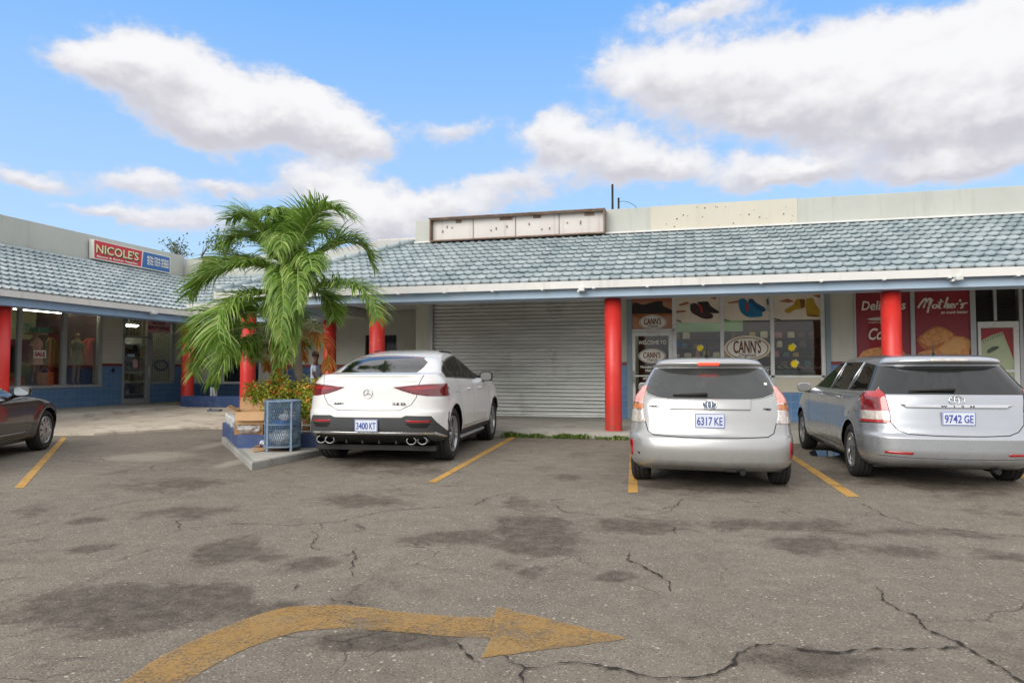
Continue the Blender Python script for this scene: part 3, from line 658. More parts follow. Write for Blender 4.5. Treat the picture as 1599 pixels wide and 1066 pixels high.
part(main, "window_apron", M_TILE, lambda mb: mb.box(xs[1597]+.08, xs[1597]+2.6, YW+.0, YW+.1, FZ, .735))
part(main, "printed_pane", M_MAROON, lambda mb: mb.box(xs[1597]+.06, xs[1597]+2.55, YW+.03, YW+.04, .8, 3.20))
# inside of the shoe shop
def room(mb):
    x0, x1, y1 = xs[980], xs[1335], 21.2
    mb.box(x0, x1, y1, y1 + .1, 0, 3.25, 0); mb.box(x0 - .1, x0, YW + .2, y1, 0, 3.25, 1); mb.box(x1, x1 + .1, YW + .2, y1, 0, 3.25, 1); mb.box(x0, x1, YW + .1, y1, 3.27, 3.32, 1); mb.box(x0, x1, YW + .1, y1, 0, .1, 2)
    mb.box(x0, at_y(1160, 520, 21.2).x, y1 - .02, y1, 2.45, 3.25, 3)
part(main, "shop_interior", [pmat("slat_wall", S(74, 56, 44), .6), M_WALLG, M_CONC, flat("pale_green_wall", S(150, 186, 140))], room)
part(main, "back_room_wall", M_WALLG, lambda mb: mb.box(xs[1335] + .1, XR, YW + .9, YW + 1.0, 0, 3.25))
# pipes on the roof
def roofpipe(px, y0, y1, r, label):
    p = at_y(px, 320, YW + .4); q = at_y(px, y0, YW + .4)
    o = MB().tube([(0, 0, 0), (0, 0, q.z - (ZP - .3))], r, 10).build("roof_pipe", M_BLACKP); o.location = (p.x, YW + .4, ZP - .3)
    tag(o, label, "pipe")
roofpipe(956.5, 288, 322, .028, "taller dark pipe standing on the flat roof above the parapet"); roofpipe(966, 309, 322, .026, "short dark pipe stub on the roof beside the taller pipe")
pts = [at_y(x, y, YW + .4) for x, y in ((966, 315), (975, 314.5), (984, 317), (993, 323), (996, 330))]
tag(MB().tube(catmull(pts, 5), .006, 5).build("cable", M_BLACKP), "thin black cable curling from the short roof pipe behind the parapet", "cable")
# ---- left wing
YL = lambda px, y=560: at_x(px, y, XL).y
def lbox(mb, p0, p1, z0, z1, x0=XL - .2, x1=XL, mi=0): mb.box(x0, x1, p0, p1, z0, z1, mi)
yw1, yd0, yd1, ys1 = YL(158), YL(191), YL(234), YL(272)
for a, b_, z0, z1 in ((4, YL(-60), FZL, 3.25), (yw1, yd0, FZL, 3.25), (ys1, YM, FZL, 3.25)): part(left, "wall", M_WALLG, lambda mb: lbox(mb, a, b_, z0, z1))
part(left, "parapet", M_PARA, lambda mb: (mb.bbox(XL - .2, XL + .02, 4, YM, 3.25, ZP - .03, .012), mb.box(XL - 9, XL - .2, 4, 4.2, 0, ZP - .04)))
part(left, "flat_roof", M_CONC, lambda mb: mb.box(XL - 9, XL - .2, 4.2, YM + 7, ZP - .4, ZP - .3))
for a, b_, z1 in ((4, yw1, at_x(100, 602.5, XL).z), (yw1, yd0, 1.45), (yd1 + .0, ys1, at_x(255, 597, XL).z), (ys1, YM, 1.45)): part(left, "tile_dado", M_TILE, lambda mb: lbox(mb, a, b_, FZL - .1, z1, XL - .19, XL + .012))
part(left, "tile_accent", flat("dark_diamond_tile", S(36, 44, 66), .3), lambda mb: mb.prism([(-.085, 0), (0, -.085), (.085, 0), (0, .085)], .004, frame(at_x(176.5, 578, XL + .012), (0, 1, 0), (1, 0, 0))))
for a, b_ in ((yw1, yd0), (ys1, YM - .02)): part(left, "dado_stripe", M_STRIPE, lambda mb: mb.bbox(XL - .1, XL + .018, a, b_, 1.45, 1.53, .003))
zws = at_x(100, 602.5, XL).z
lw = part(left, "shop_window", M_ALU, lambda mb: [mb.bbox(XL - .05, XL + .04, y - w/2, y + w/2, zws, 3.25, .006) for y, w in ((YL(29), .11), (YL(98), .09), (YL(101.5), .05), (YL(156), .10))] + [mb.bbox(XL - .06, XL + .06, YL(-60), yw1, zws - .05, zws + .03, .006)])
for a, b_ in ((-60, 27), (31, 97), (103, 154)): child(MB().box(XL - .02, XL - .012, YL(a), YL(b_), zws, 3.25).build("pane", M_GLASSL), lw)
ztr = at_x(205, 527, XL).z; zsw = at_x(255, 597, XL).z
ld = part(left, "shop_door", M_ALU, lambda mb: [mb.bbox(XL - .05, XL + .03, a, b_, z0, z1, .005) for a, b_, z0, z1 in ((yd0, yd0 + .07, FZL, 3.25), (yd1 - .16, yd1, FZL, 3.25), (yd0, yd1, ztr, ztr + .07), (yd0 + .07, yd1 - .16, FZL, FZL + .16), (yd0 + .07, yd1 - .16, 1.24, 1.28))])
child(MB().box(XL - .02, XL - .012, yd0 + .05, yd1 - .1, FZL + .1, 3.25).build("pane", M_GLASSL), ld)
child(MB().tube([(XL + .07, yd1 - .1, 1.1), (XL + .07, yd1 - .1, 1.45)], .016).build("handle", M_WHITEFR), ld)
lb = part(left, "barred_window", M_ALU, lambda mb: [mb.bbox(XL - .05, XL + .03, a, b_, z0, z1, .005) for a, b_, z0, z1 in ((yd1, yd1 + .05, zsw, 3.25), (ys1 - .14, ys1, zsw, 3.25), (yd1, ys1, zsw - .04, zsw + .05))])
child(MB().box(XL - .02, XL - .012, yd1, ys1, zsw, 3.25).build("pane", M_GLASSL), lb)
gm = MB(); nb = 11
for k in range(nb): y = yd1 + .1 + (ys1 - yd1 - .3) * k / (nb - 1); gm.tube([(XL - .09, y, zsw), (XL - .09, y, 3.25)], .011, 6)
for k in range(7): y = yd0 + .2 + (yd1 - yd0 - .3) * k / 6; gm.tube([(XL - .09, y, ztr + .07), (XL - .09, y, 3.25)], .011, 6)
child(gm.build("security_bars", M_WHITEFR), lb)
part(left, "fascia_board", M_FASCIA, lambda mb: mb.box(XEL - .012 + .0, XEL + .035, 4, YEM + .04, ZE - .135, ZE + .012))
part(left, "beam", pmat("blue_beam_paint", S(140, 168, 200), .6, var=.1), lambda mb: mb.bbox(XLC - .13, XEL - .10, 4, YMC - .38, 2.722, 2.94, .01))
part(left, "porch_ceiling", M_CEIL, lambda mb: (mb.box(XL + .02, XLC, 4, YMC + 2.6, 3.25, 3.27), mb.box(XLC - .13, XEL - .02, 4, YMC + .1, 2.945, 2.96), mb.box(XLC - .14, XLC - .10, 4, YMC - .2, 2.96, 3.25)))
part(left, "light_bracket", M_WHITEFR, lambda mb: mb.bbox(XEL - .02, XEL + .14, at_x(237, 488, XEL).y - .06, at_x(237, 488, XEL).y + .06, ZE - .19, ZE - .12, .012))
for cy in (at_x(293.5, 560, XLC).y, at_x(1, 540, XLC).y, at_x(1, 540, XLC).y - 5.3):
    part(left, "column", M_RED, lambda mb, cy=cy: mb.lathe([(0, 0.0), (.185, 0.0), (.182, .3), (.178, 1.2), (.178, 2.716), (0, 2.717)], 32, Matrix.Translation((XLC, cy, 0))))
tag(MB().box(XL - .1, XLC + .3, 4, YM, -.02, FZL - .005).box(XLC + .3, -10.5, YMC - .2, YM, -.02, FZL - .01).build("walkway", M_WALK), kind="structure")
def lroom(mb):
    x0 = XL - 3.2
    mb.box(x0 - .1, x0, 4, YM + 3, 0, 3.25, 0); mb.box(x0, XL - .2, 4, YM, 3.27, 3.32, 0); mb.box(x0, XL - .02, 4, YM, 0, FZL, 1)
    mb.box(x0, x0 + .02, 4, yw1 + .8, 1.6, 2.3, 2); mb.box(x0, XL - .2, YM, YM + .1, 0, 3.25, 0); mb.box(x0, XL - .2, yw1 + .6, yw1 + .7, 0, 3.25, 3)
    mb.box(XL - 1.5, XL - .2, 4, yw1 + .1, FZL, zws + .02, 4)
part(left, "shop_interior", [flat("olive_wall", S(134, 138, 106)), M_CONC, flat("plum_wall", S(92, 44, 72)), flat("dark_partition", S(92, 66, 72)), flat("white_plinth", S(176, 190, 200))], lroom)
# ---- middle wing
XM = lambda px, y=560: at_y(px, y, YM).x
m0, m1, ms = XM(346), XM(408), at_y(380, 597, YM).z
b0, b1, bz = XM(570), XM(619), at_y(600, 523, YM).z
def mwall(mb):
    for a, b_, z0, z1 in ((XL, m0, FZ, 3.25), (m0, m1, FZ, ms), (m1, b0, FZ, 3.25), (b0, b1, bz, 3.25), (b1, -7.2, FZ, 3.25), (b0, b1, FZ, .9)): mb.box(a, b_, YM, YM + .2, z0, z1)
part(midb, "wall", M_WALLG, mwall)
part(midb, "parapet", M_PARA, lambda mb: mb.bbox(XL + .02, -7.2, YM, YM + .2, 3.25, ZP - .13, .012))
part(midb, "parapet_cap", flat("brown_board", S(104, 86, 72)), lambda mb: mb.bbox(at_y(318, 400, YM).x, at_y(336, 400, YM).x, YM - .08, YM + .3, ZP - .35, ZP - .08, .01))
part(midb, "flat_roof", M_CONC, lambda mb: mb.box(XL - .2, -7.2, YM + .2, 29, ZP - .5, ZP - .4))
pieces(midb, "tile_dado", M_TILE2, [(XL + .01, m1 + .6, YM - .014, YM - .001, FZL, ms - .05), (m1 + .6, b0, YM - .014, YM - .001, FZ, 1.42), (b1, -7.2, YM - .014, YM - .001, FZ, 1.42)])
part(midb, "dado_stripe", M_STRIPE, lambda mb: mb.bbox(m1 + .6, b0, YM - .02, YM - .001, 1.42, 1.51, .003))
part(midb, "dado_stripe", M_STRIPE, lambda mb: mb.bbox(b1, -7.2, YM - .02, YM - .001, 1.42, 1.51, .003))
mw = part(midb, "shop_window", M_WHITEFR, lambda mb: [mb.bbox(x - .04, x + .04, YM - .03, YM + .05, ms, 3.25, .005) for x in (m0 + .04, XM(384), m1 - .04)] + [mb.bbox(m0, m1, YM - .05, YM + .05, ms - .05, ms + .03, .005)])
child(MB().box(m0, m1, YM + .02, YM + .03, ms, 3.25).build("pane", flat("dark_window_glass", S(26, 32, 36), .04)), mw)
bw = part(midb, "barred_window", M_BLACKP, lambda mb: [mb.tube([(b0 + .08 + (b1 - b0 - .16) * k / 8, YM + .03, .9), (b0 + .08 + (b1 - b0 - .16) * k / 8, YM + .03, bz)], .013, 6) for k in range(9)])
child(MB().box(b0, b1, YM + .1, YM + .11, .9, bz).build("pane", flat("dark_window_glass", S(40, 40, 42), .05)), bw)
part(midb, "fascia_board", M_FASCIA, lambda mb: mb.box(XEL + .035, XE - .05, YEM - .05, YEM - .012, ZE - .135, ZE + .012))
part(midb, "beam", M_BEAM, lambda mb: mb.bbox(XLC - .12, XE + .12, YEM + .10, YMC + .13, 2.722, 2.94, .01))
part(midb, "porch_ceiling", M_CEIL, lambda mb: mb.box(XL + .02, XE, YEM, YM, 3.257 + .03, 2.984 + .03))
part(midb, "column", M_RED, lambda mb: mb.lathe([(0, 0.0), (.182, 0.0), (.178, .3), (.178, 2.716), (0, 2.717)], 32, Matrix.Translation((at_y(515, 540, YMC - .3).x, YMC - .3, 0))))
lwx = at_z(293, 633, FZL)
o = MB().bbox(XLC + .12, XLC + 3.6, YMC - .45, YMC - .1, .1, FZL + .30, .015).build("low_wall", M_NAVY); tag(o, "low navy blue painted wall beside the far red corner column", "wall")
o = MB().bbox(-.09, -.02, 0, .06, 0, .55, .006).bbox(.02, .09, 0, .06, 0, .55, .006).bbox(-.09, .09, .06, .1, 0.0, .55, .006).build("downpipe", M_WHITEFR); o.location = (at_y(332, 606, YMC).x, YMC, FZL); tag(o, "pair of short white pipes standing behind the low navy wall", "pipe")
# building behind with a white metal roof
wh = empty("warehouse", (-9, 26, 0), 0, "building with white ribbed metal roof showing behind the middle wing's parapet", "building")
part(wh, "wall", M_PARA, lambda mb: mb.box(-13.5, -5.5, 22.4, 34, 0, 5.28))
def ribs(mb):
    a, b_ = Vector((0, 22.0, 5.32)), Vector((0, 29, 7.2)); n = 90
    vs = []
    for r in range(2):
        q = a if r == 0 else b_
        for i in range(n * 4 + 1):
            x = -13.8 + i * 8.6 / (n * 4) ; k = i % 8; h = .05 if k in (0, 1) else 0
            vs.append((x, q.y, q.z + h))
    m_ = n * 4 + 1; mb.add(vs, [(i, i + 1, m_ + i + 1, m_ + i) for i in range(m_ - 1)])
    mb.tube([(-13.8, 29, 7.23), (-5.2, 29, 7.23)], .06, 6)
part(wh, "roof", pmat("white_metal_roof", S(206, 204, 198), .5, var=.1, scale=2, dirt=S(170, 165, 156), dirt_amt=.4), ribs)
# concrete apron that rises to the left shops
def apron():
    e = [(-30, 10.9), (-14, 11.1), (-12.4, 11.3), (-11.7, 11.55), (-11.2, 12.3), (-10.75, 13.2), (-10.5, 13.5)]
    vs = []; fs = []
    for i, (x, y) in enumerate(e):
        for k in range(9):
            t = k / 8; yb = YMC - .4 if x > XLC - .3 else YMC; vs.append((x + (0.0 if i else 0), y + (yb - y) * t, .045 + (FZL - .02 - .045) * min(1, t * 1.0)))
        vs.append((x, y - .012, -.01))
    n = 10
    for i in range(len(e) - 1):
        for k in range(8): fs.append((i*n+k, (i+1)*n+k, (i+1)*n+k+1, i*n+k+1))
        fs.append((i*n+9, (i+1)*n+9, (i+1)*n, i*n))
    vs += [(-10.5, 13.5, .045), (-8.3, 13.5, .045), (-8.3, 18, .12), (-10.5, YMC-.4, FZL-.02)]; q = len(e) * n; fs.append((q, q+1, q+2, q+3)); vs += [(-10.5, 13.5, -.01), (-8.3, 13.5, -.01)]; fs.append((q, q+4, q+5, q+1))
    o = MB().add(vs, fs).build("concrete_apron", M_CONC); tag(o, kind="structure")
apron()
# ------------------------------------------------------------------ vehicles: stacked plan outlines, panels cut out of the skin
def pchip(xs, ys, q):
    xs, ys, q = np.array(xs, float), np.array(ys, float), np.array(q, float); h = np.diff(xs); dl = np.diff(ys) / h; n = len(xs); d = np.zeros(n)
    for i in range(1, n - 1):
        if dl[i-1] * dl[i] > 0:
            w1, w2 = 2*h[i] + h[i-1], h[i] + 2*h[i-1]; d[i] = (w1 + w2) / (w1 / dl[i-1] + w2 / dl[i])
    d[0], d[-1] = dl[0], dl[-1]
    i = np.clip(np.searchsorted(xs, q) - 1, 0, n - 2); t = (q - xs[i]) / h[i]
    return ys[i]*(1+2*t)*(1-t)**2 + d[i]*h[i]*t*(1-t)**2 + ys[i+1]*t*t*(3-2*t) + d[i+1]*h[i]*t*t*(t-1)
def inside(u, v, poly):
    c = False; j = len(poly) - 1
    for i in range(len(poly)):
        (xi, yi), (xj, yj) = poly[i], poly[j]
        if (yi > v) != (yj > v) and u < (xj - xi) * (v - yi) / (yj - yi) + xi: c = not c
        j = i
    return c
REAR = (Vector((0, 1, 0)), Vector((0, 0, 1))); SIDE = (Vector((1, 0, 0)), Vector((0, 0, 1)))
class Shell:
    def __init__(s, keys, wheels, flare=0.02, warp=None, plan=None, dz=0.015):
        k = np.array(keys); zb, zt = k[0, 0], k[-1, 0]
        zs = np.unique(np.concatenate([np.arange(zb, zt - .03, dz), np.linspace(zt - .03, zt, 7), k[:, 0]]))
        zs = zs[np.concatenate([[True], np.diff(zs) > 0.003])]
        g = [pchip(k[:, 0], k[:, i], zs) for i in range(1, k.shape[1])]      # xr xf w bow rc rcf
        bm = bmesh.new(); rings = []
        nr, ncn, ns, nf = 12, 9, 46, 8
        for j, z in enumerate(zs):
            xr, xf, w, bow, rc, rf = [a[j] for a in g]; half = []; rcy = min(rc * 1.0, w * .9); rfy = min(rf * 1.1, w * .9); bf = .18 * w
            for i in range(nr): half.append((0, (w - rcy) * i / nr, 0))
            pts = [(xr, (w - rcy) * i / nr) for i in range(nr)]
            pts += [(xr + rc * (1 - math.cos(a)), w - rcy + rcy * math.sin(a)) for a in [math.pi / 2 * i / ncn for i in range(ncn)]]
            xa, xb = xr + rc, xf - rf; pts += [(xa + (xb - xa) * i / ns, w) for i in range(ns)]
            pts += [(xf - rf * (1 - math.sin(a)), w - rfy + rfy * math.cos(a)) for a in [math.pi / 2 * i / ncn for i in range(ncn)]]
            pts += [(xf, (w - rfy) * (1 - i / nf)) for i in range(nf + 1)]
            P = []
            for (x, y) in pts:
                xx = x + bow * (y / w) ** 2 * max(0, 1 - (x - xr) / 1.6) - bf * (y / w) ** 2 * max(0, 1 - (xf - x) / 1.6)
                P.append((xx, y))
            ring = [(x, y) for x, y in P] + [(x, -y) for x, y in P[-2:0:-1]]
            R_ = []
            for (x, y) in ring:
                yy = y * (plan(x) if plan else 1.0); zz = z
                for (wx, wz, wr) in wheels:
                    d = math.hypot(x - wx, zz - wz); side = max(0, min(1, (abs(y) / max(w, .1) - .85) / .12))
                    yy += math.copysign(flare * math.exp(-((d - wr) / .07) ** 2) * side, y)
                if warp: zz += warp(x, zz)
                R_.append(bm.verts.new((x, yy, zz)))
            rings.append(R_)
        n = len(rings[0])
        for a, b in zip(rings, rings[1:]):
            for i in range(n): bm.faces.new((a[i], a[(i+1) % n], b[(i+1) % n], b[i]))
        bm.faces.new(rings[-1]); bm.faces.new(rings[0][::-1])
        bmesh.ops.recalc_face_normals(bm, faces=bm.faces[:]); s.bm = bm; s.lay = bm.faces.layers.int.new("panel"); s.names = ["body"]
        for f in bm.faces: f.smooth = True
        bm.normal_update(); s.bvh = BVHTree.FromBMesh(bm)
    def cut(s, poly, name, proj=REAR, sel=None, mark=True, over=True):
        U, V = proj; us = [p[0] for p in poly]; vs_ = [p[1] for p in poly]; b = (min(us), max(us), min(vs_), max(vs_))
        def near(f):
            if sel and not sel(f.calc_center_median(), f.normal): return False
            a = [v.co.dot(U) for v in f.verts]; c = [v.co.dot(V) for v in f.verts]
            return not (max(a) < b[0] or min(a) > b[1] or max(c) < b[2] or min(c) > b[3])
        if name not in s.names: s.names.append(name)
        pid = s.names.index(name); cand = [f for f in s.bm.faces if near(f)]
        for i in range(len(poly)):
            (u0, v0), (u1, v1) = poly[i], poly[(i+1) % len(poly)]; d = (u1 - u0, v1 - v0)
            if math.hypot(*d) < 1e-6: continue
            nrm = U * d[1] - V * d[0]; co = U * u0 + V * v0
            lo = (min(u0, u1) - .004, max(u0, u1) + .004, min(v0, v1) - .004, max(v0, v1) + .004)
            use = []; rest = []
            for f in cand:
                a = [v.co.dot(U) for v in f.verts]; c = [v.co.dot(V) for v in f.verts]
                (rest if (max(a) < lo[0] or min(a) > lo[1] or max(c) < lo[2] or min(c) > lo[3]) else use).append(f)
            if not use: continue
            geom = set(use)
            for f in use: geom.update(f.edges); geom.update(f.verts)
            before = set(use); r = bmesh.ops.bisect_plane(s.bm, geom=list(geom), plane_co=co, plane_no=nrm, dist=1e-5)
            got = [x for x in r['geom'] if isinstance(x, bmesh.types.BMFace)]
            cand = rest + [f for f in set(got) | {f for f in before if f.is_valid} if f.is_valid]
        out = []
        for f in cand:
            if not f.is_valid: continue
            c = f.calc_center_median()
            if inside(c.dot(U), c.dot(V), poly) and (over or f[s.lay] == 0): f[s.lay] = pid; out.append(f)
        return out
    def both(s, poly, name, proj=REAR, sel=None, suffix=False):
        s.cut(poly, name, proj, sel)
        if proj is REAR: s.cut([(-u, v) for u, v in poly], name, proj, sel)
    def line(s, pts, w, name="seam", proj=REAR, sel=None, mirror=True):
        for (a, b) in zip(pts, pts[1:]):
            d = Vector((b[0] - a[0], b[1] - a[1])); L = d.length; d /= L; n = Vector((-d.y, d.x)) * w / 2; e = d * w * .3
            q = [(a[0]-e.x+n.x, a[1]-e.y+n.y), (b[0]+e.x+n.x, b[1]+e.y+n.y), (b[0]+e.x-n.x, b[1]+e.y-n.y), (a[0]-e.x-n.x, a[1]-e.y-n.y)]
            s.cut(q, name, proj, sel, over=False)
            if mirror and proj is REAR: s.cut([(-u, v) for u, v in q], name, proj, sel, over=False)
    def arches(s, wheels, ra):
        for (wx, wz, _) in wheels:
            circ = [(wx + ra * math.cos(2*math.pi*i/28), wz + ra * math.sin(2*math.pi*i/28)) for i in range(28)]
            fs = s.cut(circ, "arch", SIDE, lambda c, n: abs(c.y) > .45)
            bmesh.ops.delete(s.bm, geom=list(set(fs)), context='FACES')
    def rear(s, y, z, off=0.0):
        h = s.bvh.ray_cast(Vector((-2, y, z)), Vector((1, 0, 0))); return h[0] + h[1] * off, h[1]
    def side(s, x, z, sgn=-1, off=0.0):
        h = s.bvh.ray_cast(Vector((x, sgn * 2, z)), Vector((0, -sgn, 0))); return h[0] + h[1] * off, h[1]
    def take(s, name, faces_of, mats, parent, thick=0.0, off=0.0, objname=None):
        ids = [s.names.index(n) for n in faces_of if n in s.names]; fs = [f for f in s.bm.faces if f[s.lay] in ids]
        if not fs: return None
        nb = bmesh.new(); mp = {}; mi = {i: k for k, i in enumerate(ids)}
        for f in fs:
            vs = []
            for v in f.verts:
                if v not in mp: mp[v] = nb.verts.new(v.co)
                vs.append(mp[v])
            try: nf = nb.faces.new(vs)
            except ValueError: continue
            nf.smooth = True; nf.material_index = mi[f[s.lay]]
        nb.normal_update()
        if thick > 0 or off:
            nrm = {v: v.normal.copy() for v in nb.verts}
            for v in nb.verts: v.co += nrm[v] * (off if off else thick)
            if off < 0:
                be = [e for e in nb.edges if e.is_boundary]; r = bmesh.ops.extrude_edge_only(nb, edges=be)
                for v in [x for x in r['geom'] if isinstance(x, bmesh.types.BMVert)]:
                    src = [e.other_vert(v) for e in v.link_edges if e.other_vert(v) in nrm]
                    if src: v.co -= nrm[src[0]] * off
                for f in [x for x in r['geom'] if isinstance(x, bmesh.types.BMFace)]: f.smooth = False
            if thick > 0:
                be = [e for e in nb.edges if e.is_boundary]; r = bmesh.ops.extrude_edge_only(nb, edges=be)
                for v in [x for x in r['geom'] if isinstance(x, bmesh.types.BMVert)]:
                    src = [e.other_vert(v) for e in v.link_edges if e.other_vert(v) in nrm]
                    if src: v.co -= nrm[src[0]] * (thick + .006)
                for f in [x for x in r['geom'] if isinstance(x, bmesh.types.BMFace)]: f.smooth = False
        me = bpy.data.meshes.new(name); nb.to_mesh(me); nb.free()
        for m in (mats if isinstance(mats, (list, tuple)) else [mats]): me.materials.append(m)
        o = bpy.data.objects.new(name, me); COL.objects.link(o); o.parent = parent; return o
# ---- materials
def paint(name, c, metal=0.0, rough=.32, flake=0.0):
    m, t, b = newmat(name); p = t.new("ShaderNodeTexCoord").outputs['Object']
    n = t.noise(p, 2.5, 5, .6); base = t.mix(t.rng(n, .3, .7), c, tuple(x * .93 for x in c[:3]) + (1,))
    sp = t.new("ShaderNodeSeparateXYZ"); t.put(sp.inputs[0], p)
    dirt = t.math('MULTIPLY', t.rng(t.noise(p, 6, 7, .7), .42, .75), t.rng(sp.outputs[2], .62, .22)); base = t.mix(t.math('MULTIPLY', dirt, .55), base, S(120, 112, 100))
    t.put(b.inputs['Base Color'], base); b.inputs['Metallic'].default_value = metal; t.put(b.inputs['Roughness'], t.math('ADD', rough, t.math('MULTIPLY', dirt, .3)))
    b.inputs['Coat Weight'].default_value = 1.0; t.put(b.inputs['Coat Roughness'], t.rng(t.noise(p, 9, 6, .7), .4, .75, .03, .12)); return m
P_WHITE = paint("white_car_paint", S(232, 232, 230), 0, .35); P_SILV = paint("pearl_silver_paint", S(182, 183, 182), .55, .28); P_SILV2 = paint("blue_silver_paint", S(186, 191, 196), .65, .26); P_BLK = paint("charcoal_car_paint", S(52, 48, 46), .3, .3)
M_TINT = pmat("tinted_glass", S(24, 26, 26), .03, var=.05, spec=.9); M_TINT2 = pmat("pale_green_glass", S(64, 84, 72), .03, var=.25, scale=4, spec=.9)
M_DUSTY = pmat("dusty_tinted_glass", S(58, 60, 60), .10, var=.2, scale=3, spec=.8, dirt=S(86, 88, 86), dirt_amt=.3, dirt_scale=1.6)
M_SEAM = pmat("panel_gap", S(30, 30, 30), .8, var=0); M_TRIM = pmat("grey_bumper_plastic", S(66, 68, 70), .55, var=.1, scale=6); M_RUB = pmat("tyre_rubber", S(38, 38, 38), .8, var=.25, scale=9, bump=.2, bscale=80)
M_CHROME = pmat("chrome", S(222, 224, 226), .12, .95, var=0); M_RIM = pmat("alloy", S(176, 178, 180), .28, .8, var=.06); M_RIMD = pmat("dark_alloy", S(70, 70, 74), .3, .7, var=.05); M_PLATE = pmat("plate_face", S(214, 222, 232), .4, var=.04); M_PBLUE = flat("plate_blue", S(60, 76, 160))
M_REDL = pmat("red_lamp_lens", S(170, 16, 26), .08, var=.25, scale=14, spec=.8, coat=1); M_REDD = pmat("dark_red_lens", S(112, 18, 26), .08, var=.35, scale=22, spec=.8, coat=1); M_CLEAR = pmat("clear_lamp_lens", S(206, 198, 190), .08, .3, var=.35, scale=26, coat=1); M_AMB = pmat("amber_lamp_lens", S(196, 120, 70), .1, var=.4, scale=30, coat=1)
M_PINK = pmat("lit_led_lens", S(228, 158, 146), .12, var=.35, scale=34, coat=1)
def emis(name, c, k): m, t, b = newmat(name); b.inputs['Base Color'].default_value = c; b.inputs['Emission Color'].default_value = c; b.inputs['Emission Strength'].default_value = k; return m
M_GLOW = emis("lit_brake_lamp", S(255, 60, 40), 2.2)
def setem(m, c, k): b = m.node_tree.nodes["Principled BSDF"]; b.inputs['Emission Color'].default_value = c; b.inputs['Emission Strength'].default_value = k
setem(M_PINK, S(255, 120, 96), .12)
# ---- wheels and fittings
def wheel_meshes(Rr, wd, rim_r, spokes, style, rim_mat, dark):
    tb = MB(); RX = Matrix.Rotation(R(90), 4, 'X'); h = wd / 2       # lathe about y, outer side towards -y after rotation
    prof = [(rim_r, -h + .02), (rim_r + .02, -h + .002), (Rr - .05, -h), (Rr - .012, -h + .018), (Rr, -h + .045)]
    for g in (-.28, 0, .28): prof += [(Rr, h * (g * 1.7) - .008), (Rr - .008, h * (g * 1.7) - .005), (Rr - .008, h * (g * 1.7) + .005), (Rr, h * (g * 1.7) + .008)]
    prof += [(Rr, h - .045), (Rr - .012, h - .018), (Rr - .05, h), (rim_r + .02, h - .002), (rim_r, h - .02), (rim_r - .01, -h + .02)]
    tb.lathe(prof, 48, RX)
    tw = tb.build("wheel", M_RUB)
    rb = MB(); rb.lathe([(rim_r - .004, -h + .03), (rim_r - .012, h - .012), (rim_r - .03, h - .012), (rim_r - .035, h - .06), (rim_r - .04, -h + .05)], 40, RX, 0)
    rb.lathe([(0, h - .12), (rim_r - .03, h - .12)], 32, RX, 1, False)
    rb.lathe([(.0, h - .02), (.05, h - .02), (.062, h - .035), (.065, h - .1)], 20, RX, 0)
    for k in range(spokes):
        a = 2 * math.pi * k / spokes
        for off in ((-.09, .09) if style == 'twin' else (0,)):
            wi, wo = (.016, .026) if style == 'twin' else (.03, .05)
            a1 = a + off * .5; a2 = a + off * 1.9
            d1, d2 = Vector((math.cos(a1), math.sin(a1), 0)), Vector((math.cos(a2), math.sin(a2), 0)); n1, n2 = Vector((-d1.y, d1.x, 0)), Vector((-d2.y, d2.x, 0)); q = []
            for z in (h - .022, h - .06):
                for (r, d, n, w) in ((.045, d1, n1, wi), (rim_r - .02, d2, n2, wo * .7)):
                    zz = z + (.006 if r < .1 else 0)
                    q += [d * r + n * w + Vector((0, 0, zz)), d * r - n * w + Vector((0, 0, zz))]
            rb.add([RX @ v for v in q], [(0, 1, 3, 2), (4, 6, 7, 5), (0, 2, 6, 4), (1, 5, 7, 3)], 0)
    ro = rb.build("rim", [rim_mat, dark]); ro.parent = tw; return tw
def put_wheels(root, proto, axles, half, Rr, wd):
    first = True
    for ax in axles:
        for sg in (-1, 1):
            w = proto if first else copy_tree(proto); first = False
            w.parent = root; w.location = (ax, sg * (half - wd / 2), Rr); w.rotation_euler = (0, R(17 * ax + 9 * sg), R(180) if sg > 0 else 0)
def liners(root, axles, half, ra, Rr):
    mb = MB()
    for ax in axles:
        for sg in (-1, 1):
            vs = []
            for y in (half - .03, half - .42):
                for i in range(15): a = math.pi * i / 14; vs.append((ax + ra * 1.02 * math.cos(a), sg * y, Rr + ra * 1.02 * math.sin(a)))
            mb.add(vs, [(i, i+1, 16+i, 15+i) for i in range(14)] + [tuple(range(15, 30))])
    mb.box(.35, 4.2, -half + .12, half - .12, .19, .26)
    return mb.build("underbody", M_BLACKP, root)
def plate(root, sh, y, z, w, h, txt, name="licence_plate"):
    p, n = sh.rear(y, z, .012); nn = Vector((-1, 0, -.02)).normalized(); M = frame(p - Vector((.006, 0, 0)), (0, -1, 0), nn); mb = MB()
    mb.bbox(-w/2, w/2, -h/2, h/2, 0, .008, .004, 0, M)
    e = .006
    for b in ((-w/2+.004, w/2-.004, h/2-.004-e, h/2-.004), (-w/2+.004, w/2-.004, -h/2+.004, -h/2+.004+e), (-w/2+.004, -w/2+.004+e, -h/2+.01, h/2-.01), (w/2-.004-e, w/2-.004, -h/2+.01, h/2-.01)): mb.box(*b, .008, .0095, 1, M)
    o = mb.build(name, [M_PLATE, M_PBLUE], root)
    a, b = txt; s = w / .305
    M1 = M @ Matrix.Translation((-.052*s, -.004, .0085)); M2 = M @ Matrix.Translation((.088*s, -.004, .0085))
    lettering("plate_number", a, M1, .155*s, h*.58, M_PBLUE, o, bold=.012); lettering("plate_number", b, M2, .082*s, h*.55, M_PBLUE, o, bold=.012); return o
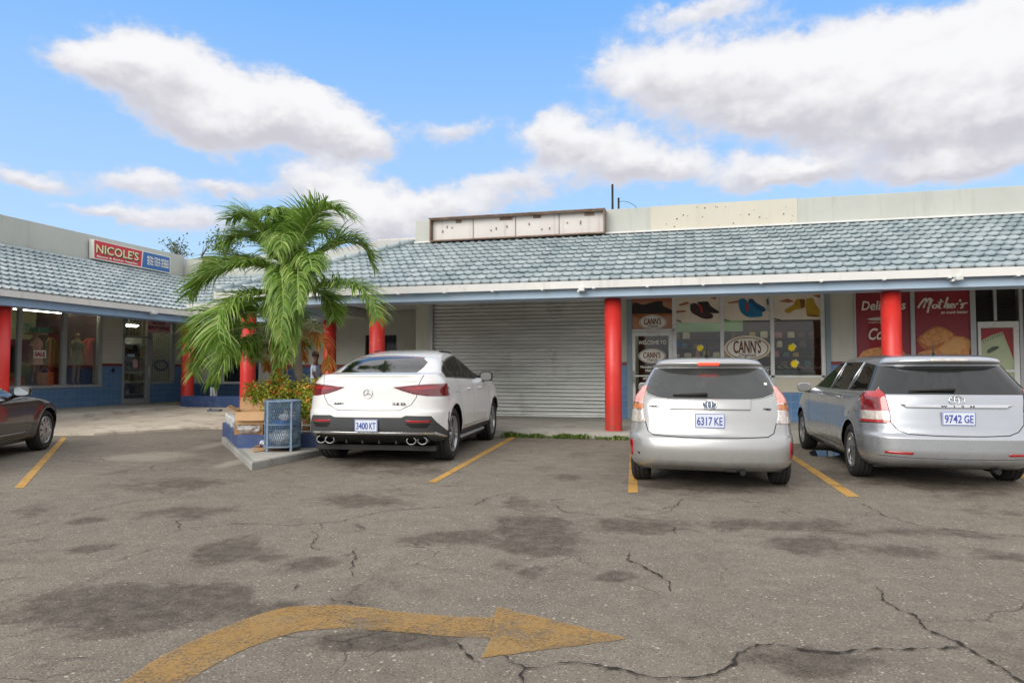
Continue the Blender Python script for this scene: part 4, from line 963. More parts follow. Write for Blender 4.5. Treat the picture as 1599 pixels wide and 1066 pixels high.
def ring(mb, M, rx, ry, t, n=28, cx=0, cy=0, mi=0):
    pts = [M @ Vector((cx + rx*math.cos(2*math.pi*i/n), cy + ry*math.sin(2*math.pi*i/n), t*.6)) for i in range(n+1)]; mb.tube(pts, t, 6, mi, cap=False)
def oval_emblem(root, sh, y, z, w, fill=None, lift=.004):
    p, n = sh.rear(y, z, lift); M = frame(p, (0, -1, 0), n); mb = MB()
    if fill: mb.prism([(w/2*.97*math.cos(i*math.pi/12), w*.34*.97*math.sin(i*math.pi/12)) for i in range(24)], .006, M, 1)
    M = M @ Matrix.Translation((0, 0, .006)); t = w*.035
    ring(mb, M, w/2, w*.34, t); ring(mb, M, w*.15, w*.32, t*.8, 20); ring(mb, M, w*.36, w*.12, t*.8, 20, 0, w*.14)
    return mb.build("emblem", [M_CHROME, fill or M_CHROME], root)
def mirror(root, sh, x, y, z, mat_, L=.2, H=.15):
    mb = MB(); sg = -1 if y < 0 else 1
    M = Matrix.Translation((x, y, z)) @ Matrix.Rotation(R(-8 * sg), 4, 'Z')
    prof = [(-.055, .80), (-.04, .96), (0, 1.0), (.05, .9), (.09, .6), (.11, .25)]; vs = []
    for (dx, k) in prof:
        for i in range(16): a = 2*math.pi*i/16; c, s_ = math.cos(a), math.sin(a); e = lambda v: math.copysign(abs(v) ** .6, v); vs.append(M @ Vector((dx, e(c)*L/2*k, e(s_)*H/2*k)))
    n = 16; mb.add(vs, [(j*n+i, j*n+(i+1) % n, (j+1)*n+(i+1) % n, (j+1)*n+i) for j in range(5) for i in range(n)] + [tuple(range(80, 96))], 0, True)
    mb.add(vs[:16], [tuple(range(15, -1, -1))], 1)
    mb.tube([M @ Vector((.02, -sg*.02, -H*.3)), (x + .08, y - sg*.17, z - H*.55)], .03, 8, 2)
    o = mb.build("wing_mirror", [mat_, pmat("mirror_glass", S(190, 196, 200), .02, .95, var=0), M_BLACK], root); return o
def handle(root, sh, x, z, mat_=M_CHROME, L=.17, sg=-1):
    p, n = sh.side(x, z, sg, .0); M = frame(p, (1, 0, 0), n); mb = MB(); mb.tube([M @ Vector(v) for v in catmull([Vector((-L/2, 0, .004)), Vector((-L*.3, 0, .032)), Vector((L*.3, 0, .034)), Vector((L/2, 0, .004))], 4)], .012, 8); return mb.build("door_handle", mat_, root)
def badge(root, sh, y, z, w, h, txt, mat_, name="badge", shear=0, bold=.015):
    p, n = sh.rear(y, z, .003); return lettering(name, txt, frame(p, (0, -1, 0), n), w, h, mat_, root, shear=shear, bold=bold, depth=.006)
def islands(o):
    """one object per connected piece; crumbs stay with the first"""
    me = o.data; n = len(me.vertices); par = list(range(n))
    def find(a):
        while par[a] != a: par[a] = par[par[a]]; a = par[a]
        return a
    for p in me.polygons:
        v = p.vertices; r = find(v[0])
        for w in v[1:]: par[find(w)] = r
    groups = {}
    for p in me.polygons: groups.setdefault(find(p.vertices[0]), []).append(p)
    L = sorted(groups.values(), key=lambda g: -sum(p.area for p in g)); A = [sum(p.area for p in g) for g in L]
    keep = [g for g, a in zip(L, A) if a > max(.0015, A[0] * .04)]
    if len(keep) < 2: return
    ctr = lambda g: sum((p.center for p in g), Vector()) / len(g)
    cs = [ctr(g) for g in keep]
    for g in L[len(keep):]: c = ctr(g); keep[min(range(len(cs)), key=lambda i: (cs[i] - c).length)].extend(g)
    out = []
    for g in keep:
        ids = sorted({v for p in g for v in p.vertices}); mp = {v: i for i, v in enumerate(ids)}
        m2 = bpy.data.meshes.new(o.name); m2.from_pydata([me.vertices[v].co.copy() for v in ids], [], [tuple(mp[v] for v in p.vertices) for p in g])
        for m in me.materials: m2.materials.append(m)
        m2.polygons.foreach_set("material_index", [p.material_index for p in g]); m2.polygons.foreach_set("use_smooth", [p.use_smooth for p in g]); out.append(m2)
    o.data = out[0]
    for m2 in out[1:]: c = bpy.data.objects.new(o.name.split('.')[0], m2); COL.objects.link(c); c.parent = o.parent
def finish(sh, root, body_mat, groups, thickn):
    """groups: (object name, [panel names], materials, thick, off)"""
    out = {}
    used = set(n for g in groups for n in g[1])
    base = [n for n in sh.names if n not in used and n != "arch"]
    b = sh.take("body", base, [body_mat if n == "body" else (M_SEAM if n == "seam" else MATOF[n]) for n in base], root)
    for (nm, ps, ms, th, off) in groups:
        o = sh.take(nm, ps, ms, root, th, off); out[(nm, ps[0])] = o
        if o and nm in ("tail_light", "side_window", "reflector", "window_trim", "headlight", "side_trim", "bumper_trim"): islands(o)
    return b, out
MATOF = {"cladding": M_TRIM, "black": M_BLACKP}
rearf = lambda c, n: n.x < -.12 and c.x < 2.4
def place(root, px, D, head):      # rear centre at depth D under picture column px; heading right of the view axis
    g = CAM + (_cf0 + _cr * ((px - 799.5) / FPX)) * D; root.location = (g.x, g.y, 0); root.rotation_euler = (0, 0, R(90) + YAW - R(head))
M_EXH = pmat('dull_exhaust_steel', S(150, 152, 154), .32, .85, var=.1)
def car_white():
    root = empty("parked_car", label="white coupe-roofed sports utility car with black diffuser parked beside the planter", cat="car")
    Rr, wd, half = .385, .30, 1.0; ax = (.93, 3.95); wh = [(a, Rr, Rr + .09) for a in ax]
    K = [(.27,.42,4.70,.86,.10,.26,.5),(.34,.16,4.78,.95,.13,.30,.5),(.42,.05,4.85,.99,.15,.34,.55),(.55,.01,4.92,1.005,.16,.36,.6),(.68,.0,4.95,1.01,.16,.36,.6),(.73,.005,4.95,1.01,.16,.36,.6),(.765,.03,4.94,1.01,.16,.36,.6),
         (.90,.05,4.92,1.005,.16,.36,.6),(1.0,.055,4.85,.995,.17,.36,.6),(1.08,.06,4.65,.985,.17,.36,.6),(1.14,.07,4.3,.965,.18,.36,.6),(1.18,.08,3.98,.94,.18,.36,.6),(1.215,.085,3.8,.905,.18,.36,.6),(1.245,.075,3.68,.875,.18,.38,.6),(1.255,.14,3.64,.862,.2,.38,.6),(1.27,.30,3.6,.845,.2,.38,.6),
         (1.30,.40,3.50,.81,.2,.36,.55),(1.40,.64,3.25,.745,.2,.34,.5),(1.50,.93,2.98,.675,.2,.34,.5),(1.56,1.20,2.80,.625,.2,.34,.45),(1.61,1.56,2.66,.54,.15,.3,.4),(1.64,1.92,2.56,.40,.08,.2,.2),(1.656,2.2,2.46,.2,.04,.08,.08)]
    sh = Shell(K, wh, .028, dz=.016)
    sh.arches(wh, Rr + .055)
    arcp = lambda wx, r, a0, a1, n=12: [(wx + r*math.cos(R(a0 + (a1-a0)*i/n)), Rr + r*math.sin(R(a0 + (a1-a0)*i/n))) for i in range(n+1)]
    # rear glass, lamps, cladding
    sh.cut([(-.57,1.278),(-.60,1.36),(-.595,1.43),(-.50,1.488),(-.3,1.505),(0,1.512),(.3,1.505),(.50,1.488),(.595,1.43),(.60,1.36),(.57,1.278)], "rear_window", REAR, rearf)
    sh.line([(-.5,1.497),(-.3,1.515),(0,1.523),(.3,1.515),(.5,1.497)], .012, "brake", REAR, rearf, False)
    lampsel = lambda c, n: c.x < .62 and (n.x < -.1 or abs(n.y) > .5)
    sh.both([(.345,1.078),(.60,1.103),(.80,1.118),(1.2,1.125),(1.2,.945),(.80,.957),(.62,.985),(.47,1.03)], "tail_light", REAR, lampsel)
    sh.both([(.50,1.06),(.66,1.075),(.9,1.085),(.9,1.06),(.66,1.045)], "tail_light_in", REAR, lambda c, n: lampsel(c, n) and c.x < .3)
    low = lambda c, n: c.x < .9 and n.x < .3
    sh.cut([(-1.2,.30),(-1.2,.455),(-1.02,.47),(-.92,.60),(-.86,.685),(-.54,.695),(-.48,.668),(.48,.668),(.54,.695),(.86,.685),(.92,.60),(1.02,.47),(1.2,.455),(1.2,.2),(-1.2,.2)], "cladding", REAR, low)
    sh.cut([(-1.0,.375),(-.88,.43),(-.5,.437),(.5,.437),(.88,.43),(1.0,.375),(1.02,.395),(.9,.462),(.5,.468),(-.5,.468),(-.9,.462),(-1.02,.395)], "silver_trim", REAR, lambda c, n: c.x < .7 and n.x < .2)
    sh.cut([(-.86,.26),(-.80,.425),(.80,.425),(.86,.26)], "black", REAR, lambda c, n: c.x < .6 and n.x < .2)
    sh.both([(.53,.632),(.86,.624),(.83,.598),(.57,.60)], "reflector", REAR, rearf)
    sh.both([(.53,.59),(.86,.585),(.80,.52),(.60,.525)], "black", REAR, rearf)
    sh.line([(.73,1.25),(.69,1.12),(.665,.94),(.60,.84),(.45,.765),(0,.762)], .009, "seam", REAR, rearf)
    sh.line([(-.66,1.155),(0,1.16),(.66,1.155)], .004, "seam", REAR, rearf, False)
    # flanks
    fl = lambda c, n: abs(n.y) > .3
    dl = [(.80,1.222),(.90,1.275),(1.08,1.345),(1.35,1.42),(1.70,1.482),(2.15,1.532),(2.55,1.548),(2.90,1.50),(3.2,1.39),(3.42,1.27),(3.60,1.165),(2.6,1.18)]
    big = [(.75,1.206),(.86,1.286),(1.06,1.366),(1.33,1.443),(1.69,1.506),(2.14,1.555),(2.56,1.570),(2.93,1.520),(3.24,1.407),(3.47,1.275),(3.68,1.148),(2.6,1.162)]
    sh.cut(big, "window_trim", SIDE, fl); sh.cut(dl, "side_window", SIDE, fl)
    for a, b in (((1.22,1.19),(1.30,1.46)), ((2.15,1.17),(2.35,1.57))): sh.cut([(a[0]-.022,a[1]),(b[0]-.022,b[1]),(b[0]+.022,b[1]),(a[0]+.022,a[1])], "window_trim", SIDE, fl)
    sh.line([(1.22,1.19),(1.30,.95),(1.36,.85)], .008, "seam", SIDE, fl); sh.line([(2.15,1.17),(2.25,.9),(2.26,.45)], .008, "seam", SIDE, fl); sh.line([(3.5,1.17),(3.52,.8),(3.42,.45)], .008, "seam", SIDE, fl); sh.line([(1.42,.45),(3.42,.45)], .008, "seam", SIDE, fl)
    sh.cut([(1.36,.2),(1.36,.41),(3.5,.41),(3.5,.2)], "cladding", SIDE, fl)
    sh.line([(.52,.72),(.47,.60),(.50,.50)], .03, "black", SIDE, lambda c, n: fl(c, n) and abs(c.y) > .6)
    sh.line([(1.05,.99),(1.22,.985)], .006, "seam", SIDE, fl)
    b, o = finish(sh, root, P_WHITE, [("rear_window", ["rear_window"], [M_TINT], 0, .001), ("side_window", ["side_window"], [M_TINT], 0, 0), ("window_trim", ["window_trim"], [M_CHROME], 0, .002),
        ("tail_light", ["tail_light", "tail_light_in"], [M_REDD, M_REDL], .007, 0), ("bumper_trim", ["silver_trim"], [M_CHROME], .010, 0), ("reflector", ["reflector"], [M_REDL], .004, 0), ("brake_light", ["brake"], [M_REDD], .003, 0)], 0)
    put_wheels(root, wheel_meshes(Rr, wd, .275, 5, 'twin', M_RIM, M_BLACKP), ax, half, Rr, wd); liners(root, ax, half, Rr + .06, Rr)
    for y in (-.735, -.59, .59, .735):
        p, n = sh.rear(y, .345); M = Matrix.Translation((p.x - .05, y, .345)) @ Matrix.Rotation(R(-90), 4, 'Y'); mb = MB(); pr = [(.062, -.16), (.066, .0), (.062, .012), (.052, .008), (.050, -.14), (0, -.14)]
        mb.lathe(pr[:4], 20, M @ Matrix.Diagonal((.85, 1.12, 1, 1)), 0); mb.lathe(pr[3:], 20, M @ Matrix.Diagonal((.85, 1.12, 1, 1)), 1); mb.build("exhaust_tip", [M_EXH, M_BLACKP], root)
    mb = MB()
    for y in (-.36, -.12, .12, .36):
        p, n = sh.rear(y, .33); mb.prism([(p.x - .02, .30), (p.x + .2, .28), (p.x + .12, .42), (p.x - .05, .42)], .02, Matrix(((1,0,0,0),(0,0,1,y-.01),(0,1,0,0),(0,0,0,1))))
    mb.build("diffuser_fin", M_TRIM, root)
    plate(root, sh, .0, .56, .325, .165, ("3400", "KT"))
    p, n = sh.rear(0, .995, .006); M = frame(p, (0, -1, 0), n); mb = MB(); ring(mb, M, .062, .062, .0055)
    for k in range(3):
        a = R(90 + 120 * k); d = Vector((math.cos(a), math.sin(a), 0)); e = Vector((-d.y, d.x, 0)); mb.add([M @ (d*.06 + Vector((0,0,.006))), M @ (e*.011 + Vector((0,0,.003))), M @ Vector((0,0,.011)), M @ (-e*.011 + Vector((0,0,.003)))], [(0,1,2), (0,2,3)])
    mb.build("emblem", M_CHROME, root)
    badge(root, sh, -.42, .85, .21, .034, "GLE 53", M_SEAM, bold=.03); badge(root, sh, .42, .85, .17, .026, "AMG", M_SEAM, bold=.03)
    mirror(root, sh, 3.12, -1.03, 1.205, M_BLACK, .24, .17); mirror(root, sh, 3.12, 1.03, 1.205, M_BLACK, .24, .17)
    for x in (1.86, 2.72): handle(root, sh, x, 1.02, P_WHITE, .2)
    MB().bbox(1.98, 2.5, -.60, -.57, 1.605, 1.622, .006).bbox(1.98, 2.5, .57, .60, 1.605, 1.622, .006)
    mb = MB(); mb.bbox(1.45, 3.2, -.98, -.90, .27, .31, .012); mb.build("side_step", M_ALU, root)
    for sg in (-1, 1):
        pts = []
        for x in np.linspace(1.75, 2.75, 9): h = sh.bvh.ray_cast(Vector((x, sg*.545, 2.5)), Vector((0, 0, -1))); pts.append(h[0] + Vector((0, 0, .012)))
        MB().tube(pts, [.006] + [.014]*7 + [.006], 6).build("roof_rail", M_BLACKP, root)
    place(root, 573, 9.5, 9.3); return root
def car_pearl():
    root = empty("parked_car", label="pearl silver hatchback with lit brake lamps and plate 6317 KE parked before the shoe shop", cat="car")
    Rr, wd, half = .315, .215, .885; ax = (.78, 3.55); wh = [(a, Rr, Rr + .07) for a in ax]
    K = [(.20,.20,4.35,.78,.10,.2,.5),(.27,.06,4.42,.84,.11,.25,.55),(.33,.015,4.46,.866,.12,.28,.6),(.45,.0,4.5,.885,.12,.30,.6),(.54,.01,4.5,.886,.12,.30,.6),(.58,.03,4.48,.884,.12,.29,.6),(.60,.06,4.47,.88,.12,.28,.6),(.70,.09,4.45,.868,.12,.25,.6),
         (.83,.11,4.35,.852,.12,.22,.6),(.92,.13,4.1,.838,.12,.2,.6),(.985,.155,3.75,.822,.12,.19,.6),(1.03,.18,3.45,.80,.12,.18,.55),(1.08,.215,3.25,.765,.12,.17,.5),(1.15,.27,3.05,.725,.12,.17,.5),(1.25,.35,2.8,.672,.12,.17,.45),(1.32,.41,2.65,.632,.12,.17,.45),
         (1.345,.43,2.6,.617,.12,.17,.45),(1.36,.35,2.55,.608,.15,.17,.4),(1.385,.31,2.5,.59,.16,.17,.4),(1.415,.33,2.4,.56,.16,.17,.4),(1.44,.45,2.25,.50,.14,.16,.35),(1.46,.72,2.05,.36,.1,.12,.25),(1.47,.95,1.9,.2,.05,.06,.1)]
    sh = Shell(K, wh, .012, dz=.014); sh.arches(wh, Rr + .045)
    sh.cut([(-.60,1.318),(-.55,1.327),(.55,1.327),(.60,1.318),(.66,1.20),(.695,1.10),(.668,1.045),(.56,1.008),(.44,.992),(-.44,.992),(-.56,1.008),(-.668,1.045),(-.695,1.10),(-.66,1.20)], "rear_window", REAR, rearf)
    ls = lambda c, n: c.x < .60 and (n.x < -.1 or abs(n.y) > .5)
    sh.both([(.683,1.125),(.705,1.04),(.72,.94),(1.1,.94),(1.1,1.06),(.74,1.125)], "lamp_led", REAR, ls)
    sh.both([(.72,.94),(.722,.865),(1.1,.865),(1.1,.94)], "lamp_amber", REAR, ls)
    sh.both([(.722,.865),(.70,.735),(.75,.722),(1.1,.735),(1.1,.865)], "lamp_clear", REAR, ls)
    for z in (.94, .865): sh.both([(.715,z-.006),(1.1,z-.006),(1.1,z+.006),(.715,z+.006)], "lamp_rim", REAR, ls)
    sh.line([(.695,.735),(.665,.63),(.60,.592),(.3,.578),(0,.574)], .010, "seam", REAR, rearf)
    sh.line([(.705,1.13),(.672,1.03),(.56,1.0),(.445,.985)], .004, "seam", REAR, rearf)
    sh.cut([(-.44,.983),(.44,.983),(.425,.872),(-.425,.872)], "garnish", REAR, rearf)
    sh.both([(.835,.53),(.872,.53),(.872,.345),(.840,.345)], "reflector", REAR, lambda c, n: c.x < .6)
    sh.line([(-.62,.345),(0,.33),(.62,.345)], .012, "shade", REAR, rearf, False)
    MATOF["shade"] = P_SILV
    sh.cut([(-.115,1.392),(.115,1.392),(.11,1.366),(-.11,1.366)], "brake", REAR, lambda c, n: n.x < -.4 and c.x < .6)
    fl = lambda c, n: abs(n.y) > .3
    sh.cut([(.62,1.06),(.75,1.27),(.95,1.33),(1.8,1.36),(2.3,1.33),(3.1,1.04),(1.8,1.02)], "side_window", SIDE, fl)
    for x in (1.15, 2.0): sh.cut([(x-.03,1.0),(x-.03,1.38),(x+.03,1.38),(x+.03,1.0)], "black", SIDE, fl)
    for x in (1.05, 2.03, 3.0): sh.line([(x,1.02),(x+.02,.3)], .008, "seam", SIDE, fl)
    b, o = finish(sh, root, P_SILV, [("rear_window", ["rear_window"], [M_DUSTY], 0, .001), ("side_window", ["side_window"], [M_TINT], 0, 0), ("tail_light", ["lamp_led", "lamp_amber", "lamp_clear", "lamp_rim"], [M_PINK, M_AMB, M_CLEAR, M_CHROME], .008, 0),
        ("garnish", ["garnish"], [P_SILV], .014, 0), ("reflector", ["reflector"], [M_REDL], .004, 0), ("brake_light", ["brake"], [M_GLOW], .004, 0)], 0)
    put_wheels(root, wheel_meshes(Rr, wd, .215, 7, 'one', M_RIM, M_BLACKP), ax, half, Rr, wd); liners(root, ax, half, Rr + .05, Rr)
    plate(root, sh, .0, .757, .315, .16, ("6317", "KE")); oval_emblem(root, sh, 0, .925, .15, flat("emblem_blue", S(40, 66, 96), .2), .018)
    badge(root, sh, .56, .905, .19, .026, "PRIUS α", M_SEAM, shear=.2); badge(root, sh, -.60, .885, .085, .022, "HYBRID", M_SEAM)
    pts = [sh.rear(y, z, .018)[0] for y, z in ((.39, 1.022), (.2, 1.028), (.02, 1.03))]; MB().tube(pts, [.007, .016, .02], 8).build("rear_wiper", M_BLACKP, root)
    p, n = sh.rear(-.60, 1.155, .002); M = frame(p, (0, -1, 0), n); MB().box(-.022, .022, -.018, .018, 0, .002, 0, M).build("sticker", M_WHITE, root)
    h = sh.bvh.ray_cast(Vector((.95, 0, 2.5)), Vector((0, 0, -1)))[0]; MB().tube([h, h + Vector((-.02, 0, .03)), h + Vector((-.11, 0, .16))], [.03, .014, .006], 8).build("antenna", M_BLACKP, root)
    mirror(root, sh, 3.0, -.875, 1.06, P_SILV, .15, .13); mirror(root, sh, 3.0, .875, 1.06, P_SILV, .15, .13)
    p, n = sh.rear(.76, .375, .002); M = frame(p, (0, -1, 0), n); MB().prism([(-.025, .03), (.005, .022), (.03, -.03), (.0, -.006)], .002, M).build("bumper_scuff", M_SEAM, root)
    mb = MB(); mb.tube([(.35, -.32, .22), (.12, -.34, .20)], .03, 10); mb.bbox(.14, .22, -.28, -.16, .20, .27, .01); mb.build("exhaust_pipe", M_BLACK, root)
    place(root, 1107.5, 7.52, 14.0); return root
def car_wagon():
    root = empty("parked_car", label="blue-silver estate car with tall red tail lamps and plate 9742 GE parked at the right", cat="car")
    Rr, wd, half = .325, .215, .91; ax = (.92, 4.0); wh = [(a, Rr, Rr + .08) for a in ax]
    K = [(.21,.22,4.7,.80,.10,.2,.5),(.27,.07,4.78,.86,.11,.25,.55),(.33,.02,4.82,.885,.11,.28,.6),(.42,.0,4.88,.905,.11,.30,.6),(.55,.0,4.9,.91,.11,.30,.6),(.575,.015,4.9,.91,.11,.29,.6),(.60,.045,4.88,.908,.11,.28,.6),(.72,.07,4.85,.902,.11,.24,.6),
         (.86,.09,4.75,.892,.11,.22,.6),(.95,.105,4.5,.882,.11,.21,.6),(1.01,.12,4.1,.866,.11,.2,.6),(1.035,.13,3.95,.852,.11,.2,.6),(1.07,.155,3.8,.825,.11,.2,.55),(1.14,.205,3.6,.785,.11,.2,.5),(1.25,.285,3.3,.725,.11,.2,.45),(1.35,.355,3.05,.672,.11,.2,.45),
         (1.372,.37,2.98,.66,.11,.2,.45),(1.388,.29,2.95,.65,.13,.2,.45),(1.415,.26,2.88,.632,.14,.2,.4),(1.445,.28,2.75,.60,.14,.2,.4),(1.47,.42,2.6,.54,.12,.2,.35),(1.50,.80,2.35,.42,.1,.15,.25),(1.515,1.2,2.1,.24,.05,.08,.12)]
    sh = Shell(K, wh, .018, dz=.014); sh.arches(wh, Rr + .05)
    sh.cut([(-.59,1.358),(.59,1.358),(.66,1.24),(.725,1.12),(.74,1.06),(.72,1.036),(-.72,1.036),(-.74,1.06),(-.725,1.12),(-.66,1.24)], "rear_window", REAR, rearf)
    ls = lambda c, n: c.x < .52 and (n.x < -.1 or abs(n.y) > .5)
    sh.both([(.735,1.095),(.70,1.03),(.672,.85),(1.2,.85),(1.2,1.085)], "lamp_red", REAR, ls); sh.both([(.672,.845),(.667,.748),(1.2,.748),(1.2,.845)], "lamp_clear", REAR, ls); sh.both([(.667,.748),(.668,.715),(1.2,.715),(1.2,.748)], "lamp_red2", REAR, ls)
    sh.both([(.76,.86),(.76,1.0),(1.2,1.0),(1.2,.86)], "lamp_in", REAR, lambda c, n: ls(c, n) and c.x < .38)
    sh.line([(.74,1.09),(.70,1.03),(.672,.85),(.664,.715),(.60,.635),(.50,.596),(.25,.585),(0,.583)], .010, "seam", REAR, rearf)
    sh.line([(.70,.712),(.95,.706)], .008, "seam", REAR, lambda c, n: c.x < .5)
    sh.cut([(-.565,.925),(.565,.925),(.50,.885),(-.50,.885)], "chrome", REAR, rearf)
    sh.both([(.46,.40),(.74,.405),(.74,.38),(.48,.372)], "reflector", REAR, rearf)
    sh.line([(-.80,.352),(-.5,.338),(0,.332),(.5,.338),(.80,.352)], .006, "seam", REAR, rearf, False)
    sh.cut([(-.20,1.437),(.20,1.437),(.19,1.408),(-.19,1.408)], "brake", REAR, rearf)
    fl = lambda c, n: abs(n.y) > .2 and abs(c.y) > .4
    dl = [(.30,1.065),(.38,1.22),(.48,1.36),(1.3,1.415),(2.2,1.425),(2.7,1.40),(3.05,1.29),(3.65,1.07),(2.0,1.05)]
    sh.cut([(x, z) for x, z in dl], "side_window", SIDE, fl)
    sh.cut([(2.13,1.04),(2.13,1.45),(2.75,1.45),(3.7,1.06)], "front_glass", SIDE, lambda c, n: fl(c, n)) if False else None
    for x in (1.28, 2.22): sh.cut([(x-.05,1.04),(x-.09,1.43),(x-.01,1.43),(x+.03,1.04)], "pillar", SIDE, fl)
    for x in (1.30, 2.26): sh.line([(x,1.04),(x-.02,.9),(x-.05,.62),(x-.08,.33)] if x > 2 else [(x,1.04),(x,.85),(x-.10,.66)], .008, "seam", SIDE, fl)
    sh.line([(3.45,1.06),(3.42,.6),(3.40,.33)], .008, "seam", SIDE, fl); sh.line([(1.36,.33),(3.40,.33)], .010, "seam", SIDE, fl)
    sh.line([(.50,.92),(.70,.92),(.70,1.02-.20),(.50,.82)] , .004, "seam", SIDE, fl); sh.line([(.50,.82),(.50,.92)], .004, "seam", SIDE, fl)
    MATOF["pillar"] = P_SILV2
    b, o = finish(sh, root, P_SILV2, [("rear_window", ["rear_window"], [M_TINT], 0, .001), ("side_window", ["side_window"], [M_TINT], 0, 0), ("tail_light", ["lamp_red", "lamp_clear", "lamp_red2", "lamp_in"], [M_REDL, M_CLEAR, M_REDL, M_REDD], .009, 0),
        ("chrome_bar", ["chrome"], [M_CHROME], .018, 0), ("reflector", ["reflector"], [M_REDL], .004, 0), ("brake_light", ["brake"], [M_CLEAR], .004, 0)], 0)
    put_wheels(root, wheel_meshes(Rr, wd, .225, 6, 'one', M_RIM, M_RIMD), ax, half, Rr, wd); liners(root, ax, half, Rr + .055, Rr)
    plate(root, sh, .0, .775, .335, .155, ("9742", "GE")); oval_emblem(root, sh, 0, .975, .155)
    p, n = sh.rear(0, .905, .021); lettering("badge", "WISH", frame(p, (0, -1, 0), n), .33, .022, M_SEAM, root, space=3.0)
    pts = [sh.rear(y, z, .02)[0] for y, z in ((.46, 1.062), (.2, 1.075), (.0, 1.075))]; MB().tube(pts, [.007, .014, .018], 8).build("rear_wiper", M_BLACKP, root)
    h = sh.bvh.ray_cast(Vector((.75, .0, 2.5)), Vector((0, 0, -1)))[0]; MB().tube([h, h + Vector((0, 0, .03)), h + Vector((.01, 0, .14))], [.022, .01, .004], 8).build("antenna", M_BLACKP, root)
    mirror(root, sh, 3.50, .95, 1.045, P_SILV2, .21, .15); mirror(root, sh, 3.50, -.95, 1.045, P_SILV2, .21, .15)
    for x in (1.55, 2.55): handle(root, sh, x, .955, P_SILV2, .19, 1)
    for x, z in ((1.26, 1.06), (2.19, 1.06)):
        a, _ = sh.side(x, z, 1, .006); bq, _ = sh.side(x - .05, 1.41, 1, .006); MB().tube([a, a.lerp(bq, .5) + Vector((0, .008, 0)), bq], .008, 6).build("window_trim", M_CHROME, root)
    mb = MB(); mb.tube([(.5, -.40, .20), (.16, -.42, .19)], .032, 10); mb.build("exhaust_pipe", M_BLACK, root)
    mud = MB()
    place(root, 1498, 7.62, 12.2); return root
def car_black():
    root = empty("parked_car", label="charcoal black saloon car at the left edge with bright ten-spoke wheel", cat="car")
    Rr, wd, half = .33, .215, .90; ax = (1.05, 3.85); wh = [(a, Rr, Rr + .075) for a in ax]
    K = [(.20,.3,4.5,.80,.1,.2,.5),(.28,.1,4.70,.87,.12,.3,.55),(.42,.0,4.79,.90,.12,.35,.6),(.58,.0,4.80,.91,.12,.35,.62),(.68,.02,4.76,.908,.12,.33,.62),(.76,.05,4.64,.90,.12,.33,.62),(.82,.08,4.42,.888,.12,.33,.62),(.86,.10,4.15,.872,.12,.33,.6),(.89,.13,3.85,.858,.12,.33,.6),(.92,.18,3.55,.842,.12,.33,.6),(.95,.28,3.38,.822,.1,.33,.55),
         (1.0,.62,3.22,.79,.1,.3,.5),(1.1,.98,2.98,.74,.1,.3,.5),(1.22,1.3,2.68,.68,.1,.3,.45),(1.32,1.6,2.40,.61,.1,.3,.4),(1.38,1.85,2.2,.5,.06,.2,.2),(1.41,1.98,2.1,.25,.03,.06,.06)]
    sh = Shell(K, wh, .018, dz=.016); sh.arches(wh, Rr + .045)
    fl = lambda c, n: abs(n.y) > .25 and abs(c.y) > .4
    sh.cut([(1.15,.985),(1.35,1.15),(1.6,1.29),(2.0,1.345),(2.3,1.31),(2.75,1.14),(3.12,.965),(2.0,.965)], "side_window", SIDE, fl)
    sh.cut([(2.05,.95),(2.05,1.4),(2.12,1.4),(2.12,.95)], "black", SIDE, fl)
    sh.line([(3.05,.96),(3.16,.85),(3.14,.30)], .009, "seam", SIDE, fl); sh.line([(2.08,.96),(2.1,.30)], .009, "seam", SIDE, fl); sh.line([(1.3,.30),(3.14,.30)], .008, "seam", SIDE, fl); sh.line([(3.12,.915),(3.9,.862),(4.3,.80)], .008, "seam", SIDE, lambda c, n: abs(c.y) > .5)
    sh.cut([(4.14,.80),(4.30,.845),(4.62,.745),(4.72,.66),(4.66,.62),(4.45,.68)], "headlight", SIDE, lambda c, n: abs(c.y) > .35)
    sh.cut([(1.4,.345),(1.4,.365),(3.12,.365),(3.12,.345)], "chrome", SIDE, fl)
    sh.cut([(-.66,.99),(-.5,1.30),(.5,1.30),(.66,.99)], "windscreen", REAR, lambda c, n: n.x > .3 and c.z > .96)
    sh.cut([(-.6,1.0),(-.45,1.30),(.45,1.30),(.6,1.0)], "rear_window", REAR, lambda c, n: n.x < -.3 and c.z > .96)
    b, o = finish(sh, root, P_BLK, [("side_window", ["side_window"], [M_TINT], 0, 0), ("windscreen", ["windscreen"], [M_TINT], 0, 0), ("rear_window", ["rear_window"], [M_TINT], 0, 0), ("headlight", ["headlight"], [M_CLEAR], .006, 0), ("side_trim", ["chrome"], [M_CHROME], .010, 0)], 0)
    put_wheels(root, wheel_meshes(Rr, wd, .235, 10, 'one', M_RIM, M_RIMD), ax, half, Rr, wd); liners(root, ax, half, Rr + .05, Rr)
    mirror(root, sh, 2.74, -1.0, .995, P_BLK, .24, .15); mirror(root, sh, 2.74, 1.0, .995, P_BLK, .24, .15); handle(root, sh, 2.35, .86, M_CHROME)
    fw = at_z(69, 702, 0); th = R(90) + YAW + R(12); root.rotation_euler = (0, 0, th)
    off = Matrix.Rotation(th, 3, 'Z') @ Vector((3.85, -.87, 0)); root.location = (fw.x - off.x, fw.y - off.y, 0); return root
for fn in (car_white, car_pearl, car_wagon, car_black): fn()
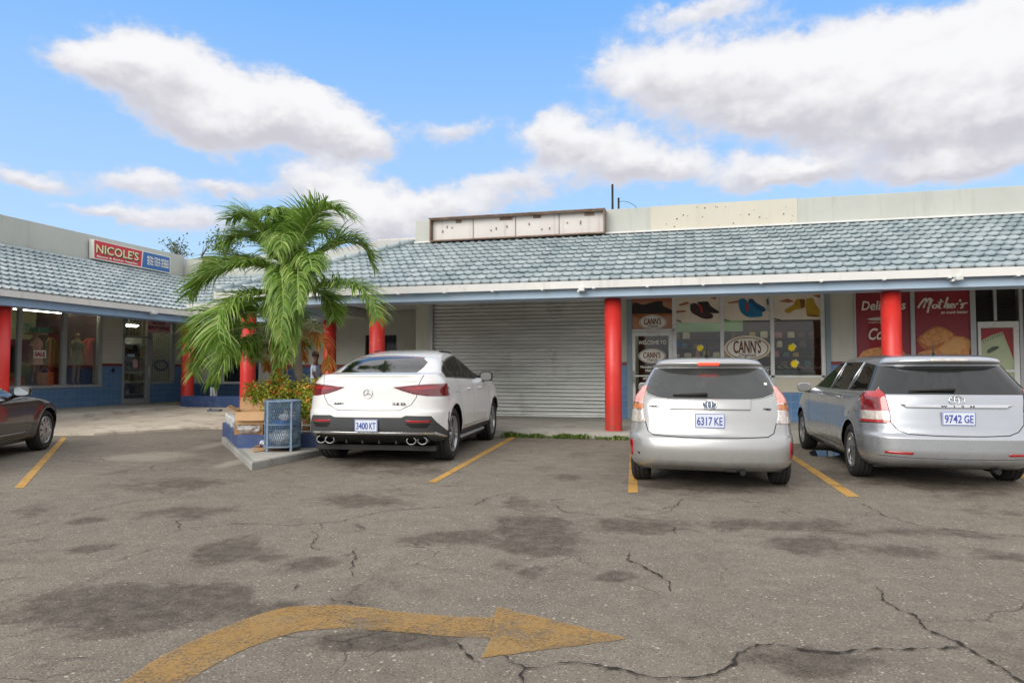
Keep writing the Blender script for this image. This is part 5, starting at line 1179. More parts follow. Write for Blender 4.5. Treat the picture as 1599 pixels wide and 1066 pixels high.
# ------------------------------------------------------------------ planter island, palms and shrubs
def leaf_mat(name, c1, c2_, c3_, trans=.35, rough=.45):
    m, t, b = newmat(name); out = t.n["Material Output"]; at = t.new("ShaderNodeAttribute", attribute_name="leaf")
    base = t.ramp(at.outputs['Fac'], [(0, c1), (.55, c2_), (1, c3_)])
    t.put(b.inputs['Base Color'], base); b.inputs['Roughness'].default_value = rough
    tr = t.new("ShaderNodeBsdfTranslucent"); t.put(tr.inputs[0], base); mx = t.new("ShaderNodeMixShader"); mx.inputs[0].default_value = trans
    t.l.new(b.outputs[0], mx.inputs[1]); t.l.new(tr.outputs[0], mx.inputs[2]); t.l.new(mx.outputs[0], out.inputs[0]); return m
def leafmesh(name, V, F, A, mats, parent=None, MI=None):
    me = bpy.data.meshes.new(name); me.from_pydata([tuple(v) for v in V], [], F)
    at = me.attributes.new("leaf", 'FLOAT', 'FACE'); at.data.foreach_set("value", np.array(A, np.float32))
    for m in (mats if isinstance(mats, list) else [mats]): me.materials.append(m)
    if MI: me.polygons.foreach_set("material_index", MI)
    o = bpy.data.objects.new(name, me); COL.objects.link(o)
    if parent is not None: o.parent = parent
    return o
M_FROND = leaf_mat("palm_leaf", S(82, 118, 40), S(128, 164, 62), S(190, 206, 122), .35)
M_DEAD = leaf_mat("dry_palm_leaf", S(150, 84, 24), S(200, 124, 44), S(206, 164, 84), .25, .7)
M_SHRUB = leaf_mat("variegated_leaf", S(84, 116, 34), S(164, 172, 54), S(226, 216, 92), .3)
M_FLOWER = leaf_mat("orange_flower", S(208, 84, 50), S(228, 118, 62), S(236, 160, 96), .2)
M_GRASS = leaf_mat("weed_blade", S(58, 88, 30), S(92, 124, 44), S(150, 160, 80), .3)
M_DARKLEAF = leaf_mat("tree_leaf", S(40, 64, 30), S(74, 100, 44), S(120, 140, 70), .3)
def frond(name, pts, Lm, root, mat_, seed, n=66, droop=1.0, hang=.22, twist=0.0, up=Vector((0, 0, 1))):
    """pts: world points of the midrib; Lm: longest leaflet in metres"""
    rnd = random.Random(seed); P = catmull([Vector(p) for p in pts], 14); N = len(P); V = []; F = []; A = []
    ln = [0]
    for a, b in zip(P, P[1:]): ln.append(ln[-1] + (b - a).length)
    T = ln[-1]
    def at(s):
        s *= T
        for i in range(N - 1):
            if ln[i+1] >= s: return P[i].lerp(P[i+1], (s - ln[i]) / max(1e-6, ln[i+1] - ln[i])), (P[i+1] - P[i]).normalized()
        return P[-1], (P[-1] - P[-2]).normalized()
    mbt = MB(); mbt.tube(P, [.020 * (1 - .85 * i / (N - 1)) + .003 for i in range(N)], 6); V += [Vector(v) for v in mbt.v]; F += mbt.f; A += [.80 + rnd.random() * .15 for _ in mbt.f]
    for k in range(n):
        s = .10 + .89 * (k + rnd.random() * .5) / n; p, d = at(s); side = d.cross(up)
        side = side.normalized() if side.length > .15 else d.orthogonal().normalized(); nrm = side.cross(d).normalized()
        L0 = 1.42 * Lm * (min(1, .35 + 2.4 * (s - .10)) if s < .4 else 1.0) * (1 - .62 * max(0, (s - .55) / .45) ** 1.3)
        for sg in (-1, 1):
            L = L0 * rnd.uniform(.72, 1.15); fwd = .35 + .75 * s + rnd.uniform(-.22, .22)
            v = (side * sg * 1.0 + d * fwd + nrm * (.28 + twist * sg + rnd.uniform(-.34, .34))).normalized(); w = rnd.uniform(.008, .0135); q = p.copy(); seg = 4
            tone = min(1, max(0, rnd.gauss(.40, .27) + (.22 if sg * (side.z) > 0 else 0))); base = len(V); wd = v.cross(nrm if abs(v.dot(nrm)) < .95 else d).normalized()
            fold = rnd.uniform(-.5, .5); wd = (wd + nrm * fold).normalized()
            for j in range(seg + 1):
                u = j / seg; ww = w * (1.0 if j == 0 else (1.25 - .2*j if j < seg else 0.08)); V.append(q + wd * ww); V.append(q - wd * ww)
                q = q + v * (L / seg); v = (v + Vector((0, 0, -1)) * (hang * (0.6 + .8*u) * droop + rnd.uniform(0, .08))).normalized()
            for j in range(seg): F.append((base+2*j, base+2*j+1, base+2*j+3, base+2*j+2)); A.append(min(1, max(0, tone + (.1 if j == seg - 1 else 0))))
    return leafmesh(name, V, F, A, mat_, root)
r2 = lambda x, y: (280 + x / 3.806, 300 + y / 3.806)
def fpts(lst, D0):       # region coordinates plus depth offset
    return [at_d(*r2(x, y), D0 + dd) for (x, y, dd) in lst]
trunk_m = None
def trunk_mat(name, c1, c2_):
    m, t, b = newmat(name); p = t.new("ShaderNodeNewGeometry").outputs['Position']; w = t.new("ShaderNodeTexWave"); w.wave_type = 'BANDS'; w.bands_direction = 'Z'
    t.put(w.inputs['Vector'], p); w.inputs['Scale'].default_value = 9; w.inputs['Distortion'].default_value = 1.5; w.inputs['Detail'].default_value = 3
    base = t.mix(t.rng(w.outputs['Fac'], .2, .6), S(92, 84, 74), t.mix(t.rng(t.noise(p, 5, 5), .35, .65), c1, c2_)); t.put(b.inputs['Base Color'], base); b.inputs['Roughness'].default_value = .85
    t.put(b.inputs['Normal'], t.bump(w.outputs['Fac'], .5, .012)); return m
M_TRUNK = trunk_mat("ringed_palm_trunk", S(150, 142, 128), S(128, 122, 108)); M_CROWNSH = pmat("yellow_green_crownshaft", S(168, 158, 78), .5, var=.3, scale=5)
M_PANICLE = pmat("pale_flower_stalk", S(190, 192, 150), .7, var=.2, scale=8)
def palm(label, D0, trunk_px, radii, shaft_px, fronds, dead, seed):
    base = at_z(*trunk_px[0], .3); root = empty("palm_tree", (base.x, base.y, .25), 0, label, "palm tree")
    off = Vector(root.location)
    L = lambda o: (setattr(o, "matrix_parent_inverse", Matrix.Translation(-off)), o)[1]
    tp = [at_d(x, y, D0 + dd) for x, y, dd in trunk_px[1:]]; tp = [Vector((tp[0].x, tp[0].y, .25))] + tp
    mb = MB(); mb.tube(catmull(tp, 6), [radii[0] + (radii[1] - radii[0]) * i / (6 * (len(tp) - 1)) for i in range(6 * (len(tp) - 1) + 1)], 14); L(mb.build("trunk", M_TRUNK, root))
    if shaft_px: sp = [at_d(x, y, D0 + dd) for x, y, dd in shaft_px]; mb = MB(); k = 5 * (len(sp) - 1) + 1; mb.tube(catmull(sp, 5), [radii[1] * (1.25 - .5 * i / k) for i in range(k)], 12); L(mb.build("crownshaft", M_CROWNSH, root))
    jr = random.Random(seed); extra = []
    for (pts, Lm, kw) in fronds + fronds:
        a, b, d = jr.uniform(-55, 50), jr.uniform(-40, 70), jr.uniform(-.4, .5); N = len(pts) - 1
        extra.append(([(x + a*(i/N), y + b*(i/N), dd + d*(i/N)) for i, (x, y, dd) in enumerate(pts)], Lm * .95, kw))
    for i, (pts, Lm, kw) in enumerate(fronds + extra): L(frond("frond", fpts(pts, D0), Lm, root, M_FROND, seed + i, **kw))
    for i, (pts, Lm, kw) in enumerate(dead): L(frond("dry_frond", fpts(pts, D0), Lm, root, M_DEAD, seed + 50 + i, **kw))
    return root, L
D1 = 11.6
main_fr = [
 ([(655,470,0),(690,330,-.1),(755,170,-.2),(840,85,-.3),(940,90,-.4),(1000,130,-.45)], .44, {}),
 ([(670,490,0),(760,400,.2),(880,310,.35),(1000,262,.45),(1090,300,.5),(1130,400,.5)], .46, {}),
 ([(670,600,-.1),(770,572,-.3),(900,540,-.5),(1030,555,-.7),(1120,630,-.8),(1150,740,-.85)], .46, {}),
 ([(690,560,.2),(780,580,.4),(870,620,.6),(910,700,.7),(915,760,.7)], .36, {}),
 ([(630,440,0),(570,330,-.1),(470,220,-.2),(370,140,-.2),(280,165,-.15)], .46, {}),
 ([(620,450,.1),(520,330,.3),(410,270,.5),(310,275,.6),(245,330,.6)], .42, {}),
 ([(620,500,0),(500,440,-.2),(370,440,-.4),(230,480,-.5),(130,540,-.5),(85,620,-.5)], .50, {}),
 ([(610,500,.2),(480,420,.5),(340,390,.8),(200,430,1.0),(110,520,1.1)], .46, {}),
 ([(610,600,-.1),(480,590,-.4),(350,620,-.6),(255,710,-.8),(225,830,-.85),(270,960,-.9)], .50, {}),
 ([(610,610,.2),(470,640,.5),(330,700,.8),(190,720,1.0),(110,800,1.0),(85,920,1.0)], .46, {}),
 ([(640,430,0),(615,280,.1),(590,150,.1),(550,110,-.1),(510,140,-.3)], .32, dict(hang=.6)),
 ([(645,430,0),(655,270,.3),(690,150,.6),(735,115,.8)], .40, {}),
 ([(645,440,0),(640,330,-.4),(610,260,-.8),(580,280,-1.1),(565,350,-1.25)], .36, dict(hang=.7)),
 ([(650,470,-.1),(690,420,-.5),(705,430,-.9),(700,520,-1.15),(690,640,-1.2)], .34, dict(hang=.9)),
 ([(640,470,-.1),(620,440,-.6),(600,470,-1.0),(595,570,-1.2),(590,680,-1.2)], .34, dict(hang=.9)),
 ([(650,520,-.1),(650,500,-.5),(645,580,-.9),(640,740,-1.0),(635,900,-1.0)], .34, dict(hang=.9)),
 ([(660,480,0),(740,380,-.5),(800,380,-.9),(830,440,-1.1)], .36, dict(hang=.7)),
 ([(650,440,.2),(720,300,.6),(800,200,1.0),(900,200,1.3),(960,260,1.4)], .42, {}),
 ([(640,440,.2),(560,250,.6),(470,180,.9),(400,200,1.1)], .40, {}),
]
pr, PL = palm("tall palm with arching green fronds rising from the planter island", D1, [(471,650),(470,620,0),(465,570,0),(463,520,0),(455,470,0)], (.085,.06), [(463,530,0),(455,470,0),(451,425,0)], main_fr,
   [([(720,850,-.1),(790,835,-.3),(850,880,-.4),(885,960,-.4),(880,1060,-.4)], .30, dict(hang=.8, n=48)), ([(700,860,.1),(720,900,.2),(735,1000,.2)], .2, dict(hang=.9, n=24))], 100)
small_fr = [
 ([(560,800,0),(470,850,-.2),(390,880,-.4),(320,925,-.6),(265,1000,-.7),(225,1080,-.7)], .46, dict(hang=.45)),
 ([(560,800,0),(440,790,.2),(300,800,.4),(170,850,.6),(110,950,.6),(95,1040,.6)], .46, {}),
 ([(570,790,0),(560,700,-.3),(590,650,-.7),(620,720,-1.0),(640,860,-1.1),(640,1000,-1.1)], .34, dict(hang=.8)),
 ([(580,800,0),(510,880,.2),(470,930,.3),(440,1000,.3)], .30, {}),
 ([(590,790,.1),(660,720,.4),(760,760,.6),(800,860,.7)], .30, {}),
 ([(560,780,.1),(480,700,.5),(380,690,.8),(290,760,.9),(260,860,.9)], .42, {}),
]
ps, PS = palm("small yellow-stemmed palm with drooping fronds left of the tall palm trunk", D1 + .25, [(437,650),(437,620,0),(434,585,0),(431,555,0)], (.075,.055), [(434,590,0),(431,555,0),(428,515,0)], small_fr,
   [([(590,900,-.1),(600,960,-.2),(610,1040,-.2)], .22, dict(hang=.9, n=22)), ([(545,880,.1),(530,960,.1),(520,1060,.1)], .16, dict(hang=.9, n=18))], 300)
def panicle(root, L, cx, cy, rx, ry, seed, D0, n=70):
    rnd = random.Random(seed); mb = MB(); c = at_d(*r2(cx, cy), D0)
    o0 = at_d(*r2(cx + (-40 if cx > 600 else 60), cy + 40), D0 + .1); k = 12 / FPX / 3.806
    for i in range(n):
        a = rnd.uniform(0, 2*math.pi); r = math.sqrt(rnd.random()); e = c + _cr * (r * math.cos(a) * rx * k) + _cz * (r * math.sin(a) * ry * k) + _cf0 * rnd.uniform(-.25, .2)
        m_ = o0.lerp(e, .55) + Vector((rnd.uniform(-.04, .04), rnd.uniform(-.04, .04), rnd.uniform(0, .06))); pts = catmull([o0, m_, e], 4); mb.tube(pts, [.006, .0055, .005, .0045, .0045, .004, .004, .0035, .003][:len(pts)], 4)
        for j in range(7):
            b0 = m_.lerp(e, rnd.random()); q = b0 + Vector((rnd.gauss(0, .045), rnd.gauss(0, .045), rnd.gauss(-.01, .035))); mb.tube([b0, b0.lerp(q, .5) + Vector((0, 0, .01)), q], [.0035, .003, .0045], 4)
    L(mb.build("flower_cluster", M_PANICLE, root))
panicle(pr, PL, 775, 815, 95, 75, 7, D1 - .3); panicle(ps, PS, 535, 820, 70, 85, 9, D1 - .1); panicle(ps, PS, 500, 960, 60, 50, 11, D1 - .1, 14)
# ---- island, planter and its fence
def island():
    top = [at_z(x, y, .1) for x, y in ((392,722),(346,682))] + [Vector((-9.1, 13.5, .1)), Vector((-5.35, 13.5, .1))] + [at_z(509, 699.5, .1)]
    P = [Vector((p.x, p.y, 0)) for p in top]; c = sum(P, Vector()) / len(P); mb = MB(); n = len(P)
    # rounded nose
    nose = [P[0].lerp(P[1], .05), P[0].lerp(P[1], .018) + (P[0] - c).normalized() * -.01, P[0].lerp(P[-1], .05)]
    Q = nose[::-1][0:0] + [P[0].lerp(P[-1], .06), P[0].lerp(P[-1], .02).lerp(P[0], .4), P[0].lerp(P[1], .02).lerp(P[0], .4), P[0].lerp(P[1], .06)] + P[1:]
    m_ = len(Q); ins = [q + (c - q).normalized() * .02 for q in Q]; ins2 = [q + (c - q).normalized() * .17 for q in Q]
    vs = [q + Vector((0, 0, -.02)) for q in Q] + [q + Vector((0, 0, .085)) for q in Q] + [q + Vector((0, 0, .1)) for q in ins] + [q + Vector((0, 0, .1)) for q in ins2]
    for r in range(3): mb.add([], [])
    fs = [(r*m_+i, r*m_+(i+1) % m_, (r+1)*m_+(i+1) % m_, (r+1)*m_+i) for r in range(3) for i in range(m_)]; mb.add(vs, fs, 0); mb.add([vs[3*m_+i] for i in range(m_)], [tuple(range(m_))], 1)
    o = mb.build("kerb_island", [M_KERB, M_WALK]); bm = bmesh.new(); bm.from_mesh(o.data); bmesh.ops.recalc_face_normals(bm, faces=bm.faces[:])
    if sum(f.normal.z * f.calc_area() for f in bm.faces) < 0: bmesh.ops.reverse_faces(bm, faces=bm.faces[:])
    bm.to_mesh(o.data); bm.free(); tag(o, kind="structure")
island()
A0 = at_z(371, 699.5, .1); A0.z = 0; A1 = A0 + Vector((1.32, .46, 0)); A2 = A1 + Vector((.0, 3.0, 0)); A3 = A0 + Vector((-1.9, 2.15, 0)); PLT = [A0, A1, A2, A3]
def planter():
    c = sum(PLT, Vector()) / 4; mb = MB(); t = .13; inn = []
    for i in range(4):
        a, b, d = PLT[i-1], PLT[i], PLT[(i+1) % 4]; e1 = (b - a).normalized(); e2 = (d - b).normalized(); n1 = Vector((-e1.y, e1.x, 0)); n2 = Vector((-e2.y, e2.x, 0)); inn.append(b + (n1 + n2) / (1 + n1.dot(n2)) * t)
    z0, z1 = .06, .315; bv = .008
    vs = [p + Vector((0, 0, z0)) for p in PLT] + [p + Vector((0, 0, z1 - bv)) for p in PLT] + [p.lerp(q, bv / t) + Vector((0, 0, z1)) for p, q in zip(PLT, inn)] + [p + Vector((0, 0, z1)) for p in inn] + [p + Vector((0, 0, .2)) for p in inn]
    mb.add(vs, [(r*4+i, r*4+(i+1) % 4, (r+1)*4+(i+1) % 4, (r+1)*4+i) for r in range(4) for i in range(4)]); root = mb.build("planter_box", M_NAVY); tag(root, "navy blue painted planter box on the kerb island under the palms", "planter")
    MB().add([p + Vector((0, 0, .24)) for p in inn], [(0, 1, 2, 3)]).build("soil", pmat("soil", S(84, 66, 48), .95, var=.3, bump=.5), root)
planter()
def lowfence():
    mb = MB(); off = .05
    def run(a, b):
        L = (b - a).length; d = (b - a).normalized(); n = int(L / .125)
        for z in (.345, .445): mb.tube([a + Vector((0, 0, z)), b + Vector((0, 0, z))], .011, 6)
        for i in range(n + 1): p = a.lerp(b, i / n); mb.tube([p + Vector((0, 0, .31)), p + Vector((0, 0, .485)), p + Vector((0, 0, .505))], [.009, .009, .002], 6)
    c = sum(PLT, Vector()) / 4; q = [p.lerp(c, .045) for p in PLT]; run(q[0], q[1]); run(q[3], q[0]); run(q[1], q[2])
    tag(mb.build("garden_fence", flat("white_plastic", S(228, 230, 228), .4)), "low white plastic picket fence around the planter rim", "fence")
lowfence()
def shrub(label, blobs, D0, n, seed, flowers):
    rnd = random.Random(seed); c0 = at_d(*blobs[0][:2], D0); root = empty("flowering_shrub", (c0.x, c0.y, .24), 0, label, "shrub"); off = Vector(root.location); V = []; F = []; A = []; VF = []; FF = []; AF = []
    def leaf(V, F, A, p, nrm, s, tone):
        t = nrm.orthogonal().normalized(); t = (Matrix.Rotation(rnd.uniform(0, 6.28), 3, nrm) @ t); b = nrm.cross(t); k = len(V); V += [p, p + t*s*.5 + b*s*.28, p + t*s + nrm*s*.12, p + t*s*.5 - b*s*.28]; F.append((k, k+1, k+2, k+3)); A.append(min(1, max(0, tone)))
    tw = sum(b[2]*b[3] for b in blobs)
    for (x, y, rx, ry, dd) in blobs:
        c = at_d(x, y, D0 + dd); k = (D0 + dd) / FPX; m_ = int(n * rx * ry / tw)
        for i in range(m_):
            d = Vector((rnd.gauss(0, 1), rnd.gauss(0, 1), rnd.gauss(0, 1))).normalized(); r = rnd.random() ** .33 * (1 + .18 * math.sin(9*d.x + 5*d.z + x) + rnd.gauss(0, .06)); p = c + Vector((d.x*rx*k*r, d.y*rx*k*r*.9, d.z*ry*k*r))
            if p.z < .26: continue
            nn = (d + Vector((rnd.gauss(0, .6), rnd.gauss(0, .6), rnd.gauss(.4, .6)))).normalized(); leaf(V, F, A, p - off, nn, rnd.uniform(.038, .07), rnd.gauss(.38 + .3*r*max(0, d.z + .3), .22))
        for i in range(int(flowers * rx * ry / tw)):
            d = Vector((rnd.gauss(0, 1), rnd.gauss(0, 1) - .6, rnd.gauss(.5, 1))).normalized(); p = c + Vector((d.x*rx*k*1.02, d.y*rx*k*.95, d.z*ry*k*1.03))
            VF, FF, AF = [], [], []
            for j in range(16): q = Vector((rnd.gauss(0, .022), rnd.gauss(0, .022), rnd.gauss(0, .016))); leaf(VF, FF, AF, p + q - off, (d + q*20).normalized(), rnd.uniform(.018, .03), rnd.random())
            leafmesh("blossom", VF, FF, AF, M_FLOWER, root)
    leafmesh("foliage", V, F, A, M_SHRUB, root)
    mb = MB()
    for i in range(7): x, y, rx, ry, dd = blobs[i % len(blobs)]; p = at_d(x + rnd.uniform(-.5, .5)*rx, y, D0 + dd) - off; mb.tube([Vector((p.x*.6, p.y*.6, 0)), p], [.012, .005], 5)
    mb.build("stems", M_TRUNK, root)
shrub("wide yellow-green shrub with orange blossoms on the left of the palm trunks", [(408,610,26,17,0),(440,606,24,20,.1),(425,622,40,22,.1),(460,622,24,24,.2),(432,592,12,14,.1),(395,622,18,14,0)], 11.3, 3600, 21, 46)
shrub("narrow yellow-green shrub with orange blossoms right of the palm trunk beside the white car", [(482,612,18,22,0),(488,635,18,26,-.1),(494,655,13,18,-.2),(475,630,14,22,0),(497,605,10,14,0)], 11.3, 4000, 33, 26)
# ---- weeds along the walkway
def weeds():
    rnd = random.Random(17); V = []; F = []; A = []
    for i in range(2600):
        u = rnd.random(); px = 786 + 200 * u; edge = .5 + .5*math.sin(u*21) * math.sin(u*9+1); 
        if rnd.random() > .35 + .65*edge or (918 < px < 938 and rnd.random() < .8): continue
        p = at_z(px, 681, 0); p.y = 13.44 - abs(rnd.gauss(0, .12)); h = rnd.uniform(.03, .10) * (.5 + edge*.8); a = rnd.uniform(0, 6.28); d = Vector((math.cos(a), math.sin(a), 0)); w = d.cross(Vector((0, 0, 1))) * rnd.uniform(.004, .012); t = p + d*h*rnd.uniform(.2, .9) + Vector((0, 0, h)); m_ = p.lerp(t, .5) + Vector((0, 0, h*.2)); k = len(V)
        V += [p - w*.5, p + w*.5, m_ + w, m_ - w, t]; F += [(k, k+1, k+2, k+3), (k+3, k+2, k+4)]; tn = rnd.random(); A += [tn, tn]
    o = leafmesh("grass", V, F, A, M_GRASS); tag(o, "short green weeds growing along the walkway edge", "grass", kind="stuff")
weeds()
# ---- trees whose tops show over the roofs
def bush_tree(label, px, py, D, r, n, seed, spiky=False):
    rnd = random.Random(seed); c = at_d(px, py, D); root = empty("tree", (c.x, c.y, 0), 0, label, "tree"); V = []; F = []; A = []; mb = MB()
    mb.tube([(0, 0, 0), (.1, 0, c.z*.5), (0, 0, c.z - r*.3)], [.16, .12, .04], 8)
    for i in range(9 if not spiky else 5):
        d = Vector((rnd.gauss(0, .6), rnd.gauss(0, .6), rnd.uniform(.2, 1.2) if not spiky else 1.5)).normalized(); e = Vector((0, 0, c.z - r*.3)) + d*r*rnd.uniform(.8, 1.5); mb.tube([(0, 0, c.z - r*.6), e], [.03, .008], 5)
        for j in range(n // 9):
            t = rnd.uniform(.35, 1.05); p = Vector((0, 0, c.z - r*.6)).lerp(e, t) + Vector((rnd.gauss(0, r*.2), rnd.gauss(0, r*.2), rnd.gauss(0, r*.17))); s = rnd.uniform(.08, .16); nn = Vector((rnd.gauss(0, 1), rnd.gauss(0, 1), rnd.gauss(.5, 1))).normalized(); a = nn.orthogonal().normalized(); b = nn.cross(a); k = len(V); V += [p, p + a*s*.5 + b*s*.28, p + a*s, p + a*s*.5 - b*s*.28]; F.append((k, k+1, k+2, k+3)); A.append(rnd.random())
    mb.build("trunk", M_TRUNK, root); leafmesh("crown", V, F, A, M_DARKLEAF, root)
bush_tree("thin leafy treetop showing above the roof corner right of the red and blue sign", 277, 393, 30, .55, 260, 5)
bush_tree("bare spindly treetop poking above the middle wing parapet", 315, 392, 31, .45, 14, 8, True)
bush_tree("dense leafy treetop directly behind the palm fronds", 352, 384, 30, .75, 700, 9)
# ------------------------------------------------------------------ signs, prints and shop contents
class Print:
    """flat printed board or film: polygons traced in the plane, each layer 1.2 mm proud of the one below"""
    def __init__(s, axis, pos, conv, mats):
        s.axis, s.pos, s.conv, s.mats = axis, pos, conv, mats; s.mb = MB(); s.k = 0
    def pt(s, x, y, lift=0.0):
        px, py = s.conv(x, y); p = at_y(px, py, s.pos) if s.axis == 'y' else at_x(px, py, s.pos)
        return p + (Vector((0, -lift, 0)) if s.axis == 'y' else Vector((lift, 0, 0)))
    def poly(s, pts, mi, smooth=0):
        if smooth: q = catmull([Vector((x, y, 0)) for x, y in pts] + [Vector((pts[0][0], pts[0][1], 0))], smooth)[:-1]; pts = [(v.x, v.y) for v in q]
        s.k += 1; vs = [s.pt(x, y, .0012 * s.k) for x, y in pts]
        n = sum(((vs[i] - vs[0]).cross(vs[i+1] - vs[0]) for i in range(1, len(vs) - 1)), Vector())
        if n.dot(Vector((0, -1, 0)) if s.axis == 'y' else Vector((1, 0, 0))) < 0: vs = vs[::-1]
        s.mb.add(vs, [tuple(range(len(vs)))], mi); return s
    def ellipse(s, cx, cy, rx, ry, mi, n=32): return s.poly([(cx + rx*math.cos(2*math.pi*i/n), cy + ry*math.sin(2*math.pi*i/n)) for i in range(n)], mi)
    def slab(s, pts, mi, t=.004):
        vs = [s.pt(x, y, 0) for x, y in pts] + [s.pt(x, y, -t) for x, y in pts]; n = len(pts)
        s.mb.add(vs, [tuple(range(n)), tuple(range(2*n-1, n-1, -1))] + [(i, n+i, n+(i+1) % n, (i+1) % n) for i in range(n)], mi); return s
    def frame(s, x, y):
        p = s.pt(x, y, .0012 * (s.k + 1.5)); return frame(p, (1, 0, 0) if s.axis == 'y' else (0, 1, 0), (0, -1, 0) if s.axis == 'y' else (1, 0, 0))
    def size(s, x0, y0, x1, y1):
        a, b = s.pt(x0, y0), s.pt(x1, y1); return (math.hypot(b.x - a.x, b.y - a.y), abs(a.z - b.z))
    def done(s, name, label, cat, group=None):
        o = s.mb.build(name, s.mats); tag(o, label, cat, group); s.o = o; return o
    def text(s, txt, x0, y0, x1, y1, m, shear=0, bold=.0, space=1.0):
        w, h = s.size(x0, y0, x1, y1); return lettering("lettering", txt, s.frame((x0+x1)/2, (y0+y1)/2), w, h, m, s.o, shear=shear, bold=bold, space=space, depth=.002)
C6 = lambda x, y: (960 + x / 3.134, 440 + y / 3.134); C6b = lambda x, y: (970 + x / 5.076, 450 + y / 5.076); C7 = lambda x, y: (1120 + x / 6.272, 450 + y / 6.272); C8 = lambda x, y: (1310 + x / 5.533, 440 + y / 5.533)
C1 = lambda x, y: (x / 3.136, 320 + y / 3.136); CW = lambda x, y: (20 + x / 7.107, 470 + y / 7.107); CD = lambda x, y: (170 + x / 6.271, 470 + y / 6.271); CS = lambda x, y: (130 + x / 6.952, 360 + y / 6.952)
M_BEIGE = pmat("beige_print", S(224, 216, 200), .4, var=.1, scale=3); M_WOOD = pmat("wood_print", S(176, 128, 98), .4, var=.3, scale=4); M_TERRA = flat("terracotta_print", S(168, 104, 76)); M_SHOEB = pmat("black_shoe_print", S(28, 26, 28), .5, var=.3, scale=12); M_SHOEM = pmat("maroon_shoe_print", S(58, 32, 38), .5, var=.3, scale=12)
M_BLUES = pmat("blue_shoe_print", S(26, 118, 166), .5, var=.25, scale=9); M_BLUED = flat("deep_blue_print", S(20, 84, 128)); M_OCHRE = pmat("ochre_shoe_print", S(178, 146, 36), .5, var=.25, scale=9); M_OCHD = flat("brown_shoe_print", S(118, 82, 36)); M_RED = flat("red_print", S(206, 44, 50)); M_GOLD = flat("gold_print", S(206, 166, 92)); M_GREYP = flat("grey_print", S(196, 194, 188)); M_BROWNP = flat("brown_print", S(150, 92, 40)); M_PINKP = flat("pink_print", S(214, 176, 176))
YP = YW + .012
def logo(p, cx, cy, rx, ry, o):      # cream oval, dark and gold rims
    pass
def oval_logo(p, cx, cy, rx, ry, mats=(0, 1, 2)):
    p.ellipse(cx, cy, rx, ry, mats[0]); p.ellipse(cx, cy, rx*.955, ry*.93, mats[1]); p.ellipse(cx, cy, rx*.92, ry*.875, mats[0])
def logo_text(p, cx, cy, rx, ry):
    p.text("CANN'S", cx - rx*.64, cy - ry*.55, cx + rx*.62, cy + ry*.28, M_BROWNP, bold=.012); p.text("CANN'S", cx - rx*.66, cy - ry*.53, cx + rx*.60, cy + ry*.30, M_BLACKP, bold=-.008)
    p.text("Originals", cx - rx*.38, cy + ry*.36, cx + rx*.40, cy + ry*.76, M_BLACKP, shear=.45, bold=.008)
# posters over the shoe shop
p = Print('y', YP, C6b, [M_WOOD, M_SHOEB, M_WHITE, M_BROWNP, M_TERRA]); p.slab([(84, 72), (412, 72), (412, 338), (84, 338)], 0)
p.poly([(88, 76), (410, 76), (410, 110), (88, 100)], 4); p.poly([(90, 128), (112, 112), (175, 130), (262, 106), (325, 104), (335, 140), (404, 172), (402, 205), (250, 215), (150, 232), (90, 212)], 1, 3); p.poly([(90, 204), (402, 198), (402, 212), (150, 238), (90, 220)], 3)
oval_logo(p, 251, 270, 108, 60, (2, 1)); p.done("window_poster", "brown poster with a black shoe and oval logo above the shoe shop door", "poster"); logo_text(p, 251, 270, 108, 60)
p = Print('y', YP, C6b, [M_BEIGE, M_TERRA, M_SHOEM, M_SHOEB, M_RED, M_BLACKP]); p.slab([(428, 70), (792, 66), (792, 272), (428, 272)], 0)
p.poly([(450, 130), (520, 105), (545, 122), (470, 140)], 1); p.poly([(430, 180), (500, 172), (520, 186), (440, 196)], 1); p.poly([(700, 75), (760, 72), (745, 90)], 1); p.poly([(428, 245), (480, 262), (475, 270), (428, 255)], 5)
p.poly([(600, 110), (660, 105), (690, 108), (710, 140), (772, 182), (770, 197), (710, 195), (640, 160)], 3, 3); p.poly([(548, 128), (585, 118), (640, 150), (700, 190), (727, 212), (722, 236), (660, 242), (590, 212), (550, 180)], 2, 3); p.poly([(615, 130), (628, 128), (646, 180), (640, 200), (632, 180)], 4)
p.done("window_poster", "beige poster with dark maroon ankle boots in the first pane of the shoe shop", "poster")
p = Print('y', YP, C7, [M_BEIGE, M_TERRA, M_BLUES, M_BLUED, M_RED, M_BLACKP, M_GREYP, M_PINKP]); p.slab([(66, 70), (534, 55), (534, 312), (66, 318)], 0)
p.poly([(100, 140), (205, 118), (212, 142), (110, 150)], 1); p.poly([(66, 300), (128, 318), (120, 324), (66, 312)], 5)
p.poly([(300, 112), (345, 102), (380, 140), (465, 190), (468, 224), (420, 232), (330, 180)], 3, 3); p.poly([(208, 112), (262, 100), (320, 150), (420, 222), (442, 250), (436, 274), (360, 284), (290, 278), (230, 230), (212, 170)], 2, 3); p.poly([(284, 132), (298, 140), (308, 215), (290, 232), (280, 185)], 4)
p.poly([(470, 92), (530, 84), (546, 216), (478, 228)], 6); p.poly([(482, 110), (500, 104), (505, 160), (490, 165)], 3)
p.done("window_poster", "beige poster with bright blue ankle boots in the middle pane of the shoe shop", "poster")
p = Print('y', YP, C7, [M_BEIGE, M_TERRA, M_OCHRE, M_OCHD, M_BLACKP]); p.slab([(556, 54), (1026, 46), (1026, 306), (556, 310)], 0)
p.poly([(600, 130), (690, 100), (760, 130), (700, 142)], 1); p.poly([(930, 68), (1010, 62), (1018, 100), (960, 82)], 1); p.poly([(556, 290), (622, 306), (618, 312), (556, 302)], 4)
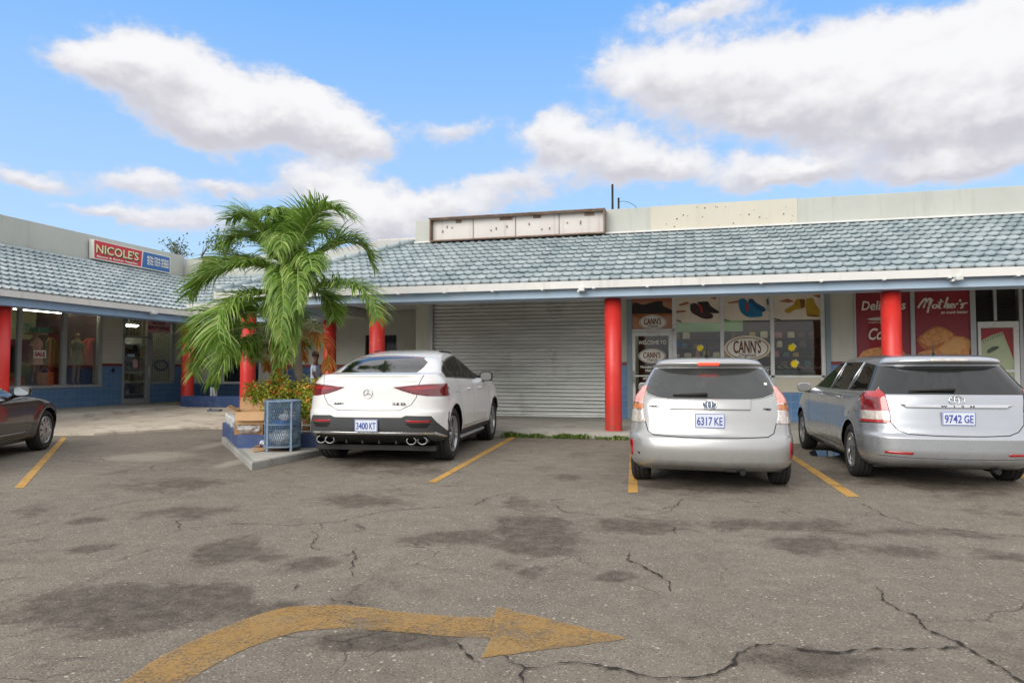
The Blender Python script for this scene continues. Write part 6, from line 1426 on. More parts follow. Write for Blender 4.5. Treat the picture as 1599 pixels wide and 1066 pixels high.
p.poly([(770, 112), (800, 104), (858, 108), (860, 170), (850, 195), (760, 212), (710, 242), (670, 238), (662, 212), (700, 190), (745, 160)], 2, 3); p.poly([(806, 108), (856, 110), (858, 180), (820, 195)], 3); p.poly([(872, 104), (935, 98), (960, 150), (1000, 210), (1000, 272), (940, 280), (880, 262), (868, 180)], 2, 3); p.poly([(875, 256), (1000, 264), (998, 280), (880, 272)], 3)
p.done("window_poster", "beige poster with ochre yellow suede boots in the last pane of the shoe shop", "poster")
p = Print('y', YP, C7, [M_WHITE, M_BLACKP, M_GOLD]); p.ellipse(296, 585, 226, 122, 0); p.ellipse(296, 585, 216, 114, 2); p.ellipse(296, 585, 210, 109, 0); p.ellipse(296, 587, 205, 105, 1); p.ellipse(296, 587, 197, 99, 0)
p.done("shop_sign", "large white oval shop sign with gold rim on the middle pane", "sign"); p.text("CANN'S", 160, 508, 430, 632, M_BROWNP, bold=.01); p.text("CANN'S", 156, 512, 426, 636, M_BLACKP, bold=-.01); p.text("Originals", 210, 636, 382, 682, M_BLACKP, shear=.45, bold=.008)
p = Print('y', YP - .004, C6b, [M_WHITE, M_BLACKP]); oval_logo(p, 245, 536, 108, 58, (0, 1)); p.done("shop_sign", "white oval shop sign on the glass of the shoe shop door", "sign"); logo_text(p, 245, 536, 108, 58)
p.text("WELCOME TO", 136, 415, 356, 444, M_WHITE, bold=.02); p.text("Monday-Saturday", 152, 612, 352, 638, M_WHITE, bold=.03); p.text("10am - 7pm", 192, 642, 318, 664, M_WHITE, bold=.03); p.text("(876) 978-3130", 172, 704, 340, 728, M_WHITE, bold=.03)
p = Print('y', YP, C7, [M_SHOEM, M_WHITE, M_RED]); p.poly([(650, 884), (720, 888), (800, 950), (900, 975), (900, 1004), (652, 996)], 0, 2); p.done("window_poster", "maroon shoe print on the white panel under the last pane", "poster")
def burst(cx, cy, conv, label):
    p = Print('y', YP - .003, conv, [M_YEL, M_WHITE, M_RED]); r = 44 if conv is C7 else 30
    p.poly([(cx + 8*r/44, cy - r*1.1), (cx + r*.95, cy - r*.5), (cx + r*1.1, cy - r*.05), (cx + r*.3, cy - r*.4)], 1); p.poly([(cx - r, cy + r*.1), (cx - r*.3, cy - r*.9), (cx, cy - r*.6), (cx - r*.6, cy + r*.2)], 2) if 'red' in label else None
    p.poly([(cx + (r if i % 2 else r*.66)*math.cos(i*math.pi/10 + .2), cy + (r if i % 2 else r*.66)*math.sin(i*math.pi/10 + .2)) for i in range(20)], 0); p.done("price_sticker", label, "sticker")
burst(624, 474, C6b, "yellow starburst sticker in the first pane beside the shoe shop door"); burst(730, 580, C7, "upper yellow starburst sticker in the last pane of the shoe shop"); burst(756, 740, C7, "lower yellow and red starburst sticker in the last pane of the shoe shop")
p = Print('y', YP - .003, C6b, [flat("blue_sticker", S(40, 120, 200))]); p.ellipse(442, 446, 15, 24, 0); p.done("price_sticker", "round blue sticker at the edge of the first pane", "sticker")
# patty shop prints
M_DEEP = pmat("maroon_poster", S(140, 32, 48), .35, var=.12, scale=2); M_PASTRY = pmat("pastry_print", S(206, 146, 88), .5, var=.35, scale=14, bump=0); M_PASTD = pmat("crust_print", S(176, 108, 62), .5, var=.4, scale=22); M_PASTL = flat("pastry_light_print", S(214, 166, 108)); M_PAPER = pmat("paper_bag_print", S(176, 190, 156), .5, var=.1); M_BAGD = flat("bag_shadow_print", S(120, 134, 106)); M_CUP = flat("cup_red_print", S(146, 24, 36))
YQ = YW + .026
p = Print('y', YQ, C8, [M_DEEP, M_WHITE, M_CUP, M_PASTRY, M_PASTL, M_GREYP]); p.slab([(128, 84), (630, 70), (640, 900), (140, 900)], 0)
p.poly([(238, 322), (300, 308), (420, 306), (480, 322), (420, 332), (300, 334)], 5, 2); p.poly([(246, 334), (470, 334), (440, 640), (270, 640)], 2)
p.poly([(176, 640), (210, 600), (290, 572), (420, 566), (520, 590), (600, 640), (600, 700), (176, 700)], 3, 3)
for k in range(26): rr = random.Random(k); p.ellipse(210 + rr.random()*350, 600 + rr.random()*60, 7, 4, 4, 8)
p.done("window_poster", "maroon poster with a cola cup and burger bun behind the right red column", "poster")
p.text("Delicious", 188, 168, 572, 240, M_WHITE, shear=.18, bold=.02); p.text("ORIGINAL", 252, 344, 440, 357, M_WHITE); p.text("Coca", 250, 400, 470, 500, M_WHITE, shear=.35, bold=.02)
p = Print('y', YQ, C8, [M_DEEP, M_WHITE, M_PASTD, M_PASTRY, M_PASTL]); p.slab([(660, 70), (1172, 56), (1180, 900), (664, 900)], 0)
p.poly([(672, 500), (720, 450), (790, 400), (850, 384), (920, 400), (1000, 450), (1010, 490), (930, 540), (860, 580), (740, 582), (700, 545)], 2, 3); p.poly([(690, 505), (760, 440), (850, 398), (940, 424), (985, 465), (900, 520), (780, 555)], 3, 3)
p.poly([(690, 612), (760, 590), (840, 580), (910, 525), (960, 480), (1040, 470), (1110, 490), (1140, 530), (1125, 590), (1090, 700), (690, 700)], 3, 3); p.poly([(860, 590), (930, 530), (1000, 490), (1080, 500), (1105, 540), (1040, 600), (930, 620)], 4, 3)
p.done("window_poster", "maroon poster with two golden patties and white script beside the patty shop door", "poster")
def script(p, strokes, w): mb = MB(); f = p.frame(0, 0); M = Matrix.Identity(4); 
G = [[(682,226),(700,196),(735,150),(752,146),(742,190),(728,226)], [(742,192),(775,148),(790,146),(782,190),(764,268)], [(770,222),(790,190),(808,150)],
     [(836,196),(812,206),(812,224),(832,226),(848,210),(840,196)], [(884,150),(862,222),(880,224)], [(852,178),(902,170)], [(940,132),(908,226)], [(914,212),(936,190),(944,196),(934,226),(950,222)], [(962,212),(986,204),(984,190),(966,196),(960,220),(984,226)], [(1004,192),(996,226)], [(1000,206),(1018,188),(1030,194)], [(1050,152),(1042,172)], [(1078,186),(1058,190),(1062,204),(1068,218),(1046,228)], [(1068,200),(1090,184),(1112,184)]]
mb = MB(); p.k += 1
for st in G:
    pts = catmull([p.pt(x, y, .0012 * p.k + .002) for x, y in st], 5); L = []; Q = []
    for i, q in enumerate(pts): d = (pts[min(i+1, len(pts)-1)] - pts[max(i-1, 0)]).normalized(); n = d.cross(Vector((0, -1, 0))).normalized(); w = .011 + .010 * abs(d.z); L.append(q + n*w); Q.append(q - n*w)
    k = len(pts); mb.add(L + Q, [(i, i+1, k+i+1, k+i) for i in range(k-1)])
mb.build("lettering", M_WHITE, p.o); p.text("so much better", 880, 250, 1116, 272, M_WHITE, shear=.1, bold=.03)
p = Print('y', YQ, C8, [flat("dusty_red_print", S(158, 62, 70)), M_PAPER, M_BAGD, flat("bag_ink", S(84, 96, 84))]); p.slab([(1208, 404), (1536, 400), (1536, 1100), (1208, 1100)], 0); p.poly([(1216, 540), (1240, 500), (1320, 460), (1412, 430), (1430, 470), (1490, 620), (1536, 760), (1536, 1080), (1220, 1080)], 1); 
for k in range(9): x = 1240 + k*20; p.poly([(x, 505 - k*8), (x+8, 502 - k*8), (x+12, 524 - k*8), (x+5, 526 - k*8)], 2)
p.poly([(1280, 590), (1320, 562), (1372, 556), (1380, 570), (1330, 600), (1284, 618)], 3, 2); p.done("window_poster", "dusty red poster with a pale paper bag on the patty shop door", "poster")
# empty light box on the parapet
a, b = at_y(670.5, 344, YW - .33), at_y(944, 327, YW - .33); zt, zb = at_y(670.5, 342, YW - .33).z, at_y(671, 376, YW - .33).z; zt2, zb2 = at_y(944, 326, YW - .33).z, at_y(944, 365, YW - .33).z; ZB1 = (zb + zb2) / 2; ZT1 = (zt + zt2) / 2
M_RUST = pmat("rusty_steel", S(138, 122, 110), .8, var=.35, scale=6, dirt=S(96, 60, 40), dirt_amt=.7, dirt_scale=3); M_BOXW = wall_mat("dirty_white_backing", S(204, 200, 196), S(218, 215, 210), .6, S(138, 124, 112))
sf = empty("sign_frame", ((a.x + b.x) / 2, YW - .33, ZB1), 0, "empty rusty light box sign frame with four dirty white panels on the grey parapet", "sign"); so_ = Vector(sf.location); y0, y1 = YW - .33, YW - .04
def P_(o): o.parent = sf; o.matrix_parent_inverse = Matrix.Translation(-so_); return o
P_(MB().bbox(a.x, b.x, y0, y1, ZT1 - .035, ZT1, .006).bbox(a.x, b.x, y0, y1, ZB1, ZB1 + .035, .006).bbox(a.x, a.x + .035, y0, y1, ZB1 + .03, ZT1 - .03, .006).bbox(b.x - .035, b.x, y0, y1, ZB1 + .03, ZT1 - .03, .006).bbox(a.x - .02, b.x + .01, y0 - .03, y1, ZT1 - .005, ZT1 + .022, .006).build("frame", M_RUST))
cuts = [a.x + .035] + [at_y(x, 350, y0 + .16).x for x in (739, 805, 873)] + [b.x - .035]
for i in range(4):
    q = P_(MB().box(cuts[i] + .004, cuts[i+1] - .004, y0 + .16, y0 + .18, ZB1 + .03, ZT1 - .03).build("panel", M_BOXW)); rr = random.Random(40 + i); mb = MB()
    for k in range(3):
        x = cuts[i] + (cuts[i+1] - cuts[i]) * rr.uniform(.15, .85); z = ZB1 + rr.uniform(.18, .38); ch = child(MB().bbox(x, x + .025, y0 + .13, y0 + .158, z, z + rr.uniform(.03, .07), .004).build("rusty_bracket", M_RUST), q)
    x = cuts[i] + (cuts[i+1] - cuts[i]) * rr.uniform(.4, .8); mb.bbox(x, x + rr.uniform(.15, .4), y0 + .14, y0 + .158, ZT1 - rr.uniform(.09, .12), ZT1 - .045, .004); child(mb.build("rusty_bracket", M_RUST), q)
    P_(MB().box(cuts[i+1] - .006, cuts[i+1] + .006, y0 + .14, y0 + .158, ZB1 + .03, ZT1 - .03).build("divider", M_RUST)) if i < 3 else None
# painted sign on the left wing
XS = XL + .22
p = Print('x', XS, CS, [flat("sign_red", S(196, 44, 56), .45), flat("sign_blue", S(44, 104, 166), .45), M_WHITE, M_GOLD, flat("sign_dark_green", S(60, 60, 44))]); p.slab([(112, 92), (946, 288), (946, 466), (112, 302)], 2, .16)
p.poly([(120, 102), (640, 224), (628, 392), (120, 296)], 0); p.poly([(652, 228), (938, 294), (938, 456), (636, 396)], 1)
p.done("shop_sign", "red and blue painted sign board on the left wing parapet", "sign")
def ltext(p, txt, x0, y0a, y0b, x1, y1a, y1b, m, **kw):     # on the receding wall: heights from the left end
    A, B, Cc, D = p.pt(x0, y0a), p.pt(x0, y0b), p.pt(x1, y1a), p.pt(x1, y1b); w = (Cc - A).length; h = ((A.z - B.z) + (Cc.z - D.z)) / 2; c = (A + B + Cc + D) / 4; c.x = p.pos + .0012 * (p.k + 2)
    lettering("lettering", txt, frame(c, (0, 1, 0), (1, 0, 0)), w, h, m, p.o, depth=.004, **kw); p.k += 1.5
ltext(p, "NICOLE'S", 146, 152, 248, 606, 255, 350, p.mats[4], bold=.03); ltext(p, "NICOLE'S", 138, 140, 236, 598, 240, 332, flat("cream_letter", S(226, 214, 168)), bold=.015)
ltext(p, "Beauty & Barber Supplies", 145, 262, 292, 585, 350, 378, M_WHITE, bold=.02)
ltext(p, "876-754-0554", 690, 272, 306, 922, 322, 352, M_WHITE, bold=.03); ltext(p, "876-754-3480", 690, 312, 340, 922, 356, 384, M_WHITE, bold=.03); ltext(p, "876-767-3388", 690, 346, 372, 922, 388, 412, M_WHITE, bold=.03)
p = Print('x', XL + .10, CD, [M_PINKP, M_GREYP]); p.slab([(378, 186), (602, 206), (602, 312), (378, 306)], 0, .03); p.done("shop_sign", "pale pink name board hanging above the barred window of the left wing", "sign"); q_ = flat("plum_letter", S(132, 40, 86)); ltext(p, "NICOLE'S", 425, 196, 226, 548, 208, 234, q_, bold=.03); ltext(p, "BEAUTY SUPPLIES", 388, 246, 280, 590, 248, 284, q_, bold=.03)
p = Print('x', XL + .012, CD, [M_BLACKP]); 
def on_glass(txt, x0, y0, x1, y1, m, back, name, label, cat, **kw):
    p = Print('x', XL + .004, CD if name != "sale_sign" else CW, [back]); 
    if back: p.slab([(x0, y0), (x1, y0), (x1, y1), (x0, y1)], 0, .003); e = (x1 - x0) * .08, (y1 - y0) * .18
    p.done(name, label, cat); ltext(p, txt, x0 + e[0], y0 + e[1], y1 - e[1], x1 - e[0], y0 + e[1], y1 - e[1], m, **kw); return p
on_glass("SALE", 230, 545, 370, 630, flat("plum_red_letter", S(150, 34, 60)), M_WHITE, "sale_sign", "white card reading SALE in the clothes shop window", "sign", bold=.04)
on_glass("OPEN", 176, 514, 256, 552, M_WHITE, flat("open_sign_blue", S(70, 130, 176)), "open_sign", "small blue OPEN card on the glass door of the left wing", "sign", bold=.03)
o = lettering("door_number", "8", frame(at_x(*CD(258, 472), XL + .004), (0, 1, 0), (1, 0, 0)), .21, .26, M_BLACKP, bold=.05); tag(o, "black numeral 8 on the glass door of the left wing", "number")
mb = MB(); p = Print('x', XL + .004, CD, [M_PINKP]); p.slab([(234, 572), (282, 572), (282, 652), (234, 652)], 0, .002); p.done("notice", "pink paper notice taped on the glass door below the OPEN card", "notice")
mb = MB(); c = at_x(*CD(512, 628), XL - .06); rnd = random.Random(2); pts = [c + Vector((rnd.uniform(-.01, .01), .30*math.cos(2*math.pi*i/24), .155*math.sin(2*math.pi*i/24))) for i in range(25)]; mb.tube(pts, .028, 6)
for i in range(260): t = rnd.uniform(0, 6.28); q = c + Vector((0, .30*math.cos(t), .155*math.sin(t))); d = Vector((rnd.gauss(0,1), rnd.gauss(0,1), rnd.gauss(0,1))).normalized(); mb.tube([q, q + d*.06], [.006, .001], 3)
tag(mb.build("tinsel_wreath", pmat("blue_tinsel", S(40, 70, 190), .25, .6, var=.4, scale=40)), "oval blue tinsel wreath hanging in the barred window", "wreath")
mb = MB()
for i in range(150): x, y = rnd.gauss(500, 55), rnd.uniform(432, 572); q = at_x(*CD(x, y), XL - .08 - rnd.random()*.05); s = rnd.uniform(.006, .02); mb.add([q + Vector((0, s, 0)), q + Vector((0, 0, s)), q - Vector((0, s, 0)), q - Vector((0, 0, s)), q + Vector((s*.5, 0, 0))], [(0,1,4), (1,2,4), (2,3,4), (3,0,4)])
for k in range(9): q = at_x(*CD(430 + k*18, 425), XL - .09); mb.tube([q, q - Vector((0, 0, .50))], .003, 4)
tag(mb.build("tinsel_curtain", pmat("silver_tinsel", S(206, 220, 226), .3, .3, var=.3, scale=30)), "glittering silver tinsel strands hanging above the blue wreath", "decoration")
# contents of the clothes window
def grown(name, joints, edges, mats, parent=None, sub=2):
    me = bpy.data.meshes.new(name); me.from_pydata([j[:3] for j in joints], edges, []); o = bpy.data.objects.new(name, me); COL.objects.link(o); m = o.modifiers.new("s", 'SKIN'); o.modifiers.new("d", 'SUBSURF').levels = sub
    for v, j in zip(me.skin_vertices[0].data, joints): v.radius = (j[3], j[4] if len(j) > 4 else j[3])
    me.skin_vertices[0].data[0].use_root = True; m.use_smooth_shade = True
    dg = bpy.context.evaluated_depsgraph_get(); nm = bpy.data.meshes.new_from_object(o.evaluated_get(dg)); bpy.data.objects.remove(o); nm.materials.clear(); nm.materials.append(mats)
    n = bpy.data.objects.new(name, nm); COL.objects.link(n)
    if parent is not None: n.parent = parent
    return n
M_SKINM = flat("mannequin_skin", S(178, 140, 118), .5); M_SKINB = pmat("brown_skin", S(104, 70, 52), .5, var=.08)
def body(root, skin, arms, h=1.72, legs=((.09, 0), (-.09, 0)), head=True):
    k = h / 1.72; J = [(0,0,.92,.13,.10), (0,0,1.08,.115,.085), (0,0,1.25,.135,.095), (0,0,1.38,.13,.085), (0,0,1.46,.055,.055), (0,.01,1.53,.055,.06), (0,.02,1.60,.075,.095), (0,.015,1.68,.065,.08)]; E = [(i, i+1) for i in range(7)]
    for sg, (lx, ly) in zip((1, -1), legs):
        i = len(J); J += [(lx*.9, ly*.1, .84, .085), (lx, ly*.5+.02, .48, .058), (lx, ly, .26, .052), (lx, ly - .02, .09, .036), (lx, ly + .10, .03, .032)]; E += [(0, i), (i, i+1), (i+1, i+2), (i+2, i+3), (i+3, i+4)]
    for sg, pts in zip((1, -1), arms):
        i = len(J); J += [(sg*.17, 0, 1.385, .052)] + [(p[0], p[1], p[2], r) for p, r in zip(pts, (.040, .028, .034))]; E += [(3, i), (i, i+1), (i+1, i+2), (i+2, i+3)]
    J = [tuple(c * k for c in j) for j in J]; return grown("body", J, E, skin, root)
def shell_dress(name, root, prof, mat_, n=28, off=(0, 0)):
    mb = MB(); vs = []
    for (z, rx, ry) in prof:
        for i in range(n): t = 2*math.pi*i/n; w = 1 + .05*math.sin(5*t + z*9) * (1.3 - z if z < 1.2 else 0.1); vs.append((off[0] + rx*w*math.cos(t), off[1] + ry*w*math.sin(t), z))
    mb.add(vs, [(j*n+i, j*n+(i+1) % n, (j+1)*n+(i+1) % n, (j+1)*n+i) for j in range(len(prof)-1) for i in range(n)], 0, True); return mb.build(name, mat_, root)
zpl = zws + .02
def mannequin(px, py, label, mat_, hat, k):
    c = at_x(px, py, XL - .62); root = empty("mannequin", (XL - .62, c.y, zpl), R(-90 + 20*k), label, "mannequin"); body(root, M_SKINM, (((.25, .04, 1.16), (.30, .12, .95), (.30, .16, .86)), ((-.27, .02, 1.15), (-.26, .12, .95), (-.24, .16, .87))), 1.62)
    root.scale = (.98,)*3
    shell_dress("dress", root, [(.60, .22, .20), (.75, .205, .18), (.90, .18, .15), (1.02, .145, .12), (1.15, .16, .125), (1.27, .175, .125), (1.34, .15, .10), (1.38, .09, .07)], mat_)
    for sg in (-1, 1): grown("sleeve", [(sg*.13, 0, 1.30, .075), (sg*.20, .01, 1.22, .078), (sg*.25, .03, 1.10, .075)], [(0, 1), (1, 2)], mat_, root, 1)
    if hat: MB().lathe([(0, 1.66), (.09, 1.65), (.105, 1.55), (.12, 1.53), (.27, 1.50), (.30, 1.47), (.27, 1.485), (.12, 1.52)], 28).build("hat", mat_, root)
    for (z, y, s) in (): pass
mannequin(54, 600, "mannequin in pale pink dress and wide hat behind the SALE card", pmat("pink_cloth", S(226, 172, 160), .8, var=.15, scale=5), True, 1)
mannequin(118, 599, "mannequin in leaf-patterned green dress in the clothes shop window", pmat("leaf_print_cloth", S(86, 86, 62), .8, var=.9, scale=16, dirt=S(176, 172, 140), dirt_amt=.8, dirt_scale=18), False, 0)
def bag(px, py, w, h, d, mat_, label, xoff=.45):
    c = at_x(px, py, XL - xoff); root = empty("handbag", (XL - xoff, c.y, zpl), 0, label, "bag"); vs = []; mb = MB(); n = 20
    for (z, k) in ((0, .86), (.02, .95), (h*.4, 1.0), (h*.8, 1.02), (h, 1.06)):
        for i in range(n): t = 2*math.pi*i/n; e = lambda v: math.copysign(abs(v)**.55, v); vs.append((d/2*k*e(math.cos(t)), w/2*k*e(math.sin(t)), z + (.02*math.sin(t)**2 if z == h else 0)))
    mb.add(vs, [(j*n+i, j*n+(i+1) % n, (j+1)*n+(i+1) % n, (j+1)*n+i) for j in range(4) for i in range(n)] + [tuple(range(n-1, -1, -1))], 0, True); mb.build("bag_body", mat_, root)
    MB().tube([(0, w*.25*math.cos(t), h + h*.38*math.sin(t)) for t in [math.pi*i/12 for i in range(13)]], .014, 6).build("strap", mat_, root)
bag(69, 601, .52, .36, .2, pmat("wicker_straw", S(190, 128, 62), .7, var=.6, scale=18, bump=.4), "orange wicker handbag standing in the clothes shop window"); bag(134.5, 599, .36, .42, .2, flat("navy_canvas", S(32, 40, 84)), "navy blue bag standing in the clothes shop window", .5)
bag(24, 597, .42, .22, .2, flat("orange_leather", S(190, 84, 40)), "orange bag at the far left of the clothes shop window", .5)
def hung(name, px, py, w, h, mat_, label, xoff=1.5):
    c = at_x(px, py, XL - xoff); rnd = random.Random(int(px)); n = 26; vs = []
    for j in range(8):
        for i in range(n): u = i/(n-1); v = j/7; ww = w*(.82 + .18*v if v > .12 else .35 + 3.9*v); vs.append((XL - xoff + .05*math.sin(u*19 + j*.3) , c.y + (u - .5)*ww, c.z + h*(.5 - v) - (.06*abs(u-.5) if j == 0 else 0)))
    o = MB().add(vs, [(j*n+i, j*n+i+1, (j+1)*n+i+1, (j+1)*n+i) for j in range(7) for i in range(n-1)], 0, True).build(name, mat_); m = o.modifiers.new("t", 'SOLIDIFY'); m.thickness = .01; tag(o, label, "clothing")
hung("blouse", 141, 551, .75, .95, flat("coral_cloth", S(176, 70, 62), .8), "coral red blouse hanging behind the patterned mannequin", .95); hung("shirt", 79, 550, .5, .9, flat("olive_cloth", S(110, 124, 74), .8), "olive green shirt hanging beside the pink mannequin"); hung("sweater", 93, 560, .55, .9, flat("black_cloth", S(34, 34, 40), .8), "black sweater hanging in the middle of the clothes window", 1.9); hung("skirt", 14, 560, .6, .8, flat("grey_cloth", S(90, 92, 96), .8), "grey skirt hanging at the left end of the clothes window")
p = Print('x', XL - .35, CW, [flat("teal_letter", S(40, 150, 130))]); o = lettering("banner_lettering", "Tommie's", frame(at_x(*CW(315, 308), XL - .35), (0, 1, 0), (1, 0, 0)), 1.05, .24, p.mats[0], bold=.03, depth=.02); tag(o, "teal shop lettering hung across the top of the clothes window", "lettering")
# lit strips behind the left door, then strips added to brighten the shops
for k, (px, py) in enumerate(((196, 511), (198, 519))):
    c = at_x(px, py, XL - 1.0); root = empty("strip_lamp", (XL - 1.0 - .5*k, c.y + .4*k, 2.9), 0, ("nearer" if k == 0 else "farther") + " lit fluorescent strip seen through the door transom of the left wing", "lamp"); MB().bbox(-.06, .06, -.6, .6, -.03, .04, .01).build("housing", M_WHITEFR, root); MB().tube([(0, -.56, -.055), (0, .56, -.055)], .02, 10).build("tube", emis("lit_tube", S(255, 244, 214), 9), root)
c = at_x(75, 520, XL - 1.4); root = empty("strip_lamp", (XL - .42, c.y + .9, 3.19), 0, "fluorescent strip added above the mannequins to light their fronts", "lamp"); MB().bbox(-.06, .06, -.9, .9, -.03, .04, .01).build("housing", M_WHITEFR, root); MB().tube([(0, -.86, -.055), (0, .86, -.055)], .02, 10).build("tube", emis("lit_tube", S(255, 244, 214), 26), root)  # added fill lamp, set above the window view to light the mannequins
for k, px in enumerate((1090, 1165, 1245)):  # added lamps that brighten the shoe shop; no fitting is seen there
    root = empty("strip_lamp", (X(px), 19.6, 3.1), 0, ("left", "middle", "right")[k] + " fluorescent strip added on the ceiling to brighten the shoe shop", "lamp"); MB().bbox(-.06, .06, -.9, .9, -.03, .04, .01).build("housing", M_WHITEFR, root); MB().tube([(0, -.86, -.055), (0, .86, -.055)], .02, 10).build("tube", emis("lit_tube", S(255, 244, 224), 10), root)
root = empty("strip_lamp", (XL - 2.1, at_x(75, 520, XL - 2.1).y - .3, 3.19), 0, "fluorescent strip added deeper inside the clothes shop to brighten it", "lamp"); MB().bbox(-.06, .06, -.9, .9, -.03, .04, .01).build("housing", M_WHITEFR, root); MB().tube([(0, -.86, -.055), (0, .86, -.055)], .02, 10).build("tube", emis("lit_tube", S(255, 244, 214), 10), root)  # extra lamp added to lift the light at the back of the shop
# shelves behind the left door
mb = MB(); 
for k in range(5): mb.bbox(XL - 1.35, XL - 1.0, yd0 - .1, ys1, .5 + k*.42, .53 + k*.42, .004)
mb.bbox(XL - 1.37, XL - 1.35, yd0 - .1, ys1, FZL, 2.5, .004); tag(mb.build("display_shelf", M_WHITEFR), "white display shelf seen through the glass door of the left wing", "shelf")
rnd = random.Random(77); cols = [flat("product_%s" % n, c) for n, c in (("cream", S(196, 186, 160)), ("rose", S(170, 110, 110)), ("teal", S(70, 110, 120)), ("brown", S(110, 80, 60)), ("black", S(40, 38, 40)), ("gold", S(180, 150, 80)))]
def product(x, y, z, w, d, h, face, i, label, group, name="boxed_product"):
    mb = MB(); mb.bbox(-d/2, d/2, -w/2, w/2, 0, h*.86, .006); mb.bbox(-d*.4, d*.4, -w*.4, w*.4, h*.86, h, .004); o = mb.build(name, cols[i % len(cols)]); o.location = (x, y, z); o.rotation_euler = (0, 0, face); tag(o, label, "product", group)
for k in range(4):
    y = yd0
    while y < ys1 - .2:
        w = rnd.uniform(.1, .2); product(XL - 1.15, y + w/2, .532 + k*.42, w*.9, .14, rnd.uniform(.16, .3), 0, rnd.randrange(6), "small boxed beauty product on the shelf behind the left wing's glass door", "beauty products on the shelf behind the door"); y += w + rnd.uniform(.02, .1)
# slat wall of the shoe shop: shelves and goods
x0, x1 = X(1056) - .3, X(1290) + .4; mb = MB()
for k in range(7): mb.bbox(x0, x1, 20.95, 21.18, .6 + k*.27, .62 + k*.27, .004)
tag(mb.build("wall_shelf", pmat("dark_shelf_board", S(70, 50, 38), .6, var=.2)), "dark wooden wall shelves at the back of the shoe shop", "shelf")
for k in range(2, 7):
    x = x0 + .1
    while x < x1 - .2:
        w = rnd.uniform(.12, .26)
        if rnd.random() < .8: product(x + w/2, 21.06, .622 + k*.27, w*.8, .16, rnd.uniform(.1, .2), R(90), rnd.randrange(6), "small boxed item on the dark wall shelves of the shoe shop", "boxed items on the shoe shop shelves")
        x += w + rnd.uniform(.05, .16)
mb = MB()
for k in range(3): mb.bbox(X(1209) + .1, X(1284), YW + .5 + k*.22, YW + .72 + k*.22, FZ, .92 + k*.2, .006)
tag(mb.build("display_stand", flat("grey_stand", S(96, 98, 96))), "stepped grey display stand behind the last pane of the shoe shop", "stand")
def shoe(x, y, z, rz, m, label):
    root = empty("shoe", (x, y, z), rz, label, "shoe", "shoes on the stepped display stand"); secs = [(-.13, .03, .035, .085), (-.11, .042, .04, .10), (-.04, .042, .04, .10), (.02, .045, .04, .075), (.08, .05, .035, .055), (.13, .042, .03, .042), (.155, .02, .02, .03)]; vs = []; n = 10
    for (xx, w, _, h) in secs:
        for i in range(n): t = math.pi * i / (n - 1); vs.append((xx, w*math.cos(t), .02 + (h-.02)*math.sin(t)**.7))
    MB().add(vs, [(j*n+i, (j+1)*n+i, (j+1)*n+i+1, j*n+i+1) for j in range(6) for i in range(n-1)], 0, True).build("upper", m, root)
    MB().prism([(s[0], -s[1]*1.05) for s in secs] + [(s[0], s[1]*1.05) for s in secs[::-1]], .022).build("sole", M_BLACK, root)
sm = [flat("tan_suede", S(150, 112, 70)), flat("green_suede", S(80, 104, 64)), flat("black_leather", S(40, 36, 36)), flat("wine_leather", S(110, 44, 48))]
for k in range(3):
    for i in range(7): shoe(X(1209) + .25 + i*.17, YW + .6 + k*.22, .922 + k*.2, R(-70 + rnd.uniform(-15, 15)), sm[rnd.randrange(4)], "single shoe displayed on the stepped stand behind the last pane")
# ------------------------------------------------------------------ bin, boxes, bags, person and debris
M_BINB = pmat("blue_bin_paint", S(112, 136, 158), .6, var=.3, scale=8, dirt=S(120, 100, 80), dirt_amt=.3)
def wire_bin():
    c = at_d(441, 690, 10.55); c.z = .1; root = empty("litter_bin", c, 0, "blue wire mesh litter bin full of rubbish in front of the navy planter", "litter bin"); r, z0, z1 = .262, .07, .745; mb = MB(); n = 54; s = 9
    for k in range(n):
        for sg in (-1, 1):
            a0 = 2*math.pi*k/n; mb.tube([(r*math.cos(a0 + sg*.52*j/s*1.6), r*math.sin(a0 + sg*.52*j/s*1.6), z0 + (z1 - z0)*j/s) for j in range(s + 1)], 0.0050, 3, 0, False, False)
    mb.build("mesh_wall", M_BINB, root)
    for z, t in ((z0, .012), (z1, .016), (.40, .008)): MB().tube([(r*1.01*math.cos(2*math.pi*i/36), r*1.01*math.sin(2*math.pi*i/36), z) for i in range(37)], t, 6, 0, False).build("hoop", M_BINB, root)
    for a in (250, 330, 60, 160): x, y = r*1.02*math.cos(R(a)), r*1.02*math.sin(R(a)); MB().bbox(x - .018, x + .018, y - .012, y + .012, 0, .74, .004).build("leg", M_BINB, root)
    MB().lathe([(0, .075), (r*.96, .075), (r*.96, .085), (0, .085)], 28).build("base", M_RUST, root)
    return c
BC = wire_bin()
M_POLY = None
def poly_mat(name, c, a=.55):
    m, t, b = newmat(name); b.inputs['Base Color'].default_value = c; b.inputs['Roughness'].default_value = .25; out = t.n["Material Output"]; tr = t.new("ShaderNodeBsdfTransparent"); mx = t.new("ShaderNodeMixShader"); p = t.new("ShaderNodeTexCoord").outputs['Object']; t.put(mx.inputs[0], t.rng(t.noise(p, 14, 5, .7), .3, .7, a - .2, a + .25)); t.l.new(tr.outputs[0], mx.inputs[1]); t.l.new(b.outputs[0], mx.inputs[2]); t.l.new(mx.outputs[0], out.inputs[0]); t.put(b.inputs['Normal'], t.bump(t.noise(p, 30, 5, .7, .6), .8, .02)); return m
M_POLY = poly_mat("clear_polythene", S(214, 218, 220), .55); M_POLYW = poly_mat("white_polythene", S(222, 224, 226), .85); M_POLYB = pmat("blue_polythene", S(44, 110, 180), .3, var=.2, bump=.5, bscale=12)
